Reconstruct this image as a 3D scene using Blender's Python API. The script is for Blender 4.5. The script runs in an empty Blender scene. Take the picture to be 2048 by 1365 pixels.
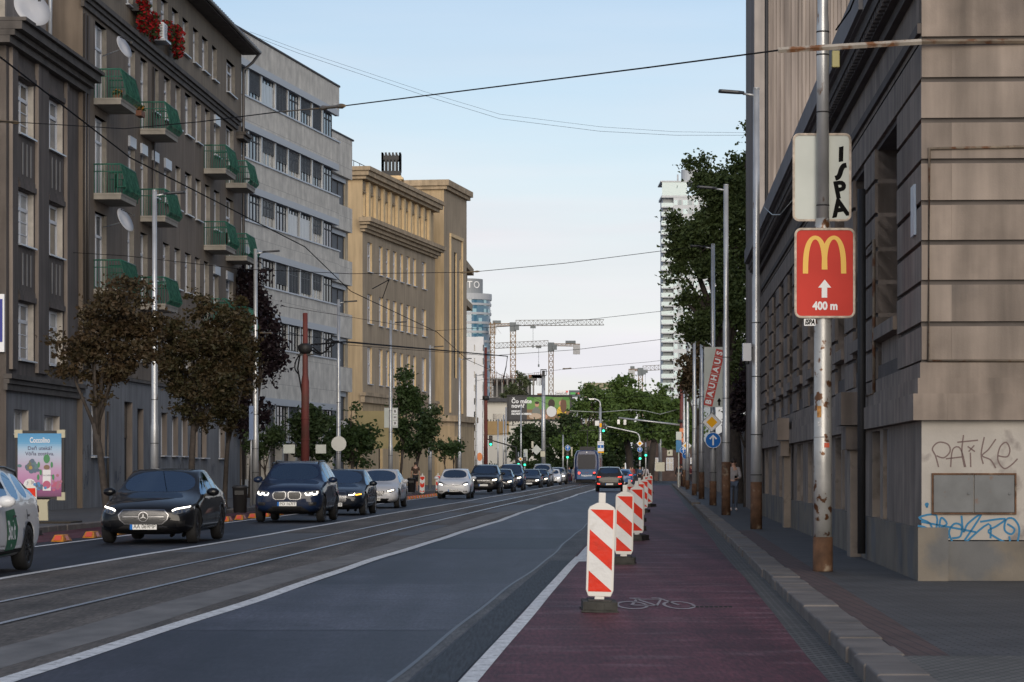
import bpy, bmesh, math, random
from mathutils import Vector, Matrix
from mathutils.bvhtree import BVHTree
R = math.radians
scn = bpy.context.scene
COL = scn.collection
# ------------------------------------------------------------------ camera, sky, sun, exposure
F, HC, CX, CY = 5500.0, 1.45, 1024.0, 939.0      # focal length in photo pixels, eye height, principal point
cam = bpy.data.objects.new('camera', bpy.data.cameras.new('camera')); COL.objects.link(cam)
cam.location = (0, 0, HC); cam.rotation_euler = (R(90), 0, 0)
cam.data.sensor_width = 36; cam.data.lens = F / 2048 * 36
cam.data.shift_y = (CY - 682.5) / 2048
cam.data.clip_start = 0.5; cam.data.clip_end = 6000
cam.data.dof.use_dof = True; cam.data.dof.focus_distance = 48; cam.data.dof.aperture_fstop = 16.0
scn.camera = cam
SUN_EL, SUN_AZ = 18.0, 188.0                     # degrees; the low evening sun behind the photographer
W = bpy.data.worlds.new('World'); scn.world = W; W.use_nodes = True
wn, wl = W.node_tree.nodes, W.node_tree.links
wn.clear()
sky = wn.new('ShaderNodeTexSky'); sky.sky_type = 'NISHITA'; sky.sun_disc = False
sky.sun_elevation = R(SUN_EL); sky.sun_rotation = R(SUN_AZ); sky.air_density = 1.0; sky.dust_density = .6; sky.ozone_density = 2.2
tc = wn.new('ShaderNodeTexCoord'); mp = wn.new('ShaderNodeMapping'); mp.inputs['Scale'].default_value = (4, 4, 38)
nz = wn.new('ShaderNodeTexNoise'); nz.inputs['Scale'].default_value = 1.4; nz.inputs['Detail'].default_value = 4; nz.inputs['Roughness'].default_value = .45
rp = wn.new('ShaderNodeValToRGB'); rp.color_ramp.elements[0].position = .40; rp.color_ramp.elements[1].position = .72
sep = wn.new('ShaderNodeSeparateXYZ'); ev = wn.new('ShaderNodeValToRGB')      # clouds sit low over the horizon
ev.color_ramp.elements[0].position = .0; ev.color_ramp.elements[0].color = (1, 1, 1, 1)
ev.color_ramp.elements[1].position = .20; ev.color_ramp.elements[1].color = (.12, .12, .12, 1)
e2 = ev.color_ramp.elements.new(.075); e2.color = (.95, .95, .95, 1); e3 = ev.color_ramp.elements.new(.12); e3.color = (.38, .38, .38, 1)
mu = wn.new('ShaderNodeMath'); mu.operation = 'MULTIPLY'
mx = wn.new('ShaderNodeMix'); mx.data_type = 'RGBA'
cl = wn.new('ShaderNodeMix'); cl.data_type = 'RGBA'     # cloud colour varies from grey to white
cl.inputs[6].default_value = (4.9, 5.2, 5.7, 1); cl.inputs[7].default_value = (7.5, 7.6, 7.8, 1)
nz2 = wn.new('ShaderNodeTexNoise'); nz2.inputs['Scale'].default_value = 1.1; nz2.inputs['Detail'].default_value = 5
wl.new(tc.outputs['Generated'], mp.inputs['Vector']); wl.new(mp.outputs[0], nz.inputs['Vector']); wl.new(mp.outputs[0], nz2.inputs['Vector'])
wl.new(nz.outputs['Fac'], rp.inputs[0]); wl.new(tc.outputs['Generated'], sep.inputs[0]); wl.new(sep.outputs['Z'], ev.inputs[0])
wl.new(ev.outputs[0], mu.inputs[0]); wl.new(rp.outputs[0], mu.inputs[1])
ad = wn.new('ShaderNodeMath'); ad.operation = 'MULTIPLY_ADD'; ad.inputs[1].default_value = .6; ad.use_clamp = True
mu2 = wn.new('ShaderNodeMath'); mu2.operation = 'MULTIPLY'; mu2.inputs[1].default_value = .80
wl.new(ev.outputs[0], mu2.inputs[0]); wl.new(mu.outputs[0], ad.inputs[0]); wl.new(mu2.outputs[0], ad.inputs[2])
wl.new(nz2.outputs['Fac'], cl.inputs[0])
wl.new(ad.outputs[0], mx.inputs[0]); wl.new(sky.outputs[0], mx.inputs[6]); wl.new(cl.outputs[2], mx.inputs[7])
bg = wn.new('ShaderNodeBackground'); bg.inputs['Strength'].default_value = 0.105
out = wn.new('ShaderNodeOutputWorld')
hs = wn.new('ShaderNodeMix'); hs.data_type = 'RGBA'; hs.blend_type = 'MULTIPLY'; hs.inputs[0].default_value = 1; hs.inputs[7].default_value = (1.03, .99, .995, 1)
wl.new(mx.outputs[2], hs.inputs[6]); wl.new(hs.outputs[2], bg.inputs['Color']); wl.new(bg.outputs[0], out.inputs['Surface'])
sl = bpy.data.lights.new('sun', 'SUN'); so = bpy.data.objects.new('sun', sl); COL.objects.link(so)
sl.energy = 2.1; sl.angle = R(45); sl.color = (1.0, .88, .72)
so.rotation_euler = (R(90 - SUN_EL), 0, R(SUN_AZ - 180))
scn.view_settings.view_transform = 'Standard'; scn.view_settings.look = 'None'
scn.view_settings.exposure = 0.28; scn.view_settings.gamma = 1.0

# ------------------------------------------------------------------ helpers
def P(x, y, Y):                                   # photo pixel at depth Y -> world point
    return Vector(((x - CX) * Y / F, Y, HC - (y - CY) * Y / F))
def S(Y): return F / Y
def RX(q, Y): return -6.75 + q + .0525 * (Y - 36)  # street frame: q metres right of the left tram line
DIRA = math.atan2(1, .0525)                        # street heading
def tag(o, label=None, cat=None, group=None, kind=None):
    if label: o['label'] = label
    if cat: o['category'] = cat
    if group: o['group'] = group
    if kind: o['kind'] = kind
    return o
def root(name, label, cat, loc=(0, 0, 0), rz=0, group=None):
    o = bpy.data.objects.new(name, None); COL.objects.link(o); o.empty_display_size = .2
    o.location = loc; o.rotation_euler = (0, 0, rz)
    return tag(o, label, cat, group)
def link(name, me, parent=None):
    o = bpy.data.objects.new(name, me); COL.objects.link(o)
    if parent: o.parent = parent
    return o
class MB:
    def __init__(s): s.v = []; s.f = []; s.m = []; s.s = []
    def add(s, vs, fs, mi=0, sm=False):
        b = len(s.v); s.v += [tuple(v) for v in vs]
        for f in fs: s.f.append([b + i for i in f]); s.m.append(mi); s.s.append(sm)
        return s
    def quad(s, a, b, c, d, mi=0): return s.add([a, b, c, d], [(0, 1, 2, 3)], mi)
    def box(s, x0, x1, y0, y1, z0, z1, mi=0, T=None):
        vs = [Vector((x, y, z)) for z in (z0, z1) for y in (y0, y1) for x in (x0, x1)]
        if T: vs = [T @ v for v in vs]
        return s.add(vs, [(0, 2, 3, 1), (4, 5, 7, 6), (0, 1, 5, 4), (2, 6, 7, 3), (0, 4, 6, 2), (1, 3, 7, 5)], mi)
    def prism(s, poly, h0, h1, mi=0, T=None, sm=False):     # poly in xy, extruded z
        n = len(poly)
        vs = [Vector((p[0], p[1], h)) for h in (h0, h1) for p in poly]
        if T: vs = [T @ v for v in vs]
        fs = [tuple(range(n - 1, -1, -1)), tuple(range(n, 2 * n))]
        s.add(vs, fs, mi, False)
        b = len(s.v) - 2 * n
        for i in range(n):
            j = (i + 1) % n; s.f.append([b + i, b + j, b + n + j, b + n + i]); s.m.append(mi); s.s.append(sm)
        return s
    def tube(s, pts, r, n=8, mi=0, sm=True, caps=True):
        pts = [Vector(p) for p in pts]; rs = r if isinstance(r, (list, tuple)) else [r] * len(pts)
        vs = []; up = None
        for i, p in enumerate(pts):
            t = (pts[min(i + 1, len(pts) - 1)] - pts[max(i - 1, 0)]).normalized()
            if up is None: up = Vector((0, 0, 1)) if abs(t.z) < .9 else Vector((1, 0, 0))
            a = t.cross(up).normalized(); b = a.cross(t).normalized(); up = b
            for k in range(n):
                an = 2 * math.pi * k / n
                vs.append(p + (a * math.cos(an) + b * math.sin(an)) * rs[i])
        fs = [(i * n + k, i * n + (k + 1) % n, (i + 1) * n + (k + 1) % n, (i + 1) * n + k) for i in range(len(pts) - 1) for k in range(n)]
        s.add(vs, fs, mi, sm)
        if caps:
            b = len(s.v) - len(vs)
            s.f.append([b + k for k in range(n - 1, -1, -1)]); s.m.append(mi); s.s.append(False)
            s.f.append([b + (len(pts) - 1) * n + k for k in range(n)]); s.m.append(mi); s.s.append(False)
        return s
    def lathe(s, prof, n=16, mi=0, T=None, sm=True):        # prof [(r,z)]
        vs = [Vector((r * math.cos(2 * math.pi * k / n), r * math.sin(2 * math.pi * k / n), z)) for r, z in prof for k in range(n)]
        if T: vs = [T @ v for v in vs]
        fs = [(i * n + k, i * n + (k + 1) % n, (i + 1) * n + (k + 1) % n, (i + 1) * n + k) for i in range(len(prof) - 1) for k in range(n)]
        return s.add(vs, fs, mi, sm)
    def ell(s, c, rad, n=10, mi=0, T=None):
        c = Vector(c); vs = []; m = n // 2 + 1
        for i in range(m):
            th = math.pi * i / (m - 1)
            for k in range(n):
                ph = 2 * math.pi * k / n
                v = c + Vector((rad[0] * math.sin(th) * math.cos(ph), rad[1] * math.sin(th) * math.sin(ph), rad[2] * math.cos(th)))
                vs.append(T @ v if T else v)
        fs = [(i * n + k, (i + 1) * n + k, (i + 1) * n + (k + 1) % n, i * n + (k + 1) % n) for i in range(m - 1) for k in range(n)]
        return s.add(vs, fs, mi, True)
    def mesh(s, name, mats):
        me = bpy.data.meshes.new(name); me.from_pydata(s.v, [], s.f)
        for m in (mats if isinstance(mats, (list, tuple)) else [mats]): me.materials.append(m)
        me.polygons.foreach_set('material_index', s.m); me.polygons.foreach_set('use_smooth', s.s)
        me.update(); return me
    def build(s, name, mats, parent=None, bevel=0, loc=None):
        o = link(name, s.mesh(name, mats), parent)
        if loc is not None: o.location = loc
        if bevel:
            b = o.modifiers.new('bevel', 'BEVEL'); b.width = bevel; b.segments = 2; b.limit_method = 'ANGLE'; b.angle_limit = R(40)
        return o
def pieces(mb, name, mats, parent):                           # each connected piece of mb becomes a part of its own
    p = list(range(len(mb.v)))
    def fd(a):
        while p[a] != a: p[a] = p[p[a]]; a = p[a]
        return a
    for f in mb.f:
        for k in f[1:]: p[fd(k)] = fd(f[0])
    gr = {}
    for i, f in enumerate(mb.f): gr.setdefault(fd(f[0]), []).append(i)
    for ids in gr.values():
        used = sorted({k for i in ids for k in mb.f[i]}); ix = {k: j for j, k in enumerate(used)}; g = MB()
        g.v = [mb.v[k] for k in used]; g.f = [[ix[k] for k in mb.f[i]] for i in ids]; g.m = [mb.m[i] for i in ids]; g.s = [mb.s[i] for i in ids]; g.build(name, mats, parent)
def one(name, mats, label, cat, mb, group=None, bevel=0, loc=None):
    return tag(mb.build(name, mats, None, bevel, loc), label, cat, group)

def text_geo(txt, size=1, bold=0, shear=0, align='CENTER', space=1.0, res=3):
    cu = bpy.data.curves.new('t', 'FONT'); cu.body = txt; cu.size = size; cu.shear = shear; cu.offset = bold
    cu.align_x = align; cu.align_y = 'CENTER'; cu.space_character = space; cu.resolution_u = res
    ob = bpy.data.objects.new('t', cu); COL.objects.link(ob)
    dg = bpy.context.evaluated_depsgraph_get(); me = bpy.data.meshes.new_from_object(ob.evaluated_get(dg))
    vs = [v.co.copy() for v in me.vertices]; fs = [tuple(p.vertices) for p in me.polygons]
    bpy.data.objects.remove(ob); bpy.data.curves.remove(cu); bpy.data.meshes.remove(me)
    return vs, fs
def put_text(mb, txt, size, T, mi=0, fit=None, **kw):       # T maps (x,y,0) to place
    vs, fs = text_geo(txt, size, **kw)
    if fit and vs:
        w = max(v.x for v in vs) - min(v.x for v in vs); k = fit / w
        for v in vs: v.x *= k
    mb.add([T @ v for v in vs], fs, mi)
def frame_xz(o, ux, uz=Vector((0, 0, 1))):                  # plane through o: local x->ux, local y->uz, z-> outward
    ux = Vector(ux).normalized(); uz = Vector(uz).normalized(); n = ux.cross(uz)
    return Matrix(((ux.x, uz.x, n.x, o[0]), (ux.y, uz.y, n.y, o[1]), (ux.z, uz.z, n.z, o[2]), (0, 0, 0, 1)))
def rrect(w, h, r, n=4):
    pts = []
    for cx, cy, a in ((w / 2 - r, h / 2 - r, 0), (-w / 2 + r, h / 2 - r, 90), (-w / 2 + r, -h / 2 + r, 180), (w / 2 - r, -h / 2 + r, 270)):
        for k in range(n + 1):
            t = R(a + 90 * k / n); pts.append((cx + r * math.cos(t), cy + r * math.sin(t)))
    return pts
def ribbon(mb, pts, w, T, mi=0, closed=False, z=0):          # flat stroke in a plane
    pts = [Vector((p[0], p[1])) for p in pts]; n = len(pts); vs = []
    for i, p in enumerate(pts):
        a = pts[(i - 1) % n] if closed else pts[max(i - 1, 0)]; b = pts[(i + 1) % n] if closed else pts[min(i + 1, n - 1)]
        t = (b - a).normalized() if (b - a).length > 1e-9 else Vector((1, 0)); nn = Vector((-t.y, t.x)) * w / 2
        vs += [T @ Vector((*(p + nn), z)), T @ Vector((*(p - nn), z))]
    fs = [(2 * i, 2 * i + 1, 2 * i + 3, 2 * i + 2) for i in range(n - 1)]
    if closed: fs.append((2 * n - 2, 2 * n - 1, 1, 0))
    mb.add(vs, fs, mi)
def arc(cx, cy, rx, ry, a0, a1, n=10):
    return [(cx + rx * math.cos(R(a0 + (a1 - a0) * i / n)), cy + ry * math.sin(R(a0 + (a1 - a0) * i / n))) for i in range(n + 1)]
def smoothpts(pts, k=4):                                     # Catmull-Rom
    out = []; n = len(pts)
    for i in range(n - 1):
        p0, p1, p2, p3 = [Vector(pts[j]) for j in (max(i - 1, 0), i, i + 1, min(i + 2, n - 1))]
        for t in range(k):
            u = t / k
            out.append(.5 * ((2 * p1) + (p2 - p0) * u + (2 * p0 - 5 * p1 + 4 * p2 - p3) * u * u + (3 * p1 - p0 - 3 * p2 + p3) * u ** 3))
    out.append(Vector(pts[-1])); return out

# ------------------------------------------------------------------ materials
def mat(name, col, rough=.6, metal=0, var=.12, vs=2.0, bump=0, grain=0, tracks=0, bs=60, streak=0, spec=.5, col2=None, c2=(.55, .68, 3.0), coat=0, emit=0, stretch=None, bdist=.01):
    m = bpy.data.materials.new(name); m.use_nodes = True
    nt = m.node_tree; n, l = nt.nodes, nt.links; b = n['Principled BSDF']
    b.inputs['Roughness'].default_value = rough; b.inputs['Metallic'].default_value = metal
    b.inputs['Specular IOR Level'].default_value = spec; b.inputs['Coat Weight'].default_value = coat; b.inputs['Coat Roughness'].default_value = .03
    b.inputs['Base Color'].default_value = (*col, 1)
    if emit: b.inputs['Emission Color'].default_value = (*col, 1); b.inputs['Emission Strength'].default_value = emit
    if not (var or bump or streak or col2): return m
    t = n.new('ShaderNodeTexCoord'); src = t.outputs['Object']
    if stretch:
        q = n.new('ShaderNodeMapping'); q.inputs['Scale'].default_value = stretch; l.new(src, q.inputs[0]); src2 = q.outputs[0]
    else: src2 = src
    cur = None
    def noise(scale, det, s): 
        k = n.new('ShaderNodeTexNoise'); k.inputs['Scale'].default_value = scale; k.inputs['Detail'].default_value = det; l.new(s, k.inputs['Vector']); return k.outputs['Fac']
    rgb = n.new('ShaderNodeRGB'); rgb.outputs[0].default_value = (*col, 1); cur = rgb.outputs[0]
    if col2:
        f = noise(c2[2], 7, src2); rr = n.new('ShaderNodeMapRange'); rr.inputs[1].default_value = c2[0]; rr.inputs[2].default_value = c2[1]; l.new(f, rr.inputs[0])
        k = n.new('ShaderNodeMix'); k.data_type = 'RGBA'; k.inputs[7].default_value = (*col2, 1); l.new(rr.outputs[0], k.inputs[0]); l.new(cur, k.inputs[6]); cur = k.outputs[2]
    def mul(fac, amt):
        nonlocal cur
        rr = n.new('ShaderNodeMapRange'); rr.inputs[1].default_value = .3; rr.inputs[2].default_value = .7; rr.inputs[3].default_value = 1 - amt; rr.inputs[4].default_value = 1 + amt; l.new(fac, rr.inputs[0])
        k = n.new('ShaderNodeMix'); k.data_type = 'RGBA'; k.blend_type = 'MULTIPLY'; k.inputs[0].default_value = 1; l.new(cur, k.inputs[6]); l.new(rr.outputs[0], k.inputs[7]); cur = k.outputs[2]
    if var: mul(noise(vs, 8, src2), var)
    if tracks:
        q = n.new('ShaderNodeMapping'); q.inputs['Rotation'].default_value = (0, 0, .0525); q.inputs['Scale'].default_value = (2.3, .045, 1); l.new(src, q.inputs[0]); mul(noise(1.0, 6, q.outputs[0]), tracks)
        q = n.new('ShaderNodeMapping'); q.inputs['Scale'].default_value = (.35, .5, 1); l.new(src, q.inputs[0]); mul(noise(1.0, 9, q.outputs[0]), tracks * .7)
    if grain:
        q = n.new('ShaderNodeMapping'); q.inputs['Scale'].default_value = (34, 3.2, 1); l.new(src, q.inputs[0]); mul(noise(1.0, 3, q.outputs[0]), grain)
    if streak:
        q = n.new('ShaderNodeMapping'); q.inputs['Scale'].default_value = (2.2, 2.2, .18); l.new(src, q.inputs[0]); mul(noise(1.6, 6, q.outputs[0]), streak)
    l.new(cur, b.inputs['Base Color'])
    if bump:
        k = n.new('ShaderNodeBump'); k.inputs['Strength'].default_value = bump; k.inputs['Distance'].default_value = bdist; l.new(noise(bs, 6, src2), k.inputs['Height']); l.new(k.outputs[0], b.inputs['Normal'])
    return m
def brickmat(name, c1, c2, mort, scale, bw=.5, rh=.25, msize=.02, rough=.8, rotz=0, bump=.3, off=.5, var=.15):
    m = bpy.data.materials.new(name); m.use_nodes = True; n, l = m.node_tree.nodes, m.node_tree.links; b = n['Principled BSDF']; b.inputs['Roughness'].default_value = rough
    t = n.new('ShaderNodeTexCoord'); q = n.new('ShaderNodeMapping'); q.inputs['Scale'].default_value = (scale, scale, scale); q.inputs['Rotation'].default_value = (0, 0, rotz) if not isinstance(rotz, tuple) else rotz
    k = n.new('ShaderNodeTexBrick'); k.inputs['Color1'].default_value = (*c1, 1); k.inputs['Color2'].default_value = (*c2, 1); k.inputs['Mortar'].default_value = (*mort, 1)
    k.inputs['Scale'].default_value = 1; k.inputs['Brick Width'].default_value = bw; k.inputs['Row Height'].default_value = rh; k.inputs['Mortar Size'].default_value = msize; k.offset = off
    l.new(t.outputs['Object'], q.inputs[0]); l.new(q.outputs[0], k.inputs[0])
    nz = n.new('ShaderNodeTexNoise'); nz.inputs['Scale'].default_value = 1.3; nz.inputs['Detail'].default_value = 8; l.new(t.outputs['Object'], nz.inputs[0])
    rr = n.new('ShaderNodeMapRange'); rr.inputs[1].default_value = .3; rr.inputs[2].default_value = .7; rr.inputs[3].default_value = 1 - var * 1.6; rr.inputs[4].default_value = 1 + var * 1.6; l.new(nz.outputs[0], rr.inputs[0])
    x = n.new('ShaderNodeMix'); x.data_type = 'RGBA'; x.blend_type = 'MULTIPLY'; x.inputs[0].default_value = 1; l.new(k.outputs[0], x.inputs[6]); l.new(rr.outputs[0], x.inputs[7]); l.new(x.outputs[2], b.inputs['Base Color'])
    bp = n.new('ShaderNodeBump'); bp.inputs['Strength'].default_value = bump; bp.inputs['Distance'].default_value = .01; bp.invert = True; l.new(k.outputs['Fac'], bp.inputs['Height']); l.new(bp.outputs[0], b.inputs['Normal'])
    return m
def leafmat(name, cols, scale=1.2):
    m = bpy.data.materials.new(name); m.use_nodes = True; n, l = m.node_tree.nodes, m.node_tree.links; b = n['Principled BSDF']; b.inputs['Roughness'].default_value = .55; b.inputs['Specular IOR Level'].default_value = .3
    t = n.new('ShaderNodeTexCoord'); nz = n.new('ShaderNodeTexNoise'); nz.inputs['Scale'].default_value = scale; nz.inputs['Detail'].default_value = 9; nz.inputs['Roughness'].default_value = .75
    r = n.new('ShaderNodeValToRGB'); e = r.color_ramp.elements
    e[0].position = .32; e[0].color = (*cols[0], 1); e[1].position = .70; e[1].color = (*cols[-1], 1)
    for i, c in enumerate(cols[1:-1]): k = e.new(.32 + .38 * (i + 1) / (len(cols) - 1)); k.color = (*c, 1)
    l.new(t.outputs['Object'], nz.inputs[0]); l.new(nz.outputs[0], r.inputs[0]); l.new(r.outputs[0], b.inputs['Base Color'])
    tr = n.new('ShaderNodeBsdfTranslucent'); l.new(r.outputs[0], tr.inputs[0]); mx = n.new('ShaderNodeMixShader'); mx.inputs[0].default_value = .3
    l.new(b.outputs[0], mx.inputs[1]); l.new(tr.outputs[0], mx.inputs[2]); l.new(mx.outputs[0], n['Material Output'].inputs[0])
    return m
def glassmat(name, tint, rough=.02):                           # see-through tinted glass with a sheen
    m = bpy.data.materials.new(name); m.use_nodes = True; n, l = m.node_tree.nodes, m.node_tree.links; n.remove(n['Principled BSDF'])
    tr = n.new('ShaderNodeBsdfTransparent'); tr.inputs[0].default_value = (*tint, 1); gl = n.new('ShaderNodeBsdfGlossy'); gl.inputs['Roughness'].default_value = rough; gl.inputs[0].default_value = (.62, .8, 1, 1)
    fr = n.new('ShaderNodeFresnel'); fr.inputs[0].default_value = 2.8; mx = n.new('ShaderNodeMixShader'); l.new(fr.outputs[0], mx.inputs[0]); l.new(tr.outputs[0], mx.inputs[1]); l.new(gl.outputs[0], mx.inputs[2]); l.new(mx.outputs[0], n['Material Output'].inputs[0])
    return m
def plain(name, col, rough=.6, metal=0, **k): return mat(name, col, rough, metal, var=0, **k)
def netmat(name, c, fac):
    m = plain(name, c, .9, spec=.1); n, l = m.node_tree.nodes, m.node_tree.links; tr = n.new('ShaderNodeBsdfTransparent'); mx = n.new('ShaderNodeMixShader'); mx.inputs[0].default_value = fac
    t = n.new('ShaderNodeTexCoord'); w = n.new('ShaderNodeTexNoise'); w.inputs['Scale'].default_value = 5; w.inputs['Detail'].default_value = 4; r = n.new('ShaderNodeMapRange'); r.inputs[1].default_value = .35; r.inputs[2].default_value = .65; r.inputs[3].default_value = fac - .25; r.inputs[4].default_value = min(1, fac + .25)
    l.new(t.outputs['Object'], w.inputs[0]); l.new(w.outputs[0], r.inputs[0]); l.new(r.outputs[0], mx.inputs[0]); l.new(tr.outputs[0], mx.inputs[1]); l.new(n['Principled BSDF'].outputs[0], mx.inputs[2]); l.new(mx.outputs[0], n['Material Output'].inputs[0]); return m
m_dark = plain('black_plastic', (.012, .012, .013), .6)
m_iron = mat('dark_iron', (.03, .03, .032), .6, .3)
m_steel = mat('galvanised_steel', (.46, .47, .48), .36, .55, var=.25, vs=2.5, stretch=(1, 1, .5), col2=(.16, .085, .04), c2=(.66, .72, 5))
m_steelrust = mat('galvanised_steel_rusted', (.42, .42, .41), .42, .5, var=.25, vs=3, col2=(.13, .06, .028), c2=(.57, .62, 7), bump=.2)
m_rust = mat('rust', (.10, .05, .026), .85, .1, var=.45, vs=6, bump=.4, col2=(.22, .17, .12), c2=(.58, .66, 4))
m_white = plain('white_paint', (.72, .73, .74), .45)
m_signback = mat('sign_back_grey', (.40, .43, .41), .5, .2, var=.08)
m_blue = plain('sign_blue', (.01, .13, .45), .5, spec=.15)
m_yel = plain('sign_yellow', (.85, .42, .01), .5, spec=.15)
m_red = plain('sign_red', (.62, .035, .025), .3)
m_black = plain('black_lettering', (.008, .008, .008), .9, spec=.08)
m_glass = plain('window_glass', (.018, .024, .032), .04, spec=.8)
m_glassb = plain('window_glass_sky', (.05, .09, .14), .05, spec=1.0)  # sky reflection put into the blue base colour
m_curtain = mat('window_curtain', (.30, .32, .34), .25, var=.3, vs=3, stretch=(6, 6, .3), spec=.6)
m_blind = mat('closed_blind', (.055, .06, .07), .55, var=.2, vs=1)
m_frame = plain('window_frame_white', (.55, .57, .62), .45)
m_wire = plain('wire_black', (.012, .012, .014), .9, spec=.1)
m_bark = mat('bark', (.045, .036, .03), .9, var=.35, vs=8, bump=.6, bs=25)
m_green_lit = plain('signal_green_lit', (.02, .85, .42), .3, emit=2.2)
m_off = plain('signal_lens_off', (.03, .02, .02), .3)
# ------------------------------------------------------------------ ground, road, markings
m_ground = mat('ground_soil', (.07, .068, .06), .95, var=.2, vs=.05)
m_asph = mat('asphalt_left_lane', (.021, .024, .032), .55, spec=.16, grain=.38, tracks=.34, streak=.18, var=.16, vs=.9, bump=.25, bs=140, stretch=(1, .35, 1))
m_asphr = mat('asphalt_right_lane', (.0215, .0205, .0295), .5, spec=.16, grain=.38, tracks=.34, var=.30, vs=.5, bump=.25, bs=150, streak=.2, col2=(.031, .031, .043), c2=(.46, .62, .9), stretch=(1.6, .22, 1))
m_tram = mat('asphalt_tram_bed', (.098, .087, .077), .7, spec=.16, grain=.38, tracks=.34, streak=.16, var=.16, vs=1.2, bump=.3, bs=120, stretch=(1, .25, 1))
m_patch = mat('asphalt_patch_light', (.135, .13, .125), .75, var=.3, vs=3, bump=.3, bs=90, stretch=(1, .3, 1))
m_bike = mat('red_bike_lane', (.082, .024, .032), .6, spec=.16, grain=.38, tracks=.34, streak=.16, var=.22, vs=.55, bump=.25, bs=150, col2=(.125, .068, .078), c2=(.52, .72, 1.1), stretch=(.8, 1.4, 1))
m_line = mat('road_paint_white', (.60, .61, .62), .6, grain=.1, var=.18, vs=5, col2=(.22, .22, .22), c2=(.58, .66, 9))
m_lineold = mat('road_paint_worn', (.26, .22, .225), .6, var=.3, vs=9)
m_seal = mat('bitumen_seal', (.055, .060, .072), .45, var=.25, vs=2)
m_groove = mat('milled_asphalt', (.020, .023, .028), .6, spec=.2, var=.95, vs=3.0, stretch=(14, .55, 1), bump=.5, bs=8)
m_rail = plain('rail_steel', (.75, .77, .80), .3, 1)
m_gap = plain('rail_groove', (.008, .008, .008), .8)
m_pave = brickmat('paving_blocks', (.052, .054, .058), (.064, .064, .067), (.022, .022, .022), 1, .2, .1, .010, .75, 0, .5)
m_pavered = brickmat('paving_blocks_red', (.068, .038, .035), (.078, .045, .04), (.03, .02, .02), 1, .2, .1, .008, .8, R(90))
m_cob = brickmat('cobbles_light', (.13, .125, .115), (.10, .097, .09), (.06, .06, .055), 1, .1, .1, .018, .8)
m_pavel = mat('asphalt_pavement', (.078, .078, .082), .8, var=.2, vs=.8, bump=.2, bs=100)
m_kerb = mat('granite_kerb', (.128, .113, .102), .75, var=.3, vs=2.0, bump=.4, bs=60)
m_gut = brickmat('gutter_setts', (.10, .098, .095), (.075, .075, .075), (.03, .03, .03), 1, .12, .12, .02, .8, R(3))
def strip(mb, q0, q1, z, Y0, Y1, step=3.0, wob=0, seed=0, mi=0, dash=None):
    n = max(1, int((Y1 - Y0) / step)); rows = []
    rnd = random.Random(seed); ph = [rnd.uniform(0, 6) for _ in range(4)]
    for i in range(n + 1):
        Y = Y0 + (Y1 - Y0) * i / n
        w = wob * (math.sin(Y / 9.0 + ph[0]) + .6 * math.sin(Y / 3.7 + ph[1]) + .3 * math.sin(Y / 1.5 + ph[2]))
        rows += [(RX(q0 + w, Y), Y, z), (RX(q1 + w, Y), Y, z)]
    mb.add(rows, [(2 * i, 2 * i + 1, 2 * i + 3, 2 * i + 2) for i in range(n)], mi)
def struct(name, mb, m): return tag(mb.build(name, m), kind='structure')
g = MB(); g.quad((-2500, -60, -.03), (2500, -60, -.03), (2500, 4500, -.03), (-2500, 4500, -.03)); struct('ground', g, m_ground)
g = MB(); strip(g, -5.36, 10.06, 0, -6, 330); g.quad((-60, 252, -.006), (90, 252, -.006), (90, 345, -.006), (-60, 345, -.006)); struct('road', g, m_asph)
g = MB(); strip(g, .06, 4.1, .004, -6, 330); struct('tram_bed', g, m_tram)
g = MB(); strip(g, 4.28, 7.28, .004, -6, 300); struct('right_lane_asphalt', g, m_asphr)
g = MB(); strip(g, 7.29, 9.82, .004, -6, 250); strip(g, -5.3, -3.55, .004, 20, 200); struct('red_bike_lane', g, m_bike)
g = MB(); strip(g, 9.80, 10.08, .006, -6, 260, wob=.02); struct('gutter', g, m_gut)
g = MB(); strip(g, -.07, .07, .008, 14, 250, .8, .035, 1); strip(g, 4.08, 4.26, .008, 10, 260, .6, .04, 2); strip(g, -3.02, -2.88, .008, 30, 190, 1, .02, 3)
strip(g, 7.30, 7.43, .008, 8, 45.5, .7, .008, 4); strip(g, 7.34, 7.62, .0085, 43, 53, 1, .01); strip(g, 7.28, 7.42, .008, 56, 230, 2, .02, 5)
struct('white_road_line', g, m_line)
g = MB(); strip(g, 3.35, 3.95, .006, 15, 95, .7, .06, 7); struct('worn_asphalt_seam', g, m_patch)
g = MB(); strip(g, 6.96, 7.28, .007, 8, 43.5, 1, .004, 8); struct('milled_strip', g, m_groove)
m_oldstrip = mat('asphalt_old_strip', (.082, .083, .085), .62, spec=.16, grain=.38, tracks=.34, var=.25, vs=1.4, bump=.3, bs=90, stretch=(1, .4, 1))
g = MB(); strip(g, 6.84, 6.955, .006, 8, 43.5, .8, .012, 12); strip(g, 6.84, 7.28, .006, 43.55, 120, .8, .01, 12); struct('old_asphalt_strip', g, m_oldstrip)
g = MB(); strip(g, 6.82, 6.855, .0085, 8, 95, .35, .035, 9); struct('bitumen_seam', g, m_seal)
g = MB()
for q in (1.5, 2.5): strip(g, q - .035, q + .035, .011, -4, 300, 2, 0)
struct('tram_rail', g, m_rail)
g = MB()
for q in (1.5, 2.5): strip(g, q + .037, q + .062, .009, -4, 300, 2); strip(g, q - .055, q - .037, .007, -4, 300, 2)
struct('rail_groove', g, m_gap)
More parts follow.
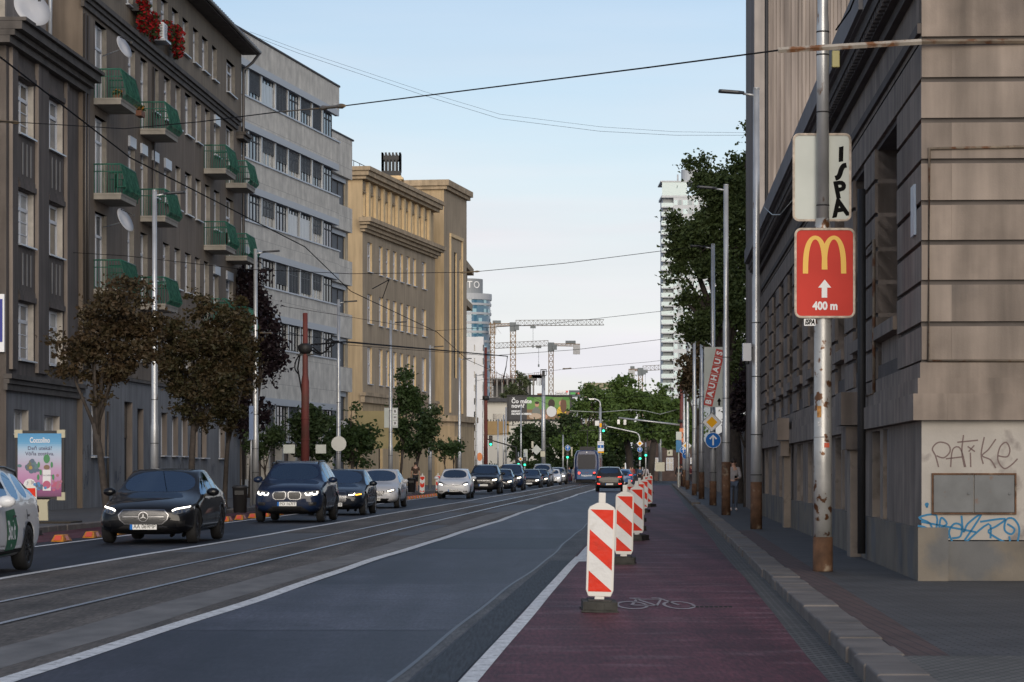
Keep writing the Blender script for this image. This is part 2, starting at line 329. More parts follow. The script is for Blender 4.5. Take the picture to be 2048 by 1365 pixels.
# transverse joints and repairs of the carriageway
g = MB()
for Y, q0, q1, w in ((38, 4.3, 5.8, .05), (29.6, 4.3, 5.8, .06), (62, 4.3, 7.2, .08), (47, .1, 4.0, .05)):
    strip(g, q0, q1, .0075, Y, Y + w, 1)
struct('asphalt_joint', g, plain('joint_bitumen', (.028, .03, .034), .5))
g = MB()
for Y0, Y1, q0, q1 in ((48, 62, .2, 1.3), (78, 92, 1.7, 2.3), (92, 112, 2.75, 4.0), (60, 71, 2.8, 3.3), (118, 150, .3, 1.4)): strip(g, q0, q1, .0055, Y0, Y1, 1, .01)
for n_, (Y0, Y1, c_) in enumerate(((24.7, 34.5, (.049, .0495, .066)), (50, 58, (.010, .011, .015)), (66, 92, (.044, .045, .059)))):
    g2 = MB(); strip(g2, 4.3, 6.79, .006, Y0, Y1, 1); struct('asphalt_repair', g2, mat('asphalt_band_%d' % n_, c_, .5, spec=.16, grain=.38, tracks=.34, streak=.2, var=.22, vs=.8, bump=.3, bs=140, stretch=(1.2, .4, 1)))
g2 = MB(); rnd = random.Random(77)
for k_ in range(16):                                     # thin cracks and tar lines wandering over the lanes
    q_, Y_ = rnd.choice([rnd.uniform(4.6, 6.6), rnd.uniform(7.8, 9.6), rnd.uniform(.2, 3.6)]), rnd.uniform(19, 70); pts = []
    al = rnd.random() < .5
    for j in range(14): pts.append((RX(q_, Y_), Y_)); q_ += rnd.gauss(0, .05) + (0 if al else .09); Y_ += rnd.uniform(.15, .5) if al else rnd.gauss(0, .06)
    ribbon(g2, pts, rnd.uniform(.008, .02), Matrix.Translation((0, 0, .0093)))
struct('road_crack', g2, plain('crack_tar', (.012, .012, .014), .6))
struct('asphalt_repair', g, mat('asphalt_dark_patch', (.058, .057, .058), .6, var=.25, vs=1.5, bump=.3, bs=90))
# bicycle symbol, seen lying across the lane
g = MB()
T = Matrix.Translation((RX(8.62, 29.2), 29.2, .009)) @ Matrix.Scale(5.0, 4, (0, 1, 0)) @ Matrix.Rotation(R(0), 4, 'Z')
for cx in (-.24, .26): ribbon(g, arc(cx, 0, .155, .155, 0, 360, 24), .035, T)
for a in ([(-.24, 0), (-.13, .26), (.14, .26), (.02, -.02), (-.24, 0)], [(.26, 0), (.13, .32), (.05, .32)], [(.02, -.02), (-.15, .30)], [(-.2, .31), (-.08, .31)]): ribbon(g, a, .035, T)
struct('bicycle_marking', g, m_lineold)
g = MB()
for i in range(9): g.box(RX(9.0 + i * .05, 28.9), RX(9.03 + i * .05, 28.9), 28.8, 28.95, .003, .012)
struct('drain_grate', g, m_gap)
# kerbs as rows of stones
def kerb(name, q0, q1, Y0, Y1, h, seed):
    g = MB(); rnd = random.Random(seed); Y = Y0
    while Y < Y1:
        L = rnd.uniform(.85, 1.15); dz = rnd.uniform(-.008, .008); dq = rnd.uniform(-.012, .012); e = .012
        a = [(RX(q0 + dq, Y + e), Y + e), (RX(q1 + dq, Y + e), Y + e), (RX(q1 + dq, Y + L - e), Y + L - e), (RX(q0 + dq, Y + L - e), Y + L - e)]
        g.prism(a, -.02, h + dz); Y += L
    o = struct(name, g, m_kerb); b = o.modifiers.new('bevel', 'BEVEL'); b.width = .018; b.segments = 2
kerb('kerb_right', 10.06, 10.41, -4, 104, .128, 1); kerb('kerb_right_far', 10.06, 10.41, 110, 250, .128, 2); kerb('kerb_left', -5.62, -5.36, 25, 205, .13, 3)
g = MB(); strip(g, 10.37, 60, .112, -6, 33, 4); strip(g, 10.37, 60, .112, 33, 260, 6); struct('pavement_right', g, m_pave)
g = MB(); strip(g, 10.41, 10.74, .116, 12, 60, 3); struct('red_paver_row', g, m_pavered)
g = MB(); strip(g, 10.37, 30, .121, 4, 19.6, 3); struct('cobbled_apron', g, m_cob)
g = MB(); strip(g, -60, -5.62, .122, 20, 205, 6); g.quad((-80, 205, .118), (RX(-5.4, 205), 205, .118), (-1.5, 262, .118), (-80, 300, .118)); struct('pavement_left', g, m_pavel)
# planting strip edge at the tree pits
g = MB()
for Y in (68, 92): 
    x = RX(-6.4, Y); g.box(x - .7, x + .7, Y - .9, Y + .9, .125, .165)
struct('tree_pit', g, mat('pit_soil', (.035, .028, .02), .95, bump=.6, bs=20))
# ------------------------------------------------------------------ facades
class Fac:                                          # a vertical facade line A->B in plan; local x along it, z up
    def __init__(s, A, B):
        s.A = Vector(A); s.B = Vector(B); s.d = (s.B - s.A).normalized(); s.L = (s.B - s.A).length; s.rz = math.atan2(s.d.y, s.d.x)
    def uz(s, px, py, off=0):                       # photo pixel -> (u, z) on the facade plane moved 'off' along local +y
        n = Vector((-s.d.y, s.d.x)); A = s.A + n * off; r = Vector(((px - CX) / F, 1))
        den = r.x * s.d.y - r.y * s.d.x; t = (A.x * s.d.y - A.y * s.d.x) / den
        return (r * t - A).dot(s.d), HC - (py - CY) * t / F
    def u(s, px, off=0): return s.uz(px, 0, off)[0]
    def z(s, px, py, off=0): return s.uz(px, py, off)[1]
    def root(s, name, label, cat): return root(name, label, cat, (s.A.x, s.A.y, 0), s.rz)
def wall_holes(mb, u0, u1, z0, z1, holes, y=0, dep=.25, mi=0, rmi=1):
    holes = [h for h in holes if h[1] > u0 and h[0] < u1]
    zs = sorted(set([z0, z1] + [max(z0, min(z1, z)) for h in holes for z in h[2:4]]))
    for a, b in zip(zs, zs[1:]):
        if b - a < 1e-5: continue
        hs = sorted([h for h in holes if h[2] < (a + b) / 2 < h[3]]); x = u0
        for h in hs:
            if h[0] > x: mb.quad((x, y, a), (h[0], y, a), (h[0], y, b), (x, y, b), mi)
            x = max(x, h[1])
        if x < u1: mb.quad((x, y, a), (u1, y, a), (u1, y, b), (x, y, b), mi)
    for h in holes:
        a, b, c, d = h[:4]; e = y + dep
        mb.quad((a, y, c), (a, e, c), (a, e, d), (a, y, d), rmi); mb.quad((b, y, d), (b, e, d), (b, e, c), (b, y, c), rmi)
        mb.quad((a, y, d), (a, e, d), (b, e, d), (b, y, d), mi); mb.quad((a, y, c), (b, y, c), (b, e, c), (a, e, c), mi)
def shell(mb, u0, u1, z0, z1, dep, y=0, mi=0):      # the other faces of a block whose front is made by wall_holes
    mb.quad((u0, y + dep, z0), (u0, y, z0), (u0, y, z1), (u0, y + dep, z1), mi); mb.quad((u1, y, z0), (u1, y + dep, z0), (u1, y + dep, z1), (u1, y, z1), mi)
    mb.quad((u1, y + dep, z0), (u0, y + dep, z0), (u0, y + dep, z1), (u1, y + dep, z1), mi); mb.quad((u0, y, z1), (u1, y, z1), (u1, y + dep, z1), (u0, y + dep, z1), mi)
def win(par, a, b, c, d, y, mull=1, trans=.0, fw=.06, pane=None, fm=None, sill=None, bars=0, sash=False, name='window'):
    fm = fm or m_frame; g = MB(); t = .05
    g.box(a, a + fw, y, y + t, c, d); g.box(b - fw, b, y, y + t, c, d); g.box(a + fw, b - fw, y, y + t, c, c + fw); g.box(a + fw, b - fw, y, y + t, d - fw, d)
    zt = d
    if trans: zt = c + (d - c) * trans; g.box(a + fw, b - fw, y - .01, y + t, zt - fw * .6, zt + fw * .6)
    for i in range(mull): x = a + (b - a) * (i + 1) / (mull + 1); g.box(x - fw * .55, x + fw * .55, y - .005, y + t - .003, c + fw, d - fw)
    for i in range(bars): z = c + (zt - c) * (i + 1) / (bars + 1); g.box(a + fw, b - fw, y + .01, y + t - .006, z - .015, z + .015)
    o = g.build(name, fm, par)
    q = MB(); q.quad((a + fw * .5, y + .035, c + fw * .5), (b - fw * .5, y + .035, c + fw * .5), (b - fw * .5, y + .035, d - fw * .5), (a + fw * .5, y + .035, d - fw * .5)); q.build('pane', pane or m_glass, o)
    if sill:
        k = MB(); k.box(a - .05, b + .05, y - sill[0], y + .02, c - .05, c - .002); k.build('sill', sill[1], o)
    return o
m_brown = mat('brown_render', (.150, .120, .094), .9, var=.16, vs=.5, streak=.22, bump=.2, bs=30)
m_browntop = mat('brown_render_upper', (.185, .150, .112), .9, var=.14, vs=.5, streak=.18, bump=.2, bs=30)
m_darkr = mat('dark_sooty_render', (.088, .074, .068), .92, var=.22, vs=.6, streak=.30, bump=.2, bs=30)
m_taupe = mat('taupe_render', (.20, .17, .15), .9, var=.15, vs=.7, streak=.2, bump=.2, bs=30)
m_reveal = mat('pale_window_reveal', (.46, .42, .37), .85, var=.18, vs=3)
m_greybase = mat('grey_socle_render', (.175, .178, .188), .9, var=.2, vs=.6, streak=.22, bump=.2, bs=30)
m_ledge = mat('sooty_ledge', (.075, .066, .060), .85, var=.35, vs=2.0)
m_sillm = plain('metal_sill', (.40, .43, .48), .4, .3)
m_gnet = netmat('green_balcony_netting', (.018, .085, .062), .36)
m_grail = plain('green_balcony_paint', (.015, .12, .08), .5)
m_slab = mat('balcony_concrete', (.27, .25, .22), .85, var=.2, vs=2, streak=.1)
m_tile = brickmat('clay_roof_tiles', (.16, .055, .04), (.11, .045, .035), (.05, .02, .015), 1, .24, .34, .02, .8, 0)
m_gutter = plain('gutter_metal', (.10, .09, .085), .45, .6)
m_roofdk = mat('dark_roofing', (.05, .05, .055), .8)
# ---- brown apartment house
FB = Fac((-14.63, 93.7), (-12.72, 129.3))
apt = FB.root('apartment_house', 'brown rendered apartment house with green netted balconies and red geraniums on its top floor', 'apartment building')
g = MB(); holes = []; wins = []
def col(fx, x0, x1): return FB.u(x0), FB.u(x1)
rows = [(15.35, 17.08, [(281, 295, 1), (305, 317, 0), (328, 341, 0), (351, 361, 0), (370, 383, 0), (391, 402, 0), (410, 420, 1), (428, 439, 0), (452, 467, 1), (256, 270, 0), (190, 213, 1)]),
        (12.05, 13.80, [(281, 295, 1), (305, 317, 0), (328, 341, 0), (351, 361, 0), (370, 383, 0), (391, 402, 0), (410, 420, 1), (428, 439, 0), (452, 467, 1), (256, 270, 0), (190, 213, 1)]),
        (8.80, 10.45, [(281, 295, 1), (305, 314, 0), (326, 339, 0), (349, 361, 0), (370, 382, 0), (390, 400, 0), (408, 418, 1), (426, 437, 0), (452, 466, 1), (255, 268, 0), (190, 213, 1)]),
        (5.55, 7.15, [(281, 295, 0), (305, 317, 0), (328, 341, 0), (351, 361, 0), (370, 383, 0), (391, 402, 0), (410, 420, 0), (428, 439, 0), (452, 467, 0), (256, 270, 0), (190, 213, 0)]),
        (18.62, 20.1, [(300, 314, 0), (322, 336, 0), (344, 357, 0), (365, 377, 0), (386, 397, 0), (404, 416, 0), (424, 434, 0), (453, 470, 0), (276, 291, 0), (252, 266, 0), (222, 238, 0), (196, 212, 0)])]
for ri, (z0, z1, cs) in enumerate(rows):
    for x0, x1, door in cs:
        a, b = col(FB, x0, x1); zb = z0 - (.98 if door else 0); holes.append((a, b, zb, z1)); wins.append((a, b, zb, z1, door, ri))
base = [(252, 268, .25, 3.95, 2), (278, 290, 1.35, 3.75, 0), (325, 337, 2.0, 3.7, 0), (347, 359, 2.0, 3.6, 0), (366, 378, 2.0, 3.6, 0), (386, 398, 1.95, 3.55, 0), (405, 416, 1.95, 3.55, 0), (186, 213, 1.9, 3.9, 0), (440, 452, 1.95, 3.5, 0)]
bh = [(FB.u(a), FB.u(b), c, d) for a, b, c, d, _ in base]
wall_holes(g, 0, FB.L, 4.85, 17.75, holes, 0, .24, 0, 1); wall_holes(g, 0, FB.L, 17.75, 21.35, holes, 0, .24, 3, 1); wall_holes(g, 0, FB.L, 0, 4.85, bh, .06, .3, 2, 4)
shell(g, 0, FB.L, 0, 21.35, 13); g.quad((0, 0, 4.85), (FB.L, 0, 4.85), (FB.L, .06, 4.85), (0, .06, 4.85), 0)
g.build('wall', [m_brown, m_reveal, m_greybase, m_browntop, m_taupe], apt)
rnd = random.Random(4)
for a, b, c, d, door, ri in wins:
    pane = rnd.choice([m_glass, m_glassb, m_curtain, m_curtain])
    win(apt, a, b, c, d, .17, 1 if b - a > 1.0 else 1, .70, .075, pane, None, None if door else (.30, m_sillm), 0)
for (a, b, c, d), t in zip(bh, base):
    if t[4] == 2:
        q = MB(); q.box(a + .05, b - .05, .28, .34, c, 2.6); q.box(a + .05, b - .05, .25, .3, 2.62, d, 1); q.build('door', [m_iron, m_glass], apt)
    else: win(apt, a, b, c, d, .26, 1, .0, .05, m_glass, m_iron if t[0] in (278, 386, 405) else m_frame, (.36, m_sillm), 4 if t[0] in (386, 405) else 0)
for i, (px, py, w_, c_) in enumerate(((150, 905, 1.6, 0), (140, 965, 1.2, 1), (232, 950, 1.3, 1), (312, 945, 1.2, 0), (360, 935, 1.4, 0), (425, 940, 1.1, 1))):
    u, z = FB.uz(px, py); q = MB(); rg = random.Random(i + 40); T = Matrix(((1, 0, 0, max(.2, u)), (0, 0, -1, .055), (0, 1, 0, z), (0, 0, 0, 1)))
    for k in range(4): x = k * w_ / 4; ribbon(q, smoothpts([(x + rg.uniform(-.1, .25), rg.uniform(-.3, .35)) for _ in range(5)], 4), .03, T)
    q.build('graffiti', plain('scrawl_%d' % i, ((.03, .03, .035), (.03, .05, .10))[c_], .8), apt)
# ledge under the top floor, eave, roof
q = MB()
for y, z0, z1 in ((-.28, 17.55, 17.72), (-.18, 17.40, 17.545), (-.10, 17.2, 17.395)): q.box(-.2, FB.L * .955, y, .02, z0, z1)
q.box(FB.L * .955 + .03, FB.L + .5, -.45, .02, 17.0, 17.14); q.box(FB.L * .955 + .03, FB.L + .35, -.33, .02, 16.82, 16.99); q.build('ledge', m_ledge, apt)
q = MB(); q.box(-.2, FB.L + .02, -.05, .1, 4.72, 4.83); q.build('base_ledge', m_ledge, apt)
q = MB(); q.add([(-1, -.75, 21.18), (FB.L + .55, -.75, 21.18), (FB.L + .55, 6, 24.6), (-1, 6, 24.6), (-1, -.75, 21.05), (FB.L + .55, -.75, 21.05), (FB.L + .55, 6, 24.4), (-1, 6, 24.4)], [(0, 1, 2, 3), (4, 7, 6, 5), (0, 4, 5, 1), (1, 5, 6, 2)], 0)
for i in range(70):
    u = -1 + i * .53; q.tube([(u, -.7, 21.25), (u, 6, 24.66)], .09, 6, 0)
rf = q.build('roof', [m_tile], apt)
q = MB(); q.box(-1, FB.L + .4, -.72, .02, 20.98, 21.04); q.build('soffit', m_ledge, apt)
q = MB(); q.tube([(-1, -.80, 21.1), (FB.L + .55, -.80, 21.1)], .085, 8); q.tube([(FB.L + .35, -.78, 21.02), (FB.L + .2, -.5, 20.6), (FB.L - .15, -.12, 20.2), (FB.L - .15, -.12, .3)], .07, 8); q.build('gutter', m_gutter, apt)
q = MB()
for x, z0 in ((150, 4.9), (172, 4.9), (304, 7), (212, 0.2)):
    u = max(.1, FB.u(x)); q.tube([(u, -.07, z0), (u, -.07, 17.0 if x != 212 else 3.5)], .05, 6)
pieces(q, 'downpipe', m_gutter, apt)
for x in (291, 281, 309, 331, 303): pass
for x0, x1, zt in ((281, 291, 13.8), (304, 314, 13.8), (328, 339, 13.8), (257, 268, 13.8), (427, 437, 10.45), (452, 463, 10.45), (428, 437, 17.1)):
    a, b = FB.u(x0), FB.u(x1); q = MB(); q.box(a - .05, b + .1, -.08, .1, zt - .38, zt); q.build('shutter_box', m_sillm, apt)
# balconies: slab > railing bars, netting
def balcony(u0, z, W=2.75, D=.95, net=True, seed=0):
    s = MB(); s.box(0, W, -D, 0, -.2, 0); s.box(-.02, W + .02, -D - .02, -.001, -.05, .02)
    o = s.build('balcony', m_slab, apt); o.location = (u0, 0, z)
    r = MB(); H = 1.02
    for z_ in (H, H - .25): r.tube([(0, 0, z_), (.02, -D + .02, z_), (W - .02, -D + .02, z_), (W, 0, z_)], .028 if z_ == H else .018, 6)
    n = 9
    for i in range(n + 1):
        for x in (.02, W - .02): y = -.02 - (D - .05) * i / n; r.tube([(x, y, 0), (x, y, H)], .012, 4, caps=False)
    for i in range(20):
        x = .02 + (W - .04) * i / 19; r.tube([(x, -D - .05, .02), (x, -D - .19, .18), (x, -D - .11, .5), (x, -D + .02, H)], .012, 4, caps=False)
    r.build('railing', m_grail, o)
    if net:
        k = MB(); prof = [(-D - .03, .03), (-D - .17, .12), (-D - .20, .3), (-D - .12, .52), (-D - .01, H - .02)]; rn = random.Random(seed); N = 14; vs = []
        for i in range(N + 1):
            for y, zz in prof: vs.append((W * i / N, y + rn.uniform(-.025, .01), zz + rn.uniform(-.01, .01)))
        m = len(prof); k.add(vs, [(i * m + j, i * m + j + 1, (i + 1) * m + j + 1, (i + 1) * m + j) for i in range(N) for j in range(m - 1)], 0, True)
        k.build('netting', m_gnet, o)
    return o
for x, W in ((188, 2.75), (281, 2.7), (408, 2.7), (452, 2.55)):
    for i, z in enumerate((14.33, 11.03, 7.7)):
        balcony(FB.u(x) - .05, z + (.08 if x > 400 else 0), W, .95, not (x == 452 and i == 2), seed=int(x + i))
# ---- dark house in front of it (left picture edge)
FA = Fac((-15.32, 83.3), (-14.86, 92.0)); FA = Fac(FA.A, FA.A + FA.d * 11.2)
dk = FA.root('corner_house', 'dark sooty house with panelled pilasters and white casement windows behind the lightbox', 'apartment building')
g = MB(); hs = []; ws = []
cols = [(36, 67), (95, 125)]
for ref, z0, z1 in ((0, 11.85, 13.55), (0, 8.42, 10.12), (0, 4.85, 6.65)):
    for x0, x1 in cols: hs.append((FA.u(x0), FA.u(x1), z0, z1)); ws.append(hs[-1])
hb = [(FA.u(31), FA.u(60), 2.55, 3.3), (FA.u(92), FA.u(122), 2.55, 3.2)]
ht = [(FA.u(20), FA.u(48), 15.3, 18.0), (FA.u(84), FA.u(104), 15.3, 18.0)]
wall_holes(g, 0, FA.L, 4.35, 14.4, hs, 0, .3, 0, 1); wall_holes(g, 0, FA.L, 0, 4.35, hb, .05, .3, 2, 1); wall_holes(g, -.5, FA.u(128), 14.4, 19, ht, .6, .35, 3, 1)
shell(g, 0, FA.L, 0, 14.4, 12); g.quad((0, .6, 14.4), (FA.L, .6, 14.4), (FA.L, 12, 14.4), (0, 12, 14.4), 0)
g.quad((0, 12, 0), (0, -.0, 0), (0, 0, 14.4), (0, 12, 14.4), 3); shell(g, -.5, FA.u(128), 14.4, 19, 10, .6, 3)  # near end wall in paler render: light on that face put into the colour
for x0, x1, z0, z1 in ((18, 30, 4.5, 14.3), (70, 92, 4.5, 14.3), (128, 133, 4.5, 14.3)):
    a, b = FA.u(x0), FA.u(x1); g.box(a, b, -.10, -.002, z0, z1, 0); g.box(a - .001, a + .05, -.115, -.003, z0, z1, 3)  # paler strip paints the light on each pilaster's near edge
for (a, b, c, d) in ws:
    for t in (.28, .55, .8):
        x = a + (b - a) * t
        if c > 5: g.box(x - .03, x + .03, -.03, -.002, c - 1.25, c - .25, 2)
    g.box(a - .08, b + .08, -.09, -.002, d + .03, d + .2, 0); g.box(a - .05, b + .05, -.05, -.003, d + .21, d + .35, 0)
g.build('wall', [m_darkr, m_reveal, m_greybase, m_taupe], dk)
for i, (a, b, c, d) in enumerate(ws): win(dk, a, b, c, d, .18, 1, .68, .09, [m_glass, m_glassb, m_curtain][i % 3], None, (.30, m_sillm), 2 if i % 2 == 0 else 0)
for a, b, c, d in hb: win(dk, a, b, c, d, .26, 1, 0, .06, m_curtain, None, (.3, m_sillm))
for a, b, c, d in ht: win(dk, a, b, c, d, .8, 1, .6, .08, m_glass, None, None)
q = MB()
for y, z0, z1 in ((-.75, 14.95, 15.06), (-.62, 14.7, 14.94), (-.4, 14.52, 14.69), (-.25, 14.3, 14.51)): q.box(-.6, FA.L + .02, y, .55, z0, z1)
q.build('cornice', m_ledge, dk)
q = MB(); q.box(-.2, FA.L - .3, -.22, .04, 4.2, 4.34); q.box(-.2, FA.L - .3, -.14, .04, 4.05, 4.19); q.box(-.2, FA.L - .3, -.08, .04, 3.85, 4.045); q.build('string_course', m_ledge, dk)
q = MB(); u = FA.u(130); q.tube([(u, .5, 15.1), (u, .5, 19)], .07, 8); q.build('downpipe', m_sillm, dk)
q = MB(); q.box(-.14, -.02, .03, .9, 5.0, 6.75); q.build('board', m_white, dk)
q = MB(); q.box(-.16, -.141, .08, .85, 5.3, 6.6, 0); T = frame_xz(Vector((-.163, .46, 5.95)), (0, 0, 1), (0, 1, 0)); T = Matrix(((0, 0, -1, -.163), (0, 1, 0, .46), (1, 0, 0, 5.95), (0, 0, 0, 1))); put_text(q, '0908 777 112', .24, T, 1); q.build('phone_sign', [plain('sign_navy', (.012, .02, .22), .5), m_white], dk)
# ---- office house with ribbon windows
FCs = lambda x: 35.3 * (1986 - x) / 1409
def onC(x): Y = F / FCs(x); return ((x - CX) / FCs(x), Y)
FC = Fac(onC(466), onC(678.5))
off = FC.root('office_block', 'pale stone office block with long ribbon windows and grey spandrels', 'office building')
m_stone = brickmat('travertine_panels', (.57, .54, .485), (.49, .465, .42), (.30, .28, .26), 1, .62, 1.55, .012, .7, (R(90), 0, 0), .15, var=.12)
m_beam = plain('pale_blue_lintel', (.39, .42, .46), .5)
m_mull = plain('aluminium_mullion', (.42, .44, .46), .4, .5)
q = MB(); bands = []
for k in range(5): zs = 21.42 - 3.32 * k; bands.append((zs, zs + 1.5))
bands.append((3.0, 5.0))
prev = 24.75
for k, (a, b) in enumerate(bands):
    q.box(0, FC.L, 0, .5, b + .38, prev, 0); prev = a
q.box(0, FC.L, 0, .5, 0, .9, 0); q.box(0, FC.L, .55, 14, 0, 24.6, 1); q.box(-.02, FC.L + .05, -.06, 14, 24.76, 24.86, 2)
q.box(0, FC.L, 1.4, 1.5, .9, 5.0, 1)
for i in range(8): u = FC.L * (i + .5) / 8; q.box(u - .18, u + .18, .02, .45, .9, 3.4, 0)
q.build('wall', [m_stone, m_taupe, m_roofdk], off)
xs = [470, 497.5, 524, 551.5, 577, 601, 625, 646, 668]; us = [FC.u(x) for x in xs]
rnd = random.Random(11)
for k, (a, b) in enumerate(bands):
    s = MB(); s.box(-.03, FC.L - .55, -.12, .12, b + .005, b + .375); s.build('lintel', m_beam, off)
    s = MB(); s.box(-.03, FC.L + .03, -.08, .02, a - .06, a + .02); s.build('sill', m_sillm, off)
    for i in range(8):
        u0, u1 = us[i], us[i + 1]
        r = rnd.random(); y = .12
        pane = m_glassb if (k < 3 and r < .7) else m_glass
        o = win(off, u0 + .04, u1 - .04, a + .02, b, y, 3, .72, .05, pane, m_iron if r < .7 else m_mull, None, 0)
        s = MB(); s.box(u0 - .09, u0 + .09, .0, .14, a + .02, b); s.build('mullion', m_mull, o)
        if r > .5:
            h = rnd.choice([1, 1, .85, .75, .6, .5]); s = MB(); zz = b
            n = int((b - a) * h / .055)
            for j in range(n): s.box(u0 + .1, u1 - .1, y - .05, y - .02, b - .05 - j * .055 - .03, b - .05 - j * .055, 0)
            s.build('blind', m_blind, o)
        elif r > .42:
            s = MB(); s.box(u0 + .2, u1 - .3, y - .03, y - .01, a + .05, b - .3, 0); s.build('curtain', m_curtain, o)
# set-back wing at its far end
FW = Fac(FC.B + FC.d * -1.2 + Vector((-FC.d.y, FC.d.x)) * .75, FC.B + FC.d * 4.6 + Vector((-FC.d.y, FC.d.x)) * .75)
wg = FW.root('office_wing', 'lower set back wing of pale stone with dark shaded loggias beside the yellow school', 'office building')
q = MB(); L = FW.L
for k in range(6):
    z = 21.1 - 3.32 * k; q.box(0, L - .3, -.55, .02, z - 1.55 + .0, z - .05 if k else z + .9, 0); 
q.box(0, L, .02, 12, 0, 21.9, 1); q.box(L - .9, L, -.2, .0, 0, 21.9, 2); q.box(0, L + .02, -.6, 12, 22.0, 22.1, 3)
q.build('wall', [m_stone, m_taupe, mat('stained_cream_render', (.42, .35, .25), .9, var=.15, streak=.3), m_roofdk], wg)
for k in range(6):
    z = 19.55 - 3.32 * k; 
    s = MB(); s.box(.1, L - .95, -.3, -.22, z - .3, z - .02); s.build('lintel', m_beam, wg)
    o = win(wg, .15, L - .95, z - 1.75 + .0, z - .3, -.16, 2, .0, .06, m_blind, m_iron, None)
# ---- yellow school with tower
FD = Fac((-11.28, 207.5), (-6.57, 234.4))
sch = FD.root('school_building', 'yellow ochre classical building with pilastered attic storey and heavy cornices', 'school building')
m_och = mat('ochre_render', (.42, .315, .19), .9, var=.13, vs=.25, streak=.16, bump=.15, bs=20)
m_ochd = mat('ochre_shaded_render', (.335, .265, .185), .9, var=.14, vs=.3, streak=.18)  # greyer copy of the ochre: shade of the street faces put into the colour
m_ochl = mat('ochre_light_reveal', (.60, .45, .26), .85, var=.1)
m_corn = mat('ochre_cornice', (.35, .27, .18), .9, var=.25, vs=1.0, streak=.2)
cD = [(735, 744), (758, 765), (772, 779), (786, 793), (800, 806), (813, 820), (826, 832), (844, 852)]
hD = []
for z0, z1 in ((16.5, 18.75), (12.55, 14.8), (7.95, 10.75)):
    for a, b in cD: hD.append((FD.u(a), FD.u(b), z0, z1))
cF = [727, 742, 757, 771, 786, 799, 812, 825, 838, 850]; hF = [(FD.u(x), FD.u(x) + 1.0, 20.65, 22.35) for x in cF]
g = MB(); L = FD.L
wall_holes(g, 0, L, 7.2, 20, hD, 0, .28, 1, 2); wall_holes(g, .0, L, 20, 23.4, hF, .12, .3, 0, 2); wall_holes(g, 0, L, 0, 7.2, [(FD.u(760), FD.u(766), 1, 4), (FD.u(800), FD.u(806), 1, 4)], .03, .3, 0, 2)
g.quad((0, 12, 0), (0, 0, 0), (0, 0, 23.4), (0, 12, 23.4), 0); shell(g, .001, L, 0, 23.4, 12, .15)
for x in cF:
    u = FD.u(x); g.box(u + 1.35, u + 1.95, -.1, .118, 20.4, 23.3, 2); g.box(u - .1, u + 1.1, .03, .117, 22.42, 22.5, 3); g.box(u, u + 1, .07, .1175, 22.6, 23.2, 1)
g.build('wall', [m_och, m_ochd, m_ochl, m_corn], sch)
q = MB()
for y, z0, z1 in ((-.75, 23.95, 24.25), (-.6, 23.6, 23.94), (-.35, 23.35, 23.59)): q.box(y, L - y, y, 12, z0, z1)
for y, z0, z1 in ((-.85, 20.1, 20.42), (-.7, 19.9, 20.09), (-.45, 19.62, 19.89), (-.25, 19.4, 19.61)): q.box(y, L - y * .8, y, .11, z0, z1)
for y, z0, z1 in ((-.35, 7.0, 7.25), (-.22, 6.5, 6.99)): q.box(y, L - y, y, .11, z0, z1)
q.build('cornice', m_corn, sch)
rnd = random.Random(5)
for a, b, c, d in hD: win(sch, a, b, c, d, .16, 1, .55, .12, rnd.choice([m_glass, m_glass, m_glassb, m_curtain]), None, (.30, m_sillm))
for a, b, c, d in hF: win(sch, a, b, c, d, .3, 1, .6, .10, m_curtain, None, None)
q = MB(); q.tube([(.2, 1.2, 25.0), (L - 5, 1.2, 25.0)], .03, 4)
for i in range(12): q.tube([(.2 + i * 2, 1.2, 24.2), (.2 + i * 2, 1.2, 25.0)], .025, 4)
q.build('roof_railing', m_iron, sch)
# lantern chimney on the roof
lc = P(783, 355, 226); q = MB(); w = 1.35
rt = root('roof_lantern', 'black iron slotted vent lantern on a yellow plinth above the school roof', 'chimney', (lc.x, lc.y, 24.2)); rt.scale = (.62, .62, .50)
q.box(-w, w, -w, w, 0, 2.6); q.box(-w - .25, w + .25, -w - .25, w + .25, 1.95, 2.3); q.build('plinth', m_ochl, rt)
q = MB(); q.box(-w * .92, w * .92, -w * .92, w * .92, 2.62, 3.4)
for i in range(6):
    t = -w * .86 + i * w * 1.72 / 5
    for a, b in ((t, -w * .86), (t, w * .86), (-w * .86, t), (w * .86, t)): q.box(a - .13, a + .13, b - .13, b + .13, 3.4, 6.4)
for s_ in (-1, 1): q.box(-w * .9, w * .9, s_ * w * .86 - .1, s_ * w * .86 + .1, 5.2, 5.9); q.box(s_ * w * .86 - .1, s_ * w * .86 + .1, -w * .9, w * .9, 5.2, 5.9)
q.build('lantern', m_iron, rt)
# tower
tA = Vector(((888 - CX) / 23.1, F / 23.1)); FE = Fac(tA, tA + FD.d * 10.4)
tw = FE.root('school_tower', 'plain ochre tower with tall slotted windows over a dark portal', 'tower'); g = MB(); L = FE.L
uu = FE.u
th = [(uu(901), uu(903.5), 10, 21.2), (uu(908), uu(913.5), 9.5, 20.6), (uu(919), uu(921.5), 9.5, 20.2)]
wall_holes(g, 0, L, 6.2, 26.0, th, 0, .18, 1, 2); wall_holes(g, 0, L, 0, 6.2, [], 0, .3, 1, 2)
g.quad((0, 11, 0), (0, 0, 0), (0, 0, 26), (0, 11, 26), 0); shell(g, .001, L, 0, 26, 11, .002, 1)
g.box(uu(899), uu(900.5), -.12, -.002, 6.4, 21.8, 2); g.box(uu(923), uu(924.5), -.12, -.002, 6.4, 21.8, 2); g.box(uu(899), uu(924.5), -.15, -.003, 21.81, 22.1, 2)
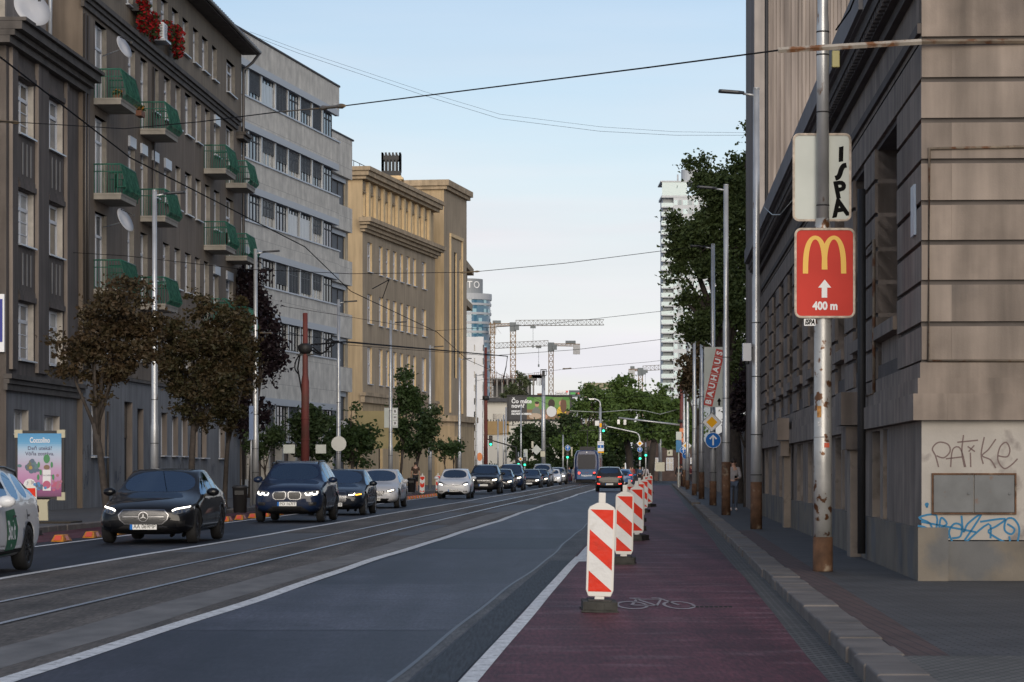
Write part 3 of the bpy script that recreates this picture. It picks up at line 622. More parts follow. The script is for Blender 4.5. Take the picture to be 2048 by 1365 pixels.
pts = [(-1.0, .4), (.6, -.8), (L - 1, -.9), (L + 1.3, .4), (L + 1.3, 11), (-1.0, 11)]
g.prism(pts, 0, 5.2, 0); 
g.build('wall', [m_och, m_ochd, m_ochl], tw)
q = MB(); q.box(-.45, L + .5, -.5, 11.3, 26.0, 26.5); q.box(-.25, L + .3, -.3, 11.1, 25.7, 25.99)
pp = [(-1.35, .2), (.4, -1.15), (L - .9, -1.25), (L + 1.7, .2), (L + 1.7, 11), (-1.35, 11)]; q.build('cornice', m_corn, tw); q = MB(); q.prism(pp, 5.59, 6.1); q.prism(pts, 5.201, 5.59); q.build('base_cornice', m_corn, tw)
for a, b, c, d in th: win(tw, a, b, c, d, .13, 1 if b - a > 1 else 0, .5, .12, m_glass, m_iron, None)
q = MB(); a, b = uu(914, -.95), uu(922, -.95); q.box(a, b, -1.0, -.6, 0, 3.9, 0); q.box(a - .25, b + .25, -1.05, -.62, 3.95, 4.3, 1); q.build('door', [plain('bronze_door', (.03, .025, .02), .5), m_corn], tw)
# the school's wing beyond the tower
FG = Fac(FE.A + FE.d * 11 + Vector((-FE.d.y, FE.d.x)) * 1.7, FE.A + FE.d * 30 + Vector((-FE.d.y, FE.d.x)) * 4.2)
ow = FG.root('school_wing', 'far ochre wing of the school just showing its cornices past the tower', 'school building'); q = MB(); q.box(0, 14, 0, 10, 0, 20); q.build('wall', m_ochd, ow)
q = MB(); q.box(.0, 14.3, -1.4, 10, 20.0, 20.6); q.box(0, 14, -.8, 10, 19.4, 19.99); q.box(0, 14, -1.3, 10, 16.6, 17.2); q.box(0, 14, -.7, 10, 16.0, 16.59); q.build('cornice', m_corn, ow)
# canvas awning-screen before the school
c0 = P(712, 822, 200); q = MB(); q.box(-.05, 3.4, -.04, .04, 0, 2.75)
t = root('canvas_screen', 'yellowish canvas sheet hung in front of the school ground floor', 'canvas', (c0.x, 200, 2.95), R(5)); q.build('sheet', mat('canvas_khaki', (.29, .235, .115), .9, var=.1, vs=1), t)
q = MB()
for u in (.05, 1.7, 3.3): q.tube([(u, .09, -2.9), (u, .09, 2.75)], .05, 6)
q.build('scaffold_pole', m_iron, t)
# ------------------------------------------------------------------ rusticated building on the right
FR = Fac((4.93 + .051 * (84 - 33.1), 84), (4.93, 33.1)); LR = FR.L
def yu(Y): return (84 - Y) / (84 - 33.1) * LR           # distance along the facade from its far end
rb = FR.root('rusticated_building', 'taupe rusticated corner building with graffiti and a rusty meter cabinet at its corner', 'building')
m_rust_ = mat('taupe_stucco', (.195, .160, .134), .9, var=.22, vs=1.6, streak=.34, bump=.25, bs=40, col2=(.15, .125, .11), c2=(.58, .75, .7))
m_ru2 = mat('taupe_stucco_darker', (.165, .136, .115), .9, var=.2, vs=.9, streak=.34, bump=.25, bs=40, col2=(.11, .095, .085), c2=(.56, .7, 1.1))
m_ru3 = mat('taupe_stucco_paler', (.215, .178, .150), .9, var=.16, vs=1.2, streak=.28, bump=.25, bs=40, col2=(.16, .13, .11), c2=(.56, .72, .9))
m_rcore = mat('stucco_groove', (.09, .078, .072), .95, var=.2)
m_plast = mat('pale_plaster', (.34, .315, .285), .9, var=.16, vs=1.6, bump=.3, bs=30, col2=(.16, .14, .13), c2=(.56, .63, 1.6))
m_plinth = mat('stone_plinth', (.15, .13, .105), .85, var=.25, vs=1.3, bump=.3, bs=20, col2=(.10, .10, .10), c2=(.5, .6, 1.1))
m_niche = mat('skylit_niche_board', (.21, .215, .24), .85, var=.15, vs=1.5, streak=.25)  # blue skylight on the street-facing niche faces put into the colour
m_peel = mat('peeling_jamb', (.23, .19, .155), .9, var=.2, vs=2, col2=(.15, .12, .095), c2=(.56, .66, 3), bump=.4, bs=25)
m_rfascia = mat('cornice_fascia', (.20, .19, .19), .85, var=.15, vs=1)
jo = [2.74, 3.20, 3.70, 4.18, 4.66, 5.16, 5.65, 6.14, 6.63]
jam = [40.1] + [44.4 + 4.3 * k for k in range(9)]; wid = [3.7] + [2.3] * 9
ops = []
for Y, w in zip(jam, wid): ops.append((yu(Y), yu(Y - w)))
ops.sort()
g = MB(); D = 11.0; rnd = random.Random(21)
# core wall, a little behind the blocks (front faces y = 0.05, blocks stand at y = 0)
up = [(a, b, 2.95 if b - a > 3 else 3.0, 6.1) for a, b in ops]
wall_holes(g, 0, LR - .05, 2.03, 6.63, up, .05, .33, 1, 0)
wall_holes(g, 0, LR, 6.63, 7.45, [], 0, .3, 0, 0)
g.quad((0, D, 0), (0, 0, 0), (0, 0, 8), (0, D, 8), 0); g.quad((LR - .05, .0, 2.03), (LR - .05, D, 2.03), (LR - .05, D, 8), (LR - .05, .0, 8), 1); g.quad((0, 0, 8.1), (LR, 0, 8.1), (LR, D, 8.1), (0, D, 8.1), 0)
for a, b in zip(jo, jo[1:]):
    z0, z1 = a + .03, b - .03
    if z1 > 6.2: xs_ = [(0, LR)]
    else:
        xs_ = []; x = 0
        for o in ops: xs_.append((x, o[0])); x = o[1]
        xs_.append((x, LR))
    for x0, x1 in xs_:
        last = x1 == LR
        g.box(x0 + .0, x1 - (.0 if last else 0), rnd.uniform(-.006, .006), .36, z0, z1, rnd.choice([0, 0, 7, 8]))
    g.box(LR - .30, LR + rnd.uniform(-.004, .004), .361, D, z0, z1, rnd.choice([0, 7, 8]))             # the front face courses
g.box(LR - .299, LR, .0, D, 6.66, 8, 0)
# stepped base mouldings
for y, z0, z1, n in ((-.02, 2.55, 2.735, 0), (-.05, 2.36, 2.549, 0), (-.11, 2.04, 2.359, 0)):
    g.box(0, LR - y, y, .3, z0, z1, 0); g.box(LR - .3, LR - y - .001, .301, D, z0, z1, 0)
# ground floor: plaster wall with niches
low = [(yu(40.5), yu(37.8))] + [(yu(Y), yu(Y - 2.4)) for Y in jam[1:]]
wall_holes(g, 0, LR - .004, .75, 2.035, [(a, b, .751, 2.0) for a, b in low], 0, .42, 0, 2)
g.quad((LR, 0, .6), (LR, D, .6), (LR, D, 2.04), (LR, 0, 2.04), 3); g.quad((LR - .004, 0, .6), (LR, 0, .6), (LR, 0, 2.04), (LR - .004, 0, 2.04), 0)
x = 0
while x < LR - 1: g.box(x, min(x + 1.55, LR + .06) - .012, -.06, .3, .05, .75, 4); x += 1.55
g.box(x, LR + .06, -.06, .3, .05, .751, 4)
y = .301
for w in (1.0, 1.05, 1.2, 1.5, 2, 2, 2): g.box(LR - .3, LR + .06, y, y + w - .012, .05, .585, 4); y += w
for k, (a, b) in enumerate(low):                         # boards and posts filling the niches
    n = 2 if b - a > 2.5 else 1
    g.quad((a, .40, .75), (b, .40, .75), (b, .40, 2.0), (a, .40, 2.0), 6)
    if k: g.box(a + (b - a) * .52, a + (b - a) * .60, .02, .39, .76, 2.0, 2); g.box(a + (b - a) * .60, b - .02, .10, .16, .76, 2.0, 5); g.box(a + .02, a + (b - a) * .33, .3, .36, .76, 2.0, 5)
    else: g.box(a + 1.5, a + 2.0, -.01, .38, .751, 2.02, 2); g.box(a + 2.0, b + .001, .05, .11, .76, 2.02, 5)
# pilaster bases between bays
for Y in (42.3, 63.5, 80): u = yu(Y); g.box(u - .35, u + .35, -.22, -.061, .1, 1.95, 2); g.box(u - .5, u + .5, -.30, -.111, 1.75, 2.1, 0); g.box(u - .62, u + .62, -.38, -.112, 2.12, 2.62, 0)
g.build('wall', [m_rust_, m_rcore, m_peel, m_plast, m_plinth, m_niche, m_rcore, m_ru2, m_ru3], rb)
for a, b in ops:
    o = win(rb, a + .05, b - .05, 3.5, 6.05, .33, 3 if b - a > 3 else 1, .6, .08, m_glass, m_iron, None)
    s = MB(); s.box(a - .02, b + .02, -.06, .36, 3.30, 3.48, 0); s.box(a + .03, b - .03, .1, .4, 2.9, 3.299, 0); s.build('sill', m_rust_, o)
# cornice
q = MB()
for y, z0, z1, m in ((-.36, 7.72, 8.12, 0), (-.30, 7.55, 7.719, 1), (-.20, 7.42, 7.549, 1), (-.10, 7.28, 7.419, 1), (-.05, 6.70, 6.82, 1)): q.box(-.2, LR - .02, y, .1, z0, z1, m)
q.box(-.2, LR - 4.5, -.42, -.361, 7.74, 8.14, 0)
for i in range(150): u = .2 + i * .33; q.box(u, u + .16, -.28, -.201, 7.44, 7.545, 1)
q.build('cornice', [m_rfascia, m_rcore], rb)
q = MB()
for u, z0, z1, y in ((yu(40.75), .2, 5.6, -.14), (yu(81), .3, 6.8, -.12)): q.tube([(u, y, z0), (u, y, z1)], .06, 8)
pieces(q, 'downpipe', m_iron, rb)
m_cond = mat('rusty_conduit', (.20, .16, .12), .7, .3, var=.3, vs=5, col2=(.13, .06, .03), c2=(.5, .6, 6))
def onf(x, y, Y=33.0):                                  # front face pixel -> local coords
    p = P(x, y, Y); v = Vector((p.x - FR.A.x, p.y - FR.A.y)); return Vector((LR + .02, v.dot(Vector((-FR.d.y, FR.d.x))), p.z))
q = MB(); q.tube([onf(2300, 290), onf(1860, 296), onf(1858, 722), onf(2300, 722)], .022, 6); q.build('conduit', m_cond, rb)
q = MB(); a, b = yu(39.6) , yu(41.4); pts = [(b, -.05, 2.55), (b, -.05, 4.75), (a, -.05, 4.75), (a, -.05, 2.55), (b, -.05, 2.55)]; q.tube(pts, .025, 6); q.build('conduit', m_cond, rb)
# meter cabinet with two doors
cb = MB(); p0, p1 = onf(1868, 1026, 33), onf(2030, 950, 33); y0, y1 = p0.y, p1.y; z0, z1 = p0.z, p1.z
cb.box(LR - .02, LR + .03, y0 - .02, y1 + .02, z0 - .02, z0); cb.box(LR - .02, LR + .03, y0 - .02, y1 + .02, z1, z1 + .02); cb.box(LR - .02, LR + .03, y0 - .02, y0, z0, z1); cb.box(LR - .02, LR + .03, y1, y1 + .02, z0, z1)
m_cab = mat('grey_meter_door', (.10, .105, .11), .55, .3, var=.2, vs=3, col2=(.11, .06, .04), c2=(.6, .68, 4)); cab = cb.build('meter_cabinet', m_rust, rb)
for a, b in ((y0 + .003, (y0 + y1) / 2 - .005), ((y0 + y1) / 2 + .005, y1 - .003)):
    d_ = MB(); d_.box(LR - .01, LR + .022, a, b, z0 + .003, z1 - .003); d_.tube([(LR + .02, b - .06, (z0 + z1) / 2), (LR + .035, b - .06, (z0 + z1) / 2)], .015, 8); d_.build('door', m_cab, cab, .004)
# graffiti on the front wall: brown PATIKE and blue TROLZ tags
def wallT(p): return Matrix(((0, 0, 1, LR + .004), (1, 0, 0, 0), (0, 1, 0, 0), (0, 0, 0, 1)))
Tg = wallT(0)
def px2(l): return [(onf(x, y).y, onf(x, y).z) for x, y in l]
pz = lambda l: [(1440 + x / 2.416, 800 + y / 2.416) for x, y in l]
q = MB(); st = [[(1060, 325), (1045, 270), (1030, 235), (1060, 205), (1105, 215), (1115, 250), (1085, 280), (1050, 270)], [(1118, 325), (1128, 240), (1165, 235), (1190, 325)], [(1095, 285), (1180, 275)],
    [(1180, 170), (1172, 250), (1185, 325)], [(1150, 205), (1250, 195)], [(1213, 255), (1215, 325)], [(1200, 225), (1235, 250)], [(1232, 220), (1205, 250)], [(1280, 180), (1265, 260), (1275, 310)], [(1335, 190), (1300, 240), (1270, 270), (1310, 290), (1335, 330)],
    [(1345, 270), (1390, 275), (1403, 240), (1385, 205), (1355, 230), (1345, 290), (1375, 332), (1410, 315), (1440, 285)]]
for s_ in st: ribbon(q, smoothpts(px2(pz(s_))), .016, Tg)
q.build('graffiti', plain('spray_brown', (.135, .095, .09), .8), rb)
q = MB(); st = [[(960, 610), (1000, 620), (1030, 660), (1020, 600), (965, 570), (1050, 560), (1040, 670)], [(1060, 670), (1065, 600), (1075, 570), (1100, 600), (1070, 625), (1110, 670)], [(1125, 685), (1110, 640), (1135, 600), (1170, 610), (1165, 660), (1125, 670)],
    [(1170, 560), (1180, 640), (1200, 600), (1265, 555), (1185, 680)], [(1190, 690), (1300, 600), (1310, 670)], [(1260, 590), (1380, 575), (1340, 610), (1300, 640), (1395, 695), (1400, 660)], [(1440, 690), (1448, 620), (1420, 575), (1385, 580), (1378, 630), (1410, 650), (1425, 625), (1390, 600)], [(1005, 520), (998, 505), (1008, 503), (1003, 522)], [(975, 590), (1240, 640)]]
for s_ in st: ribbon(q, smoothpts(px2(pz(s_))), .024, Tg)
q.build('graffiti', plain('spray_blue', (.012, .13, .26), .7), rb)
# small enamel plate on the street side near the corner
q = MB(); a = yu(34.2); q.box(a, a + .45, -.03, -.001, 4.33, 4.95); q.build('street_plate', plain('enamel_blue', (.30, .38, .50), .3), rb)
# bracket bar that carries the first span wire
p = onf(1843, 82); br = MB(); a1 = P(1843, 84, 33); a0 = P(1556, 101, 33); br.tube([a0, a1], .035, 4, 0, False); br.tube([a1, P(2200, 82, 33.0)], .03, 4, 1, False)
one('wire_bracket', [mat('chipped_bar', (.38, .34, .29), .7, .2, var=.2, vs=4, col2=(.2, .09, .04), c2=(.5, .6, 5)), m_cond], 'long chipped steel bar bracket reaching from the corner building over the kerb', 'bracket', br)
# ---- tall ribbed building behind it
TA = Vector((7.60, 86.0)); dirT = Vector((math.cos(R(-3.5)), math.sin(R(-3.5)))); FT = Fac(TA, TA + dirT * 14)
tb = FT.root('ribbed_tower_block', 'tall windowless wall of weathered vertical ribs rising over the rusticated building', 'building')
m_rib = mat('weathered_ribbed_wall', (.265, .225, .20), .85, var=.16, vs=.6, streak=.3, stretch=(9, 1, .10), col2=(.19, .16, .145), c2=(.5, .62, 1.0))
q = MB(); q.box(0, 14, .06, 12, 0, 24, 0)
T_ = Matrix.Rotation(R(8), 4, 'Z')
x = .40; rnd = random.Random(5)
while x < 14: w = rnd.choice([.10, .12, .16, .22]); q.box(x + .012, x + w - .012, rnd.uniform(.0, .035), .059, .1, 24, 0); x += w
q.box(-.02, .30, -.02, .059, .1, 24, 1)
o = q.build('wall', [m_rib, mat('pale_corner_strip', (.30, .27, .25), .85, var=.1, streak=.15)], tb)
q = MB(); q.tube([(.36, -.04, .2), (.36, -.04, 24)], .055, 8); q.build('downpipe', m_iron, tb)
# pale garden wall and house further along the right pavement
q = MB(); yw = 97; xw = RX(12.4, yw); q.box(0, .4, 0, 150, 0, 3.4); q.box(-.06, .46, -.05, 150.05, 3.41, 3.55)
for i in range(37): q.box(-.1, -.001, i * 4, i * 4 + .5, 0, 3.4)
one('garden_wall', mat('pale_wall', (.17, .17, .18), .9, var=.2, streak=.25), 'pale stained garden wall along the right pavement under the trees', 'wall', q, loc=(xw, yw, 0)).rotation_euler = (0, 0, -.0525)
q = MB(); q.box(0, 9, 0, 10, 0, 4.6)
t = root('brick_house', 'pale grey house half hidden by the trees on the right', 'house', (RX(13.5, 124), 124, 0), -.0525); q.build('wall', mat('grey_house', (.12, .12, .125), .9, var=.15), t)
q = MB(); q.add([(-.4, -.4, 4.6), (9.4, -.4, 4.6), (9.4, 10.4, 4.6), (-.4, 10.4, 4.6), (4.5, 1, 7), (4.5, 9, 7)], [(0, 1, 4), (1, 2, 5, 4), (2, 3, 5), (3, 0, 4, 5), (3, 2, 1, 0)]); q.build('roof', m_tile, t)
for y in (2, 5, 8): win(t, .0, 1.2, 1.5, 3.2, -.03, 1, .6, .08)
# ------------------------------------------------------------------ far background
# white slab house with slit windows
Y = 600; k = Y / F
def box_px(x0, x1, yt, Y, dep): a = P(x0, yt, Y); b = P(x1, yt, Y); return a.x, b.x, a.z
a, b, h = box_px(900, 967, 674, 600, 18)
t = root('white_slab_house', 'white plastered house wall with rows of tiny slit windows beside the ochre tower', 'apartment building', (a, 600, 0)); w = b - a
q = MB(); hs = []
for r in range(9):
    zt = P(0, 690 + r * 26.7, 600).z
    for x in (949, 966): hs.append((P(x - 1, 0, 600).x - a, P(x + 1.2, 0, 600).x - a, zt - 1.4, zt))
m_wh = mat('white_render', (.62, .63, .65), .8, var=.06, vs=.3)
wall_holes(q, 0, w, 0, h, hs, 0, .4, 0, 0); shell(q, 0, w, 0, h, 20); q.box(.1, w - .1, .5, 19, 0, h - .3, 1); q.build('wall', [m_wh, m_glass], t)
ad = MB(); c = P(951, 893, 596); ad.box(-2.6, 0, -.2, 0, 0, 14); 
# cylindrical glass tower
Yt = 1000; c = P(933, 0, Yt + 9); t = root('glass_round_tower', 'round blue glass office tower with a grey drum sign on top', 'tower', (c.x, Yt + 9, 0)); rad = 9.0
zt = P(0, 587, Yt).z; zb = 0
q = MB(); q.lathe([(rad - .2, 0), (rad - .2, zt - 1)], 40); q.build('glass_core', plain('blue_glass', (.05, .14, .22), .08, spec=1), t)
q = MB(); z = zt
fl = 3.38
n = 0
q.lathe([(0, zt + .1), (rad + .3, zt + .1), (rad + .3, zt - 2.1), (rad - .1, zt - 2.1)], 40, 0, sm=False)
while z > 5: z -= fl; q.lathe([(rad - .3, z), (rad + .15, z), (rad + .15, z - .8), (rad - .3, z - .8)], 40, 0, sm=False); n += 1
q.build('floor_band', plain('tower_grey', (.36, .38, .41), .5), t)
q = MB(); rnd = random.Random(3)
for f in range(n):
    for kx in range(24):
        if rnd.random() < .4:
            an = 2 * math.pi * kx / 24; an2 = an + .17; z0 = zt - 2.1 - f * fl - (0 if f else 0); z1 = z0 - fl + 1.0
            q.quad(*[(rad * math.cos(p) + 0, rad * math.sin(p), zz) for p, zz in ((an, z1), (an2, z1), (an2, z0), (an, z0))], 0)
pieces(q, 'glass_panel', plain('pale_cyan_glass', (.30, .48, .55), .1), t)
q = MB(); zd = P(0, 556, Yt).z; q.lathe([(6.0, zt), (6.0, zd), (0, zd)], 40, 0, sm=False); dr = q.build('drum_sign', plain('drum_grey', (.22, .235, .25), .5), t)
q = MB()
for ch, px in (('T', 939), ('O', 953)):
    x = P(px, 0, Yt).x - c.x; y = -math.sqrt(max(.1, 6.1 ** 2 - x * x)) - .05; T = frame_xz(Vector((x, y, P(0, 569, Yt).z)), (math.cos(math.asin(max(-1, min(1, x / 6.1)))), math.sin(math.asin(max(-1, min(1, x / 6.1)))), 0)); put_text(q, ch, 3.6, T)
q.build('letter', plain('sign_letter', (.8, .8, .8), .5), dr)
# construction site: concrete frame building
Yc = 850; a = P(982, 0, Yc).x; b = P(1112, 0, Yc).x; h = P(0, 757, Yc).z
t = root('unfinished_building', 'unfinished grey concrete frame building below the tower cranes', 'building', (a, Yc, 0)); w = b - a
q = MB(); lv = [0, 3.4, 6.8, 10.2, 13.6, 17, 20.4, 23.8, h]
for z in lv[1:]: q.box(-.3, w * (.86 if z < 24 else .7), -.3, 14, z - .35, z)
for i in range(13):
    x = i * w / 12.5; q.box(x, x + .5, 0, .5, 0, (h if i < 9 else 23)); q.box(x, x + 1.1, 3, 3.2, 0, 22, 0)
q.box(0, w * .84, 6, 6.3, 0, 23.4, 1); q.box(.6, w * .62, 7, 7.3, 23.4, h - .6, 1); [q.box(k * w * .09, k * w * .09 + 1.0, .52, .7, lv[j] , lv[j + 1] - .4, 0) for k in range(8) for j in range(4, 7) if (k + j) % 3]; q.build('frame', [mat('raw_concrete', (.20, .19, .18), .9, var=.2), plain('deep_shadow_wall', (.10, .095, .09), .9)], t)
q = MB(); rnd = random.Random(8)
for i in range(60): x = rnd.uniform(0, w * .8); q.tube([(x, rnd.uniform(0, 10), h - 2), (x, 0, h + rnd.uniform(.3, 2))], .06, 4)
for i in range(12): x = rnd.uniform(0, w * .8); z = rnd.choice(lv[4:]); q.box(x, x + rnd.uniform(1, 3), -.5, -.35, z, z + 1.1, 0)
pieces(q, 'formwork', mat('formwork', (.20, .10, .06), .8, var=.4, vs=.4), t)
# pale mall building, its sign wall
def bld(name, label, cat, x0, x1, yt, Y, dep, m, zb=0):
    a, b, h = box_px(x0, x1, yt, Y, dep); t = root(name, label, cat, (a, Y, 0)); q = MB(); q.box(0, b - a, 0, dep, zb, h); q.build('wall', m, t); return t, b - a, h
m_cream = mat('cream_cladding', (.50, .48, .43), .8, var=.06, vs=.2)
t, w, h = bld('shopping_hall', 'cream clad low hall with slit vents and a brown wood panel behind the billboard', 'building', 966, 1150, 803, 420, 30, m_cream)
def bx(t, x0, x1, y0, y1, Y, name, m, d=.2, off=0):
    a, b = P(x0, y1, Y), P(x1, y0, Y); q = MB(); q.box(a.x - t.location.x, b.x - t.location.x, -d - off, -off, a.z, b.z); return q.build(name, m, t)
bx(t, 966, 1018, 843, 870, 420, 'wood_panel', mat('brown_cladding', (.26, .17, .07), .7, var=.1)); bx(t, 966, 1150, 797, 804, 420, 'parapet', m_roofdk, 1)
q = MB()
for i in range(14): p = P(975 + i * 5.5, 844, 420); q.box(p.x - t.location.x, p.x - t.location.x + .16, -.08, -.002, p.z - .1, p.z + .35)
q.build('vent_slit', m_iron, t)
for x in (990, 1000, 1012): bx(t, x - 4, x + 4, 828, 838, 420, 'window', m_glass, .1)
t, w, h = bld('white_low_hall', 'plain white low wall of a shed behind the left lanes', 'building', 978, 1040, 872, 340, 12, m_cream)
# poster with a figure on the corner wall
a = P(943, 940, 320); p = P(976, 880, 320); t = root('street_poster', 'pale street poster panel showing an orange bag by the dark mast', 'poster', (a.x, 320, 0)); q = MB(); q.box(0, p.x - a.x, 0, .2, .6, p.z); q.build('panel', m_white, t)
q = MB(); q.prism([(.95 + .32 * math.cos(R(i * 30)), 1.9 + .5 * math.sin(R(i * 30))) for i in range(12)], 0, .01, 0, frame_xz(Vector((0, -.012, 1)), (1, 0, 0))); q.prism([(.5 + .18 * math.cos(R(i * 30)), 2.3 + .5 * math.sin(R(i * 30))) for i in range(12)], 0, .01, 1, frame_xz(Vector((0, -.012, 1)), (1, 0, 0)))
q.box(1.35, 1.9, -.012, -.002, 1.4, 3.9, 2); q.build('print', [plain('orange_print', (.75, .25, .08), .6), plain('brown_print', (.08, .04, .03), .6), plain('blue_print', (.10, .25, .42), .6)], t)
# olive office block
t, w, h = bld('olive_office_block', 'olive flat roofed office block over the tree tops', 'office building', 1169, 1250, 766, 620, 12, mat('olive_panel', (.26, .235, .16), .85, var=.08))
g_ = MB()
for r in range(6):
    for i in range(7): o = win(t, .6 + i * 1.3, 1.6 + i * 1.3, h - 2.6 - r * 2.0, h - 1.4 - r * 2.0, -.06, 1, 0, .08, plain('pale_window', (.25, .32, .36), .2) if r + i == 0 else bpy.data.materials['pale_window'])
# white high-rise on the right with balconies
Yh = 917; a = P(1323, 0, Yh).x; b = P(1450, 0, Yh).x; zt = P(0, 362, Yh).z; t = root('white_high_rise', 'white residential high rise with glass balconies and a glazed top storey', 'tower', (a, Yh, 0)); w = b - a
m_hr = mat('highrise_white', (.50, .52, .54), .7, var=.05); m_hg = plain('highrise_glass', (.26, .40, .44), .1, spec=.8); m_hgl = plain('highrise_balcony_glass', (.42, .53, .54), .15)
q = MB(); xb = P(1347, 0, Yh).x - a; q.box(xb, w, .1, 18, 0, zt - 17 * .3); q.box(.6, xb, 3.2, 18, 0, zt - 4); q.build('wall', m_hr, t)
q = MB(); f = 3.0; nf = 31; z = zt - 9
slab = MB(); gl = MB(); wn_ = MB(); dk_ = MB()
for i in range(nf):
    z = zt - 8.6 - i * f
    if z < 1: break
    slab.box(0, xb, 0, 3.2, z - .35, z); gl.box(.02, xb - .02, 0.02, .08, z, z + 1.25); gl.box(.02, .08, .079, 3, z, z + 1.25)
    dk_.box(.7, xb - .1, 3.0, 3.19, z + .1, z + 2.5)
    for j, (x0, x1) in enumerate(((1348, 1355), (1357, 1363), (1366, 1375), (1377, 1384), (1388, 1396), (1399, 1406), (1410, 1420))):
        (wn_ if j % 2 == 0 else dk_).box(P(x0, 0, Yh).x - a, P(x1, 0, Yh).x - a, .03, .099, z + .5, z + 2.2)
slab.box(-.3, w + .3, -.3, 18, zt - .4, zt); slab.box(0, w, 0, 18, zt - 5.6, zt - 4.9); pieces(slab, 'slab', m_hr, t); gl.box(.2, P(1374, 0, Yh).x - a, .02, .2, zt - 4.9, zt - .4); pieces(gl, 'balcony_glass', m_hgl, t); pieces(wn_, 'window', m_hg, t); pieces(dk_, 'dark_window', plain('highrise_dark', (.20, .255, .28), .3), t)
q = MB(); c = P(1386, 0, Yh).x - a; q.lathe([(3.6, 0), (3.6, 4.2), (0, 4.2)], 24, 0, Matrix.Translation((c, 6, zt)), False); q.tube([(P(1357, 0, Yh).x - a, 4, zt), (P(1357, 0, Yh).x - a, 4, zt + 2.5)], .3, 6); q.build('roof_drum', plain('drum_pale', (.42, .44, .46), .5), t)
# second darker glass block beside it
t, w, h = bld('grey_glass_block', 'small dark glass block partly hidden by the right hand trees', 'building', 1392, 1430, 612, 700, 12, plain('grey_glass', (.16, .20, .24), .3))
# ---- tower cranes
m_cy = mat('crane_yellow', (.26, .16, .07), .6, var=.2); m_cg = plain('crane_grey', (.42, .42, .42), .6); m_cw = plain('crane_pale', (.22, .20, .175), .6)
def truss(g, p0, p1, w, n, up=Vector((0, 0, 1)), r=.11, tri=False, h=None):
    p0, p1 = Vector(p0), Vector(p1); d = (p1 - p0).normalized(); s_ = d.cross(up).normalized() * w / 2
    if s_.length < 1e-6: s_ = Vector((w / 2, 0, 0))
    u_ = s_.cross(d).normalized() * (h or w) / 2
    cs = [s_ + u_, s_ - u_, -s_ - u_, -s_ + u_] if not tri else [s_ - u_, -s_ - u_, u_]
    for c in cs: g.tube([p0 + c, p1 + c], r, 4, 0, False)
    for i in range(n):
        a, b = p0.lerp(p1, i / n), p0.lerp(p1, (i + 1) / n)
        for j in range(len(cs)):
            c, e = cs[j], cs[(j + 1) % len(cs)]; g.tube([a + c, b + e], r * .6, 4, 0, False, False); g.tube([a + c, a + e], r * .6, 4, 0, False, False)
def crane(label, x, yt, Y, jib, cj, yj, tw=1.9):
    p = P(x, yt, Y); t = root('tower_crane', label, 'crane', (p.x, Y, 0), 0, 'tower cranes over the construction site'); z = p.z
    g = MB(); truss(g, (0, 0, 0), (0, 0, z - 1.5), tw, int(z / 2.2), Vector((0, 1, 0)), .14); g.build('mast', m_cy, t)
    g = MB(); g.box(-1.2, 1.2, -1.2, 1.2, z - 2, z + 1.2); g.box(.6, 2.2, -1.8, -.6, z - 1.6, z + .4); g.build('cab', plain('crane_cab', (.14, .16, .17), .6) if 'crane_cab' not in bpy.data.materials else bpy.data.materials['crane_cab'], t)
    je = P(jib, yj, Y).x - p.x; zj = P(0, yj, Y).z; g = MB(); truss(g, (math.copysign(1, je), 0, z + 1), (je, 0, zj), 1.3, int(abs(je) / 1.6), Vector((0, 0, 1)), .10, True, 2.0); g.build('jib', m_cw, t)
    ce = P(cj, 0, Y).x - p.x; g = MB(); truss(g, (0, 0, z + .4), (ce, 0, z + .2), 1.4, 7, Vector((0, 0, 1)), .12, False, .8); g.build('counter_jib', m_cy, t)
    g = MB(); c = math.copysign(1, ce); g.box(min(ce, ce - c * 2.6), max(ce, ce - c * 2.6), -1, 1, z - 3.2, z + .3); g.box(min(ce * .5, ce * .85), max(ce * .5, ce * .85), -.7, .7, z + .7, z + 1.9, 1); g.build('counterweight', [m_cg, bpy.data.materials['crane_cab']], t)
    g = MB(); tx = je * .22; g.box(tx - 1, tx + 1, -.6, .6, z - .9, z + .1); g.tube([(tx, 0, z - .9), (tx, 0, z - 7)], .06, 4); g.box(tx - .3, tx + .3, -.3, .3, z - 8, z - 7); g.build('trolley', bpy.data.materials['crane_cab'], t); return t
crane('large pale tower crane with its jib reaching right over the construction site', 1026, 652, 1000, 1208, 978, 645)
crane('smaller tower crane with its jib pointing left behind the billboard', 1102, 692, 1040, 990, 1160, 692, 1.7)
crane('distant dark tower crane just above the tree tops at right', 1281, 742, 1150, 1325, 1257, 735, 1.7)
p = P(985, 645, 960); t = root('tower_crane', 'slim crane mast standing against the round glass tower', 'crane', (p.x, 960, 0), 0, 'tower cranes over the construction site'); g = MB(); truss(g, (0, 0, 0), (0, 0, p.z), 1.5, 30, Vector((0, 1, 0)), .12); g.build('mast', m_cy, t)
g = MB(); g.tube([(0, 0, p.z), (3, 0, p.z - 4)], .05, 4); g.tube([(0, 0, P(0, 735, 960).z), (4.2, 0, P(0, 760, 960).z)], .05, 4); g.build('tie', m_cg, t)
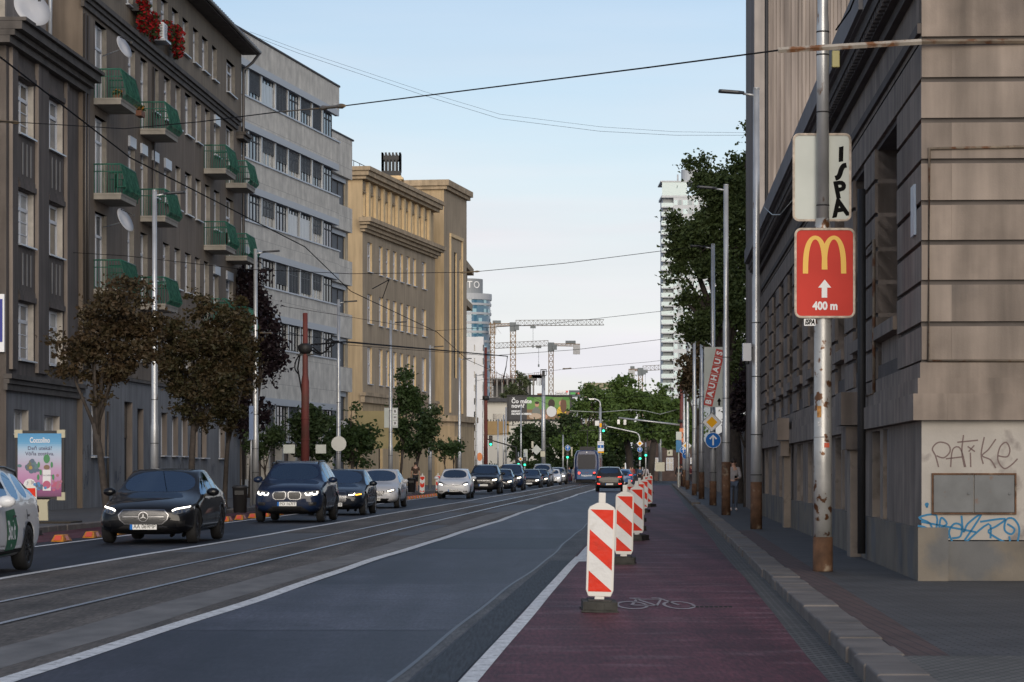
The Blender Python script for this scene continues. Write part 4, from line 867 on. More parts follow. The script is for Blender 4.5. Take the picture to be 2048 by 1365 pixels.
# ---- billboards
Yb = 350; p0, p1 = P(1016, 840, Yb), P(1142, 794, Yb); w = p1.x - p0.x; h = p1.z - p0.z
t = root('billboard', 'large roadside billboard with three people laughing at a table', 'billboard', (p0.x, Yb, 0))
q = MB(); q.box(-.15, w + .15, 0, .5, p0.z - .2, p1.z + .25); fr_ = q.build('panel', m_iron, t)
q = MB(); q.box(P(1085.5, 0, Yb).x - p0.x - .2, P(1093, 0, Yb).x - p0.x + .5, .5, 1.5, 0, p0.z); 
q.build('pole', m_iron, t)
q = MB()
for i in range(5): x = .6 + i * (w - 1.2) / 4; q.tube([(x, -.02, p0.z - .15), (x, -1.2, p0.z - .75), (x, -1.2, p0.z - .55)], .05, 5)
q.box(0, w, -1.25, -.02, p0.z - .72, p0.z - .66); q.build('lamp_bracket', m_iron, t)
q = MB(); T = frame_xz(Vector((0, -.004, p0.z)), (1, 0, 0))
def rect(x0, x1, z0, z1, mi, e): q.add([T @ Vector((x0 * w, z0 * h, e)), T @ Vector((x1 * w, z0 * h, e)), T @ Vector((x1 * w, z1 * h, e)), T @ Vector((x0 * w, z1 * h, e))], [(0, 1, 2, 3)], mi)
def blob(cx, cz, rx, rz, mi, e, n=14): q.add([T @ Vector(((cx + rx * math.cos(2 * math.pi * i / n)) * w, (cz + rz * math.sin(2 * math.pi * i / n)) * h, e)) for i in range(n)], [tuple(range(n))], mi)
rect(0.02, 1, 0.02, .98, 0, .0); rect(.30, .98, .45, .98, 1, .008); rect(.30, .98, .02, .45, 2, .008)
for (x, z, rx, rz, mi) in ((.45, .3, .07, .26, 3), (.43, .16, .10, .13, 4), (.46, .66, .034, .1, 5), (.46, .74, .036, .06, 6), (.69, .36, .08, .24, 7), (.69, .70, .055, .20, 6), (.69, .66, .028, .12, 5), (.85, .34, .075, .26, 8), (.88, .62, .05, .33, 9), (.835, .72, .026, .11, 5), (.58, .14, .05, .1, 5), (.62, .95, .12, .06, 10), (.36, .9, .06, .1, 10), (.93, .93, .07, .08, 10)): blob(x, z, rx, rz, mi, .012 + .0015 * mi)
for s_, z, sz, x in (('Čo máte', .80, .72, .055), ('nové?', .60, .72, .055), ('ODDYCH', .36, .30, .055), ('NA PRVOM MIESTE', .25, .30, .055)): put_text(q, s_, sz, T @ Matrix.Translation((x * w, z * h, .03)), 11, align='LEFT', bold=.02)
q.build('poster', [plain('bb_dark', (.035, .035, .038), .6), plain('bb_green', (.13, .26, .06), .6), plain('bb_brown', (.20, .12, .06), .6), plain('bb_grey', (.16, .17, .15), .6), plain('bb_beige', (.45, .35, .26), .6), plain('bb_skin', (.50, .27, .18), .6), plain('bb_hair', (.03, .015, .01), .6), plain('bb_white', (.62, .62, .62), .6), plain('bb_yellow', (.65, .43, .03), .6), plain('bb_brownhair', (.13, .06, .03), .6), plain('bb_leaf', (.06, .20, .03), .6), m_white], fr_)
Ys = 480
for x0, x1, yt, yb, col_, tx, label in ((1112, 1137, 781, 791, m_white, 'SwissLife', 'small white rooftop sign panel behind the billboard'), (1138, 1163, 781, 794, plain('dark_sign', (.05, .07, .09), .5), '', 'small dark rooftop screen with green and red marks')):
    a, b = P(x0, yb, Ys), P(x1, yt, Ys); t = root('rooftop_sign', label, 'sign', (a.x, Ys, 0)); q = MB(); q.box(0, b.x - a.x, 0, .3, a.z, b.z); q.build('panel', col_, t); q = MB()
    if tx: put_text(q, tx, .62, frame_xz(Vector(((b.x - a.x) * .42, -.01, (a.z + b.z) / 2 - .1)), (1, 0, 0)), 0); q.prism([((b.x - a.x) * .88 + .2 * math.cos(R(60 * i)), .2 * math.sin(R(60 * i))) for i in range(6)], 0, .01, 1, frame_xz(Vector((0, -.012, (a.z + b.z) / 2 + .2)), (1, 0, 0))); q.build('lettering', [m_black, m_red], t)
    else: q.box(.25, 1.1, -.02, -.001, (a.z + b.z) / 2 - .15, (a.z + b.z) / 2 + .2, 0); q.box(1.2, 1.9, -.02, -.001, (a.z + b.z) / 2 - .1, (a.z + b.z) / 2 + .15, 1); q.build('lettering', [plain('led_green', (.05, .35, .06), .5), m_red], t)
    q = MB(); q.box(.3, .6, .1, .28, 0, a.z); q.box(b.x - a.x - .6, b.x - a.x - .3, .1, .28, 0, a.z); q.build('support', m_iron, t)
t, w, h = bld('grey_mid_house', 'pale grey house below the rooftop signs', 'building', 1128, 1170, 800, 560, 15, plain('pale_blue_grey', (.34, .37, .40), .8))
# dark brown house and wall behind the big trees
t, w, h = bld('stone_villa', 'dark brown stone villa wall under the big trees past the crossing', 'building', 1275, 1400, 862, 345, 14, mat('brown_stone', (.075, .05, .042), .9, var=.3, vs=1.5))
for i in range(5): win(t, .6 + i * 1.5, 1.5 + i * 1.5, 1.3, 2.9, -.05, 1, .6, .08)
# ------------------------------------------------------------------ trees
lm_brown = leafmat('leaves_autumn_brown', [(.034, .024, .013), (.075, .048, .025), (.048, .04, .019), (.11, .07, .034)], 2.5)
lm_bgreen = leafmat('leaves_browning_green', [(.026, .027, .012), (.068, .046, .022), (.036, .038, .016), (.11, .066, .030)], 1.6)
lm_purple = leafmat('leaves_dark_purple', [(.012, .008, .010), (.024, .014, .018), (.018, .012, .013)], 2)
lm_green = leafmat('leaves_deep_green', [(.022, .042, .014), (.05, .085, .026), (.035, .06, .02), (.08, .115, .035)], 1.3)
lm_plane = leafmat('leaves_plane', [(.045, .072, .026), (.105, .145, .05), (.07, .10, .036), (.14, .17, .065)], 1.0)
lm_dgreen = leafmat('leaves_dark_green', [(.022, .040, .015), (.05, .078, .028), (.035, .056, .022)], 1.3)
lm_mid = leafmat('leaves_mid_green', [(.035, .07, .016), (.105, .165, .042), (.07, .115, .03), (.14, .20, .06)], .5)
lm_pop = leafmat('leaves_poplar', [(.05, .07, .03), (.10, .12, .06), (.07, .09, .045)], .8)
def tree(name, label, base, blobs, n, ls, lm, tr=.12, seed=0, group=None, dens=11, spread=.22, bare=0, lean=None, fork=None):
    rnd = random.Random(seed); t = root(name, label, 'tree', base, 0, group)
    # blobs: (dx, dy, z, rx, ry, rz)
    tk = MB(); zt = sum(b[2] for b in blobs) / len(blobs); cx = sum(b[0] for b in blobs) / len(blobs); cy = sum(b[1] for b in blobs) / len(blobs)
    fz = fork or zt * .55; lx, ly = lean or (cx * .5, cy * .5)
    pts = [Vector((0, 0, -.05)), Vector((lx * .25, ly * .25, fz * .35)), Vector((lx * .55, ly * .55, fz * .7)), Vector((lx, ly, fz))]
    tk.tube([pts[0], pts[0] + Vector((0, 0, .25))] + pts[1:], [tr * 1.5, tr * 1.1, tr, tr * .9, tr * .8], 9)
    vol = [b[3] * b[4] * b[5] for b in blobs]; tv = sum(vol)
    for b in blobs:
        for k in range(1 if len(blobs) > 4 else 2):
            e = Vector(b[:3]) + Vector((rnd.uniform(-.6, .6) * b[3], rnd.uniform(-.6, .6) * b[4], rnd.uniform(-.3, .8) * b[5])); m = pts[-1].lerp(e, .5) + Vector((rnd.uniform(-.2, .2), rnd.uniform(-.2, .2), .12 * (e - pts[-1]).length)) 
            st = pts[-1] if k else pts[2].lerp(pts[3], rnd.uniform(.2, 1))
            tk.tube([st, m, e], [tr * .62, tr * .36, tr * .10], 6)
            for j in range(2 + bare):
                e2 = m.lerp(e, rnd.uniform(.2, .9)); d = Vector((rnd.uniform(-1, 1), rnd.uniform(-1, 1), rnd.uniform(-.2, 1))) * .45 * max(b[3], b[5]); tk.tube([e2, e2 + d * .5, e2 + d], [tr * .16, tr * .1, tr * .04], 5)
    tk.build('trunk', m_bark, t)
    lf = MB(); V = lf.v; Fc = lf.f
    for b, v in zip(blobs, vol):
        subs = []
        for k in range(rnd.randint(6, 9)):                  # lumps of foliage on the blob, with gaps between them
            d = Vector((rnd.gauss(0, 1), rnd.gauss(0, 1), rnd.gauss(0, 1))).normalized(); rr = rnd.uniform(.35, .88); f = rnd.uniform(.30, .52)
            subs.append((Vector((b[0] + d.x * rr * b[3], b[1] + d.y * rr * b[4], b[2] + d.z * rr * b[5])), f, d))
        nc = max(3, int(n * v / tv / dens))
        for c in range(nc):
            c1, f, dd = rnd.choice(subs); d = (Vector((rnd.gauss(0, 1), rnd.gauss(0, 1), rnd.gauss(0, 1))).normalized() + dd * .5).normalized(); rr = rnd.uniform(.15, 1) ** .5
            if rnd.random() < .10: rr *= rnd.uniform(1.05, 1.5)
            c0 = c1 + Vector((d.x * rr * f * b[3], d.y * rr * f * b[4], d.z * rr * f * b[5])); sp = spread * rnd.uniform(.35, 1.3); ax = Vector((rnd.gauss(0, 1), rnd.gauss(0, 1), rnd.gauss(0, .5))).normalized() * sp * 1.5
            for k in range(int(dens * rnd.uniform(.5, 1.7))):
                p = c0 + ax * rnd.uniform(-1, 1) + Vector((rnd.gauss(0, sp * .6), rnd.gauss(0, sp * .6), rnd.gauss(0, sp * .5)))
                a = Vector((rnd.gauss(0, 1), rnd.gauss(0, 1), rnd.gauss(0, .7) - .25)).normalized(); u = a.cross(Vector((rnd.gauss(0, 1), rnd.gauss(0, 1), rnd.gauss(0, 1)))).normalized(); s_ = ls * rnd.uniform(.55, 1.45)
                i = len(V); nn = a.cross(u) * (s_ * .18)
                V += [tuple(p - a * s_ * .5), tuple(p + u * s_ * .34 + a * s_ * .02 + nn), tuple(p + a * s_ * .5), tuple(p - u * s_ * .34 + a * s_ * .02 + nn)]
                Fc.append([i, i + 1, i + 2, i + 3])
    lf.m = [0] * len(Fc); lf.s = [False] * len(Fc); lf.build('crown', lm, t); return t
def blobs_px(base, Y, L, dyr=1.0):       # (px, py, rpx, rpy, ddepth)
    out = []
    for x, y, rx, ry, dd in L: p = P(x, y, Y); out.append((p.x - base[0], dd, p.z, rx * Y / F, rx * Y / F * dyr, ry * Y / F))
    return out
def T_(name, label, xt, Y, L, n, ls, lm, **k):
    b = (P(xt, 0, Y).x, Y, 0.1); return tree(name, label, b, blobs_px(b, Y, L), n, ls, lm, **k)
T_('maple_tree', 'sparse young maple with withered brown leaves nearest the lightbox', 214, 75, [(225, 640, 80, 62, 0), (165, 680, 62, 55, .2), (285, 665, 50, 60, 0), (215, 725, 80, 45, 0), (150, 745, 40, 30, .1), (250, 590, 48, 34, 0), (205, 795, 22, 40, 0), (275, 725, 45, 30, 0)], 9000, .13, lm_brown, tr=.10, seed=1, spread=.16, bare=2, lean=(-.35, 0), fork=2.6)
T_('maple_tree', 'maple with brown top and dark green lower crown left of the second lamp', 381, 88, [(400, 620, 34, 32, 0), (365, 680, 60, 55, 0), (430, 690, 62, 62, 0), (370, 750, 58, 48, 0), (430, 770, 60, 48, 0), (395, 820, 45, 30, 0), (465, 650, 40, 45, 0)], 12000, .14, lm_bgreen, tr=.11, seed=2, spread=.17, lean=(.1, 0))
T_('maple_tree', 'brown and green maple close behind the blue car, right of its neighbour', 449, 95, [(470, 700, 42, 72, 0), (455, 790, 52, 55, 0), (490, 745, 26, 60, 0), (440, 850, 36, 28, 0)], 6500, .14, lm_bgreen, tr=.09, seed=3, spread=.17)
T_('copper_beech', 'dark purple leaved tree in front of the pale office block', 503, 128, [(500, 620, 40, 85, 0), (525, 700, 40, 60, 0), (500, 780, 42, 80, 0), (540, 640, 22, 45, 0), (545, 725, 22, 28, 0), (512, 560, 22, 35, 0)], 7000, .22, lm_purple, tr=.16, seed=4, spread=.28)
T_('shrub', 'low dark green shrub at the foot of the purple tree', 535, 122, [(535, 890, 38, 40, 0), (510, 900, 24, 30, 0)], 1600, .16, lm_dgreen, tr=.05, seed=5)
T_('young_tree', 'bushy green tree left of the red mast', 600, 150, [(612, 850, 26, 42, 0), (640, 870, 42, 50, 0), (600, 900, 24, 30, 0)], 2600, .24, lm_dgreen, tr=.1, seed=6, spread=.3)
T_('young_tree', 'bright green tree beside the third lamp in front of the canvas', 706, 155, [(690, 860, 40, 48, 0), (715, 890, 36, 42, 0), (708, 818, 12, 22, 0), (665, 900, 30, 30, 0), (730, 915, 18, 22, 0)], 3400, .24, lm_green, tr=.1, seed=7, spread=.3)
T_('young_tree', 'slim tall green tree directly right of the fourth lamp', 800, 172, [(808, 775, 22, 36, 0), (812, 835, 26, 45, 0), (803, 880, 18, 30, 0), (828, 800, 16, 22, 0)], 2600, .24, lm_green, tr=.09, seed=8, spread=.28)
T_('young_tree', 'round dark green tree behind the man in shorts', 828, 176, [(835, 850, 30, 40, 0), (855, 870, 26, 36, 0), (828, 890, 26, 24, 0), (866, 850, 16, 28, 0)], 2600, .24, lm_dgreen, tr=.09, seed=9, spread=.28)
T_('sapling', 'thin sapling with sparse leaves before the tower portal', 893, 190, [(893, 895, 12, 24, 0), (880, 900, 9, 18, 0)], 500, .24, lm_green, tr=.05, seed=10, spread=.3)
T_('sapling', 'second thin sapling nearest the tower corner', 908, 196, [(909, 893, 10, 16, 0), (903, 900, 8, 14, 0)], 420, .24, lm_green, tr=.05, seed=11, spread=.3)
T_('plane_tree', 'big dark green tree towering over the right pavement beside the ribbed block', 1474, 108, [(1462, 420, 48, 95, 0), (1425, 400, 40, 62, 0), (1400, 340, 24, 34, 0), (1495, 330, 30, 70, 0), (1390, 500, 52, 62, 0), (1450, 540, 62, 85, 0), (1355, 450, 24, 28, 0), (1355, 560, 26, 26, 0), (1420, 640, 50, 60, 0), (1475, 680, 44, 80, 0), (1500, 480, 30, 100, 0), (1480, 780, 36, 70, 0), (1370, 600, 24, 24, 0), (1500, 265, 14, 24, 0)], 44000, .155, lm_plane, tr=.28, seed=12, spread=.24, fork=6)
T_('chestnut_tree', 'browned chestnut tree by the far right street lamps', 1396, 165, [(1380, 740, 30, 40, 0), (1405, 720, 26, 36, 0), (1375, 775, 28, 20, 0), (1420, 760, 26, 50, 0)], 3000, .26, lm_brown, tr=.14, seed=13, spread=.3)
T_('hedge_tree', 'low dark red leaved tree overhanging the garden wall', 1492, 98, [(1488, 800, 24, 48, 0), (1478, 850, 22, 26, 0), (1500, 760, 18, 40, 0)], 2200, .17, lm_purple, tr=.08, seed=14)
C4 = 'broad park trees beyond the crossing'
T_('lime_tree', 'broad green park tree rising behind the tram at left of the group', 1165, 300, [(1165, 850, 34, 44, 0), (1195, 810, 34, 40, 0), (1150, 890, 34, 36, 1), (1185, 880, 30, 34, -1)], 6500, .42, lm_mid, tr=.3, seed=15, spread=.5, group=C4)
T_('lime_tree', 'tallest broad park tree over the mast arm in mid street', 1262, 312, [(1235, 790, 36, 32, 0), (1262, 815, 36, 44, 0), (1225, 840, 34, 42, 0), (1245, 870, 36, 36, -2), (1262, 770, 14, 16, 0)], 8500, .42, lm_mid, tr=.45, seed=16, spread=.5, group=C4)
T_('lime_tree', 'darker park tree with a leaning trunk in front of the brown villa', 1300, 320, [(1302, 815, 32, 34, 0), (1325, 850, 36, 40, 0), (1295, 860, 34, 32, 0), (1335, 815, 24, 30, 0), (1318, 785, 12, 16, 0)], 7500, .42, lm_mid, tr=.45, seed=17, spread=.5, group=C4)
T_('lime_tree', 'park tree at the right end of the group behind the steel mast', 1370, 300, [(1358, 830, 28, 40, 0), (1372, 790, 20, 34, 0), (1385, 850, 24, 40, 0), (1345, 870, 24, 24, 0)], 5200, .42, lm_mid, tr=.3, seed=18, spread=.5, group=C4)
T_('street_tree', 'dark low tree under the left half of the billboard', 1046, 310, [(1050, 880, 26, 26, 0), (1075, 865, 24, 22, 0), (1040, 905, 18, 18, 0), (1095, 890, 24, 34, 0)], 4200, .4, lm_dgreen, tr=.2, seed=19, spread=.5)
T_('street_tree', 'dark green tree under the right half of the billboard', 1120, 318, [(1115, 895, 28, 34, 0), (1135, 870, 24, 40, 0), (1110, 930, 24, 14, 0)], 4000, .4, lm_dgreen, tr=.2, seed=20, spread=.5)
T_('hedge', 'low green hedge behind the far queue of cars', 1010, 305, [(985, 945, 18, 8, 0), (1035, 938, 20, 12, 0), (1075, 935, 22, 14, 0)], 2200, .4, lm_dgreen, tr=.06, seed=21, spread=.4)
T_('hedge', 'tall dark hedge mass in shade behind the tram', 1240, 335, [(1180, 915, 40, 26, 0), (1230, 915, 40, 28, 0), (1270, 918, 30, 24, 0), (1150, 925, 30, 20, 0), (1200, 890, 40, 24, 1)], 6000, .45, lm_dgreen, tr=.08, seed=22, spread=.5)  # added foliage that stands in for the dark green shade
for i, (x, y, ry) in enumerate(((1040, 775, 36), (1052, 780, 30), (1026, 785, 24), (1012, 790, 22))):
    T_('poplar', ['tallest thin poplar in front of the unfinished building', 'second poplar just right of the tallest one', 'shorter poplar left of the tallest one', 'lowest poplar at the left end of the row'][i], x, 520, [(x, y, 5, ry, 0), (x + 1, y + 30, 5, 20, 0)], 380, .7, lm_pop, tr=.2, seed=30 + i, spread=.5, group='poplars before the building site')
# flowers at the top floor of the apartment house
def flowerbox(label, px, py, w, h, seed, col='red'):
    u, z = FB.uz(px, py); rnd = random.Random(seed); p = FB.A + FB.d * u; t = root('geranium_box', label, 'flower box', (p.x, p.y, z), FB.rz, 'flower boxes on the apartment house'); q = MB(); q.box(-w / 2, w / 2, -.32, -.05, -.12, .12); q.build('box', m_iron, t)
    f = MB(); lf = MB()
    for i in range(int(330 * w * h)):
        x = rnd.uniform(-w / 2, w / 2); zz = rnd.uniform(-h * .8, .4) * (1 - .5 * abs(x) / w); c = Vector((x, -.2 - rnd.random() * .35, zz)); s_ = rnd.uniform(.05, .09)
        a = Vector((rnd.gauss(0, 1), rnd.gauss(0, 1), rnd.gauss(0, 1))).normalized(); b = a.orthogonal().normalized() * s_; a = a * s_; (f if rnd.random() < .62 else lf).quad(c - a, c + b, c + a, c - b)
    f.build('flowers', plain('geranium_red', (.26, .014, .016), .8, spec=.1) if col == 'red' and 'geranium_red' not in bpy.data.materials else bpy.data.materials.get('geranium_red') if col == 'red' else plain('flower_' + col, (.30, .14, .02), .6), t); lf.build('leaves', lm_dgreen, t)
flowerbox('red geranium box left of the air conditioner on the top floor', 268, 22, 1.5, 1.1, 1); flowerbox('red hanging geraniums behind the air conditioner', 288, 45, 1.0, .9, 2); flowerbox('red geraniums trailing low right of the air conditioner', 336, 72, 1.6, 1.2, 3); flowerbox('red geraniums directly below the air conditioner', 316, 62, 1.1, .7, 4)
def bal_item(u, z, y): p = FB.A + FB.d * u + Vector((-FB.d.y, FB.d.x)) * y; return (p.x, p.y, z)
for x, z, lab in ((195, 14.36, 'planter with orange flowers at the left end of the upper green balcony'), (240, 14.36, 'planter with orange flowers at the right end of the upper green balcony')):
    t = root('planter', lab, 'planter', bal_item(FB.u(x) + (.2 if x > 200 else .1), z, -.75), FB.rz); q = MB(); q.box(0, .7, 0, .22, 0, .2); q.build('tub', mat('terracotta' + str(x), (.16, .07, .04), .8), t); f = MB(); rnd = random.Random(x)
    for i in range(120): c = Vector((rnd.uniform(0, .7), rnd.uniform(0, .25), .2 + rnd.random() * .22)); a = Vector((rnd.gauss(0, 1), rnd.gauss(0, 1), rnd.gauss(0, 1))).normalized(); b = a.orthogonal().normalized() * .04; f.quad(c - a * .05, c + b, c + a * .05, c - b, 0 if rnd.random() < .75 else 1)
    f.build('plants', [lm_dgreen, plain('marigold' + str(x), (.45, .20, .02), .6)], t)
def chair(label, u, z, y, rz=0, m=None):
    t = root('balcony_chair', label, 'chair', bal_item(u, z, y), FB.rz + rz); q = MB(); q.box(-.2, .2, -.2, .2, .42, .46); q.build('seat', m, t); q = MB(); q.box(-.2, .2, .18, .21, .47, .9); q.build('backrest', m, t)
    for sx in (-1, 1):
        for sy in (-1, 1): q = MB(); q.tube([(sx * .18, sy * .18, 0), (sx * .18, sy * .18, .42)], .016, 5); q.build('leg', m, t)
chair('dark green metal chair on the middle balcony of the left column', FB.u(215), 11.05, -.5, .5, m_grail); chair('second green metal chair next to it by the railing', FB.u(233), 11.05, -.5, -.7, m_grail)
chair('dark wicker chair on the balcony two floors under the ledge, third column', FB.u(440), 11.12, -.5, .3, mat('dark_wicker', (.035, .015, .012), .8)); chair('black chair on the upper right balcony beside the pink cloth', FB.u(470), 14.45, -.55, .2, m_iron)
t = root('drying_cloth', 'pink cloth hanging over a rack on the upper right balcony', 'cloth', bal_item(FB.u(478), 14.5, -.6), FB.rz); q = MB(); rnd = random.Random(6); vs = [(x * .1 - .25, rnd.uniform(-.04, .04) , zz * .14 + (.1 * abs(x - 2) if zz == 0 else 0)) for zz in range(6) for x in range(6)]; q.add(vs, [(r * 6 + c, r * 6 + c + 1, r * 6 + c + 7, r * 6 + c + 6) for r in range(5) for c in range(5)], 0, True); o = q.build('cloth', plain('pink_cloth', (.45, .12, .20), .9), t); s_ = o.modifiers.new('thick', 'SOLIDIFY'); s_.thickness = .012
# air conditioner and satellite dishes
u, z = FB.uz(306, 64); p = bal_item(u, z - .35, -.15); t = root('air_conditioner', 'white outdoor air conditioning unit on a bracket among red geraniums', 'air conditioner', p, FB.rz); q = MB(); q.box(-.42, .42, -.34, 0, .02, .66); q.build('casing', m_white, t, .02)
q = MB(); T = frame_xz(Vector((0.08, -.345, .34)), (1, 0, 0)); 
for r in (.08, .15, .22, .27): ribbon(q, arc(0, 0, r, r, 0, 360, 24), .02, T, 0, True)
for i in range(9): q.box(-.425, -.421, -.30, -.04, .08 + i * .06, .11 + i * .06, 0)
q.build('fan_grille', m_dark, t); q = MB(); q.box(-.6, .6, -.45, .05, -.08, .0); q.build('bracket', m_sillm, t)
def dish(label, px, py, r, fac, off, yaw, wallx, m=None):
    u, z = fac.uz(px, py, off); q0 = fac.A + fac.d * u + Vector((-fac.d.y, fac.d.x)) * off; t = root('satellite_dish', label, 'satellite dish', (q0.x, q0.y, z), 0, 'satellite dishes on the left facades')
    T = Matrix.Rotation(yaw, 4, 'Z') @ Matrix.Rotation(R(90 - 25), 4, 'X'); q = MB(); prof = [(0, .0)] + [(r * i / 6, .22 * r * (i / 6) ** 2) for i in range(1, 7)] + [(r, .22 * r + .012), (r * .5, .068 * r + .012), (0, .012)]
    q.lathe(prof, 28, 0, T); q.build('reflector', m or plain('dish_grey%d' % px, (.42, .43, .46), .5), t); q = MB(); c = T @ Vector((0, 0, r * 1.0)); q.tube([T @ Vector((0, r * .98, r * .2)), c], .015, 5); q.box(c.x - .04, c.x + .04, c.y - .05, c.y + .05, c.z - .04, c.z + .04); q.build('feed_arm', m_iron, t)
    wq = fac.A + fac.d * (u + wallx); q = MB(); q.tube([(0, 0, -.02), (wq.x - q0.x, wq.y - q0.y, -.12)], .02, 5); q.build('mount', m_sillm, t)
dish('large grey satellite dish in front of the top windows of the dark house', 60, 22, .62, FA, -.5, R(40), .5)
dish('thin white satellite dish above the upper green balcony', 244, 97, .42, FB, -.9, R(68), 1.0); dish('grey satellite dish beside the wall under the second balcony', 246, 443, .45, FB, -.9, R(68), 1.0)
# ------------------------------------------------------------------ street furniture
m_lampd = plain('lamp_head_grey', (.035, .038, .045), .45, .3)
def lamp(label, px, Y, ztop, arm, side, xw=None, low=None, mlow=None, name='street_lamp', cat='street lamp', group='tall steel street lamps'):
    x = (px - CX) * Y / F; z0 = .115; t = root(name, label, cat, (x, Y, z0), 0, group); ztop -= z0; q = MB()
    q.tube([(0, 0, 0), (0, 0, 2.6), (0, 0, 2.75), (0, 0, 5.6), (0, 0, 5.72), (0, 0, ztop)], [.125, .12, .10, .098, .078, .07], 14); q.tube([(0, 0, ztop), (0, 0, ztop + .03)], .075, 14)
    for z in (1.2, 2.1, 3.4, 4.6): q.tube([(0, 0, z), (0, 0, z + .02)], .128 if z < 2.6 else .106, 14, 1)
    q.build('pole', [m_steel, m_iron], t)
    if low: q = MB(); q.tube([(0, 0, 0), (0, 0, low)], [.134, .130], 14); q.build('rusty_sleeve', m_rust, t)
    if arm:
        q = MB(); s_ = side; q.tube([(0, 0, ztop - .14), (s_ * .3, 0, ztop - .10)], .03, 6); q.build('arm', m_steel, t)
        q = MB(); q.prism([(.26, -.05), (.4, -.11), (arm, -.13), (arm + .06, -.1), (arm + .06, .1), (arm, .13), (.4, .11), (.26, .05)], -.13, -.07, 0, Matrix.Translation((0, 0, ztop)) @ Matrix.Scale(s_, 4, (1, 0, 0)) @ Matrix.Rotation(R(-4), 4, 'Y')); q.build('lamp_head', m_lampd, t, .015)
    return t
for i, (px, Y, lab) in enumerate(((309, 82, 'street lamp between the two brown maples on the left'), (511, 104, 'street lamp in front of the purple tree'), (677, 135, 'street lamp carrying a round sign back near the office wing'), (781, 154, 'street lamp with a grey panel sign before the yellow school'), (860, 184.6, 'street lamp at the tower corner of the school'), (919, 205, 'slim street lamp in front of the tower portal'), (952, 240, 'far left street lamp before the white slab house'), (967, 262, 'farther thin street lamp beside the dark red mast'))):
    lamp(lab, px, Y, 9.75, .85, 1)
lamp('big street lamp in front of the ribbed tower block with a dark flat head', 1512.5, 61.5, 9.95, .78, -1, low=1.05)
lamp('street lamp right of the tilted red lettered sign', 1452, 80.4, 9.75, .78, -1, low=1.55)
lamp('street lamp that carries the blue arrow sign and the diamond', 1426, 101.6, 9.75, .78, -1, low=.9)
lamp('mast without lamp directly left of the diamond sign', 1403, 124, 7.1, 0, -1, low=1.2, group='bare steel masts on the right'); lamp('second bare mast further left along the right kerb', 1388.5, 141, 7.9, 0, -1, low=.6, group='bare steel masts on the right')
lamp('far right street lamp by the chestnut tree', 1375, 183, 9.9, .8, -1, low=.6); lamp('farthest short mast on the right kerb', 1368, 209, 7.4, 0, -1, low=1.3, group='bare steel masts on the right')
# the near mast with the signs
X0 = (1645.5 - CX) * 36 / F; nm = root('sign_mast', 'near rusty steel mast carrying the red arches sign', 'mast', (X0, 36, .115)); q = MB()
q.tube([(0, 0, 0), (0, 0, 1.75), (0, 0, 1.76), (0, 0, 4.35), (0, 0, 4.5), (0, 0, 4.62)], [.122, .119, .117, .113, .108, .084], 24, 1); q.tube([(0, 0, 4.62), (0, 0, 7.15), (0, 0, 7.3), (0, 0, 12)], [.083, .081, .070, .066], 24, 0)
for z in (1.75, 3.55): q.tube([(0, 0, z), (0, 0, z + .015)], .121, 24, 1)
for z in (4.78, 6.0, 6.75, 7.05): q.tube([(0, 0, z), (0, 0, z + .018)], .086, 24, 2)
q.build('pole', [m_steel, m_steelrust, m_iron], nm); q = MB(); q.tube([(0, 0, 0), (0, 0, .02), (0, 0, .44), (0, 0, .45)], [.134, .132, .130, .122], 24); q.build('rusty_sleeve', m_rust, nm)
q = MB()
def stick(x, y, w, h, mi, d=.121):
    p = P(x, y, 36); an = (p.x - X0) / d; q.add([(d * math.sin(a), -d * math.cos(a) - .001, z - .115) for z in (p.z - h / 2, p.z + h / 2) for a in (an - w / 2 / d, an, an + w / 2 / d)], [(0, 1, 4, 3), (1, 2, 5, 4)], mi)
stick(1636, 824, .06, .15, 0); stick(1652, 891, .075, .06, 1); stick(1637, 848, .05, .06, 2)
q.build('sticker', [mat('sticker_orange', (.42, .20, .05), .6, var=.5, vs=20), plain('sticker_red', (.55, .10, .05), .6), mat('sticker_white', (.5, .5, .5), .6, var=.6, vs=30)], nm)
def panel(name, label, x0, y0, x1, y1, Y, off, face, rim=None, parent=None, r=.08, cat='sign', tilt=0, back=None, th=.03):
    a, b = P(x0, y1, Y), P(x1, y0, Y); w, h = b.x - a.x, b.z - a.z; T = frame_xz(Vector(((a.x + b.x) / 2, Y + off, (a.z + b.z) / 2)), (1, 0, 0)) @ Matrix.Rotation(tilt, 4, 'Z')
    t = root(name, label, cat, T.translation); T0 = frame_xz(Vector((0, 0, 0)), (1, 0, 0)) @ Matrix.Rotation(tilt, 4, 'Z'); q = MB(); q.prism(rrect(w, h, r, 5), -th, 0, 0, T0); q.build('panel', face, t)
    if rim: q = MB(); ribbon(q, rrect(w - .005, h - .005, r, 5), .028, T0, 0, True, .0); ribbon(q, rrect(w - .005, h - .005, r, 5), .028, T0, 0, True, .014); q.tube([T0 @ Vector((*p, .004)) for p in rrect(w, h, r, 5) + [rrect(w, h, r, 5)[0]]], .014, 6); q.build('rim', rim, t)
    return t, T0, w, h
m_rim = mat('worn_sign_rim', (.42, .36, .30), .6, .3, var=.4, vs=9)
m_mred = mat('faded_red_panel', (.52, .045, .032), .6, spec=.2, var=.10, vs=1.5)
t, T0, w, h = panel('arches_sign', 'red sign with yellow arches, white arrow and 400 m', 1588.5, 460, 1706, 636, 36, -.13, m_mred, m_rim, r=.075)
k = w / 117.5; q = MB(); sx = lambda x: (x - 1647.2) * k; sy = lambda y: -(y - 548) * k
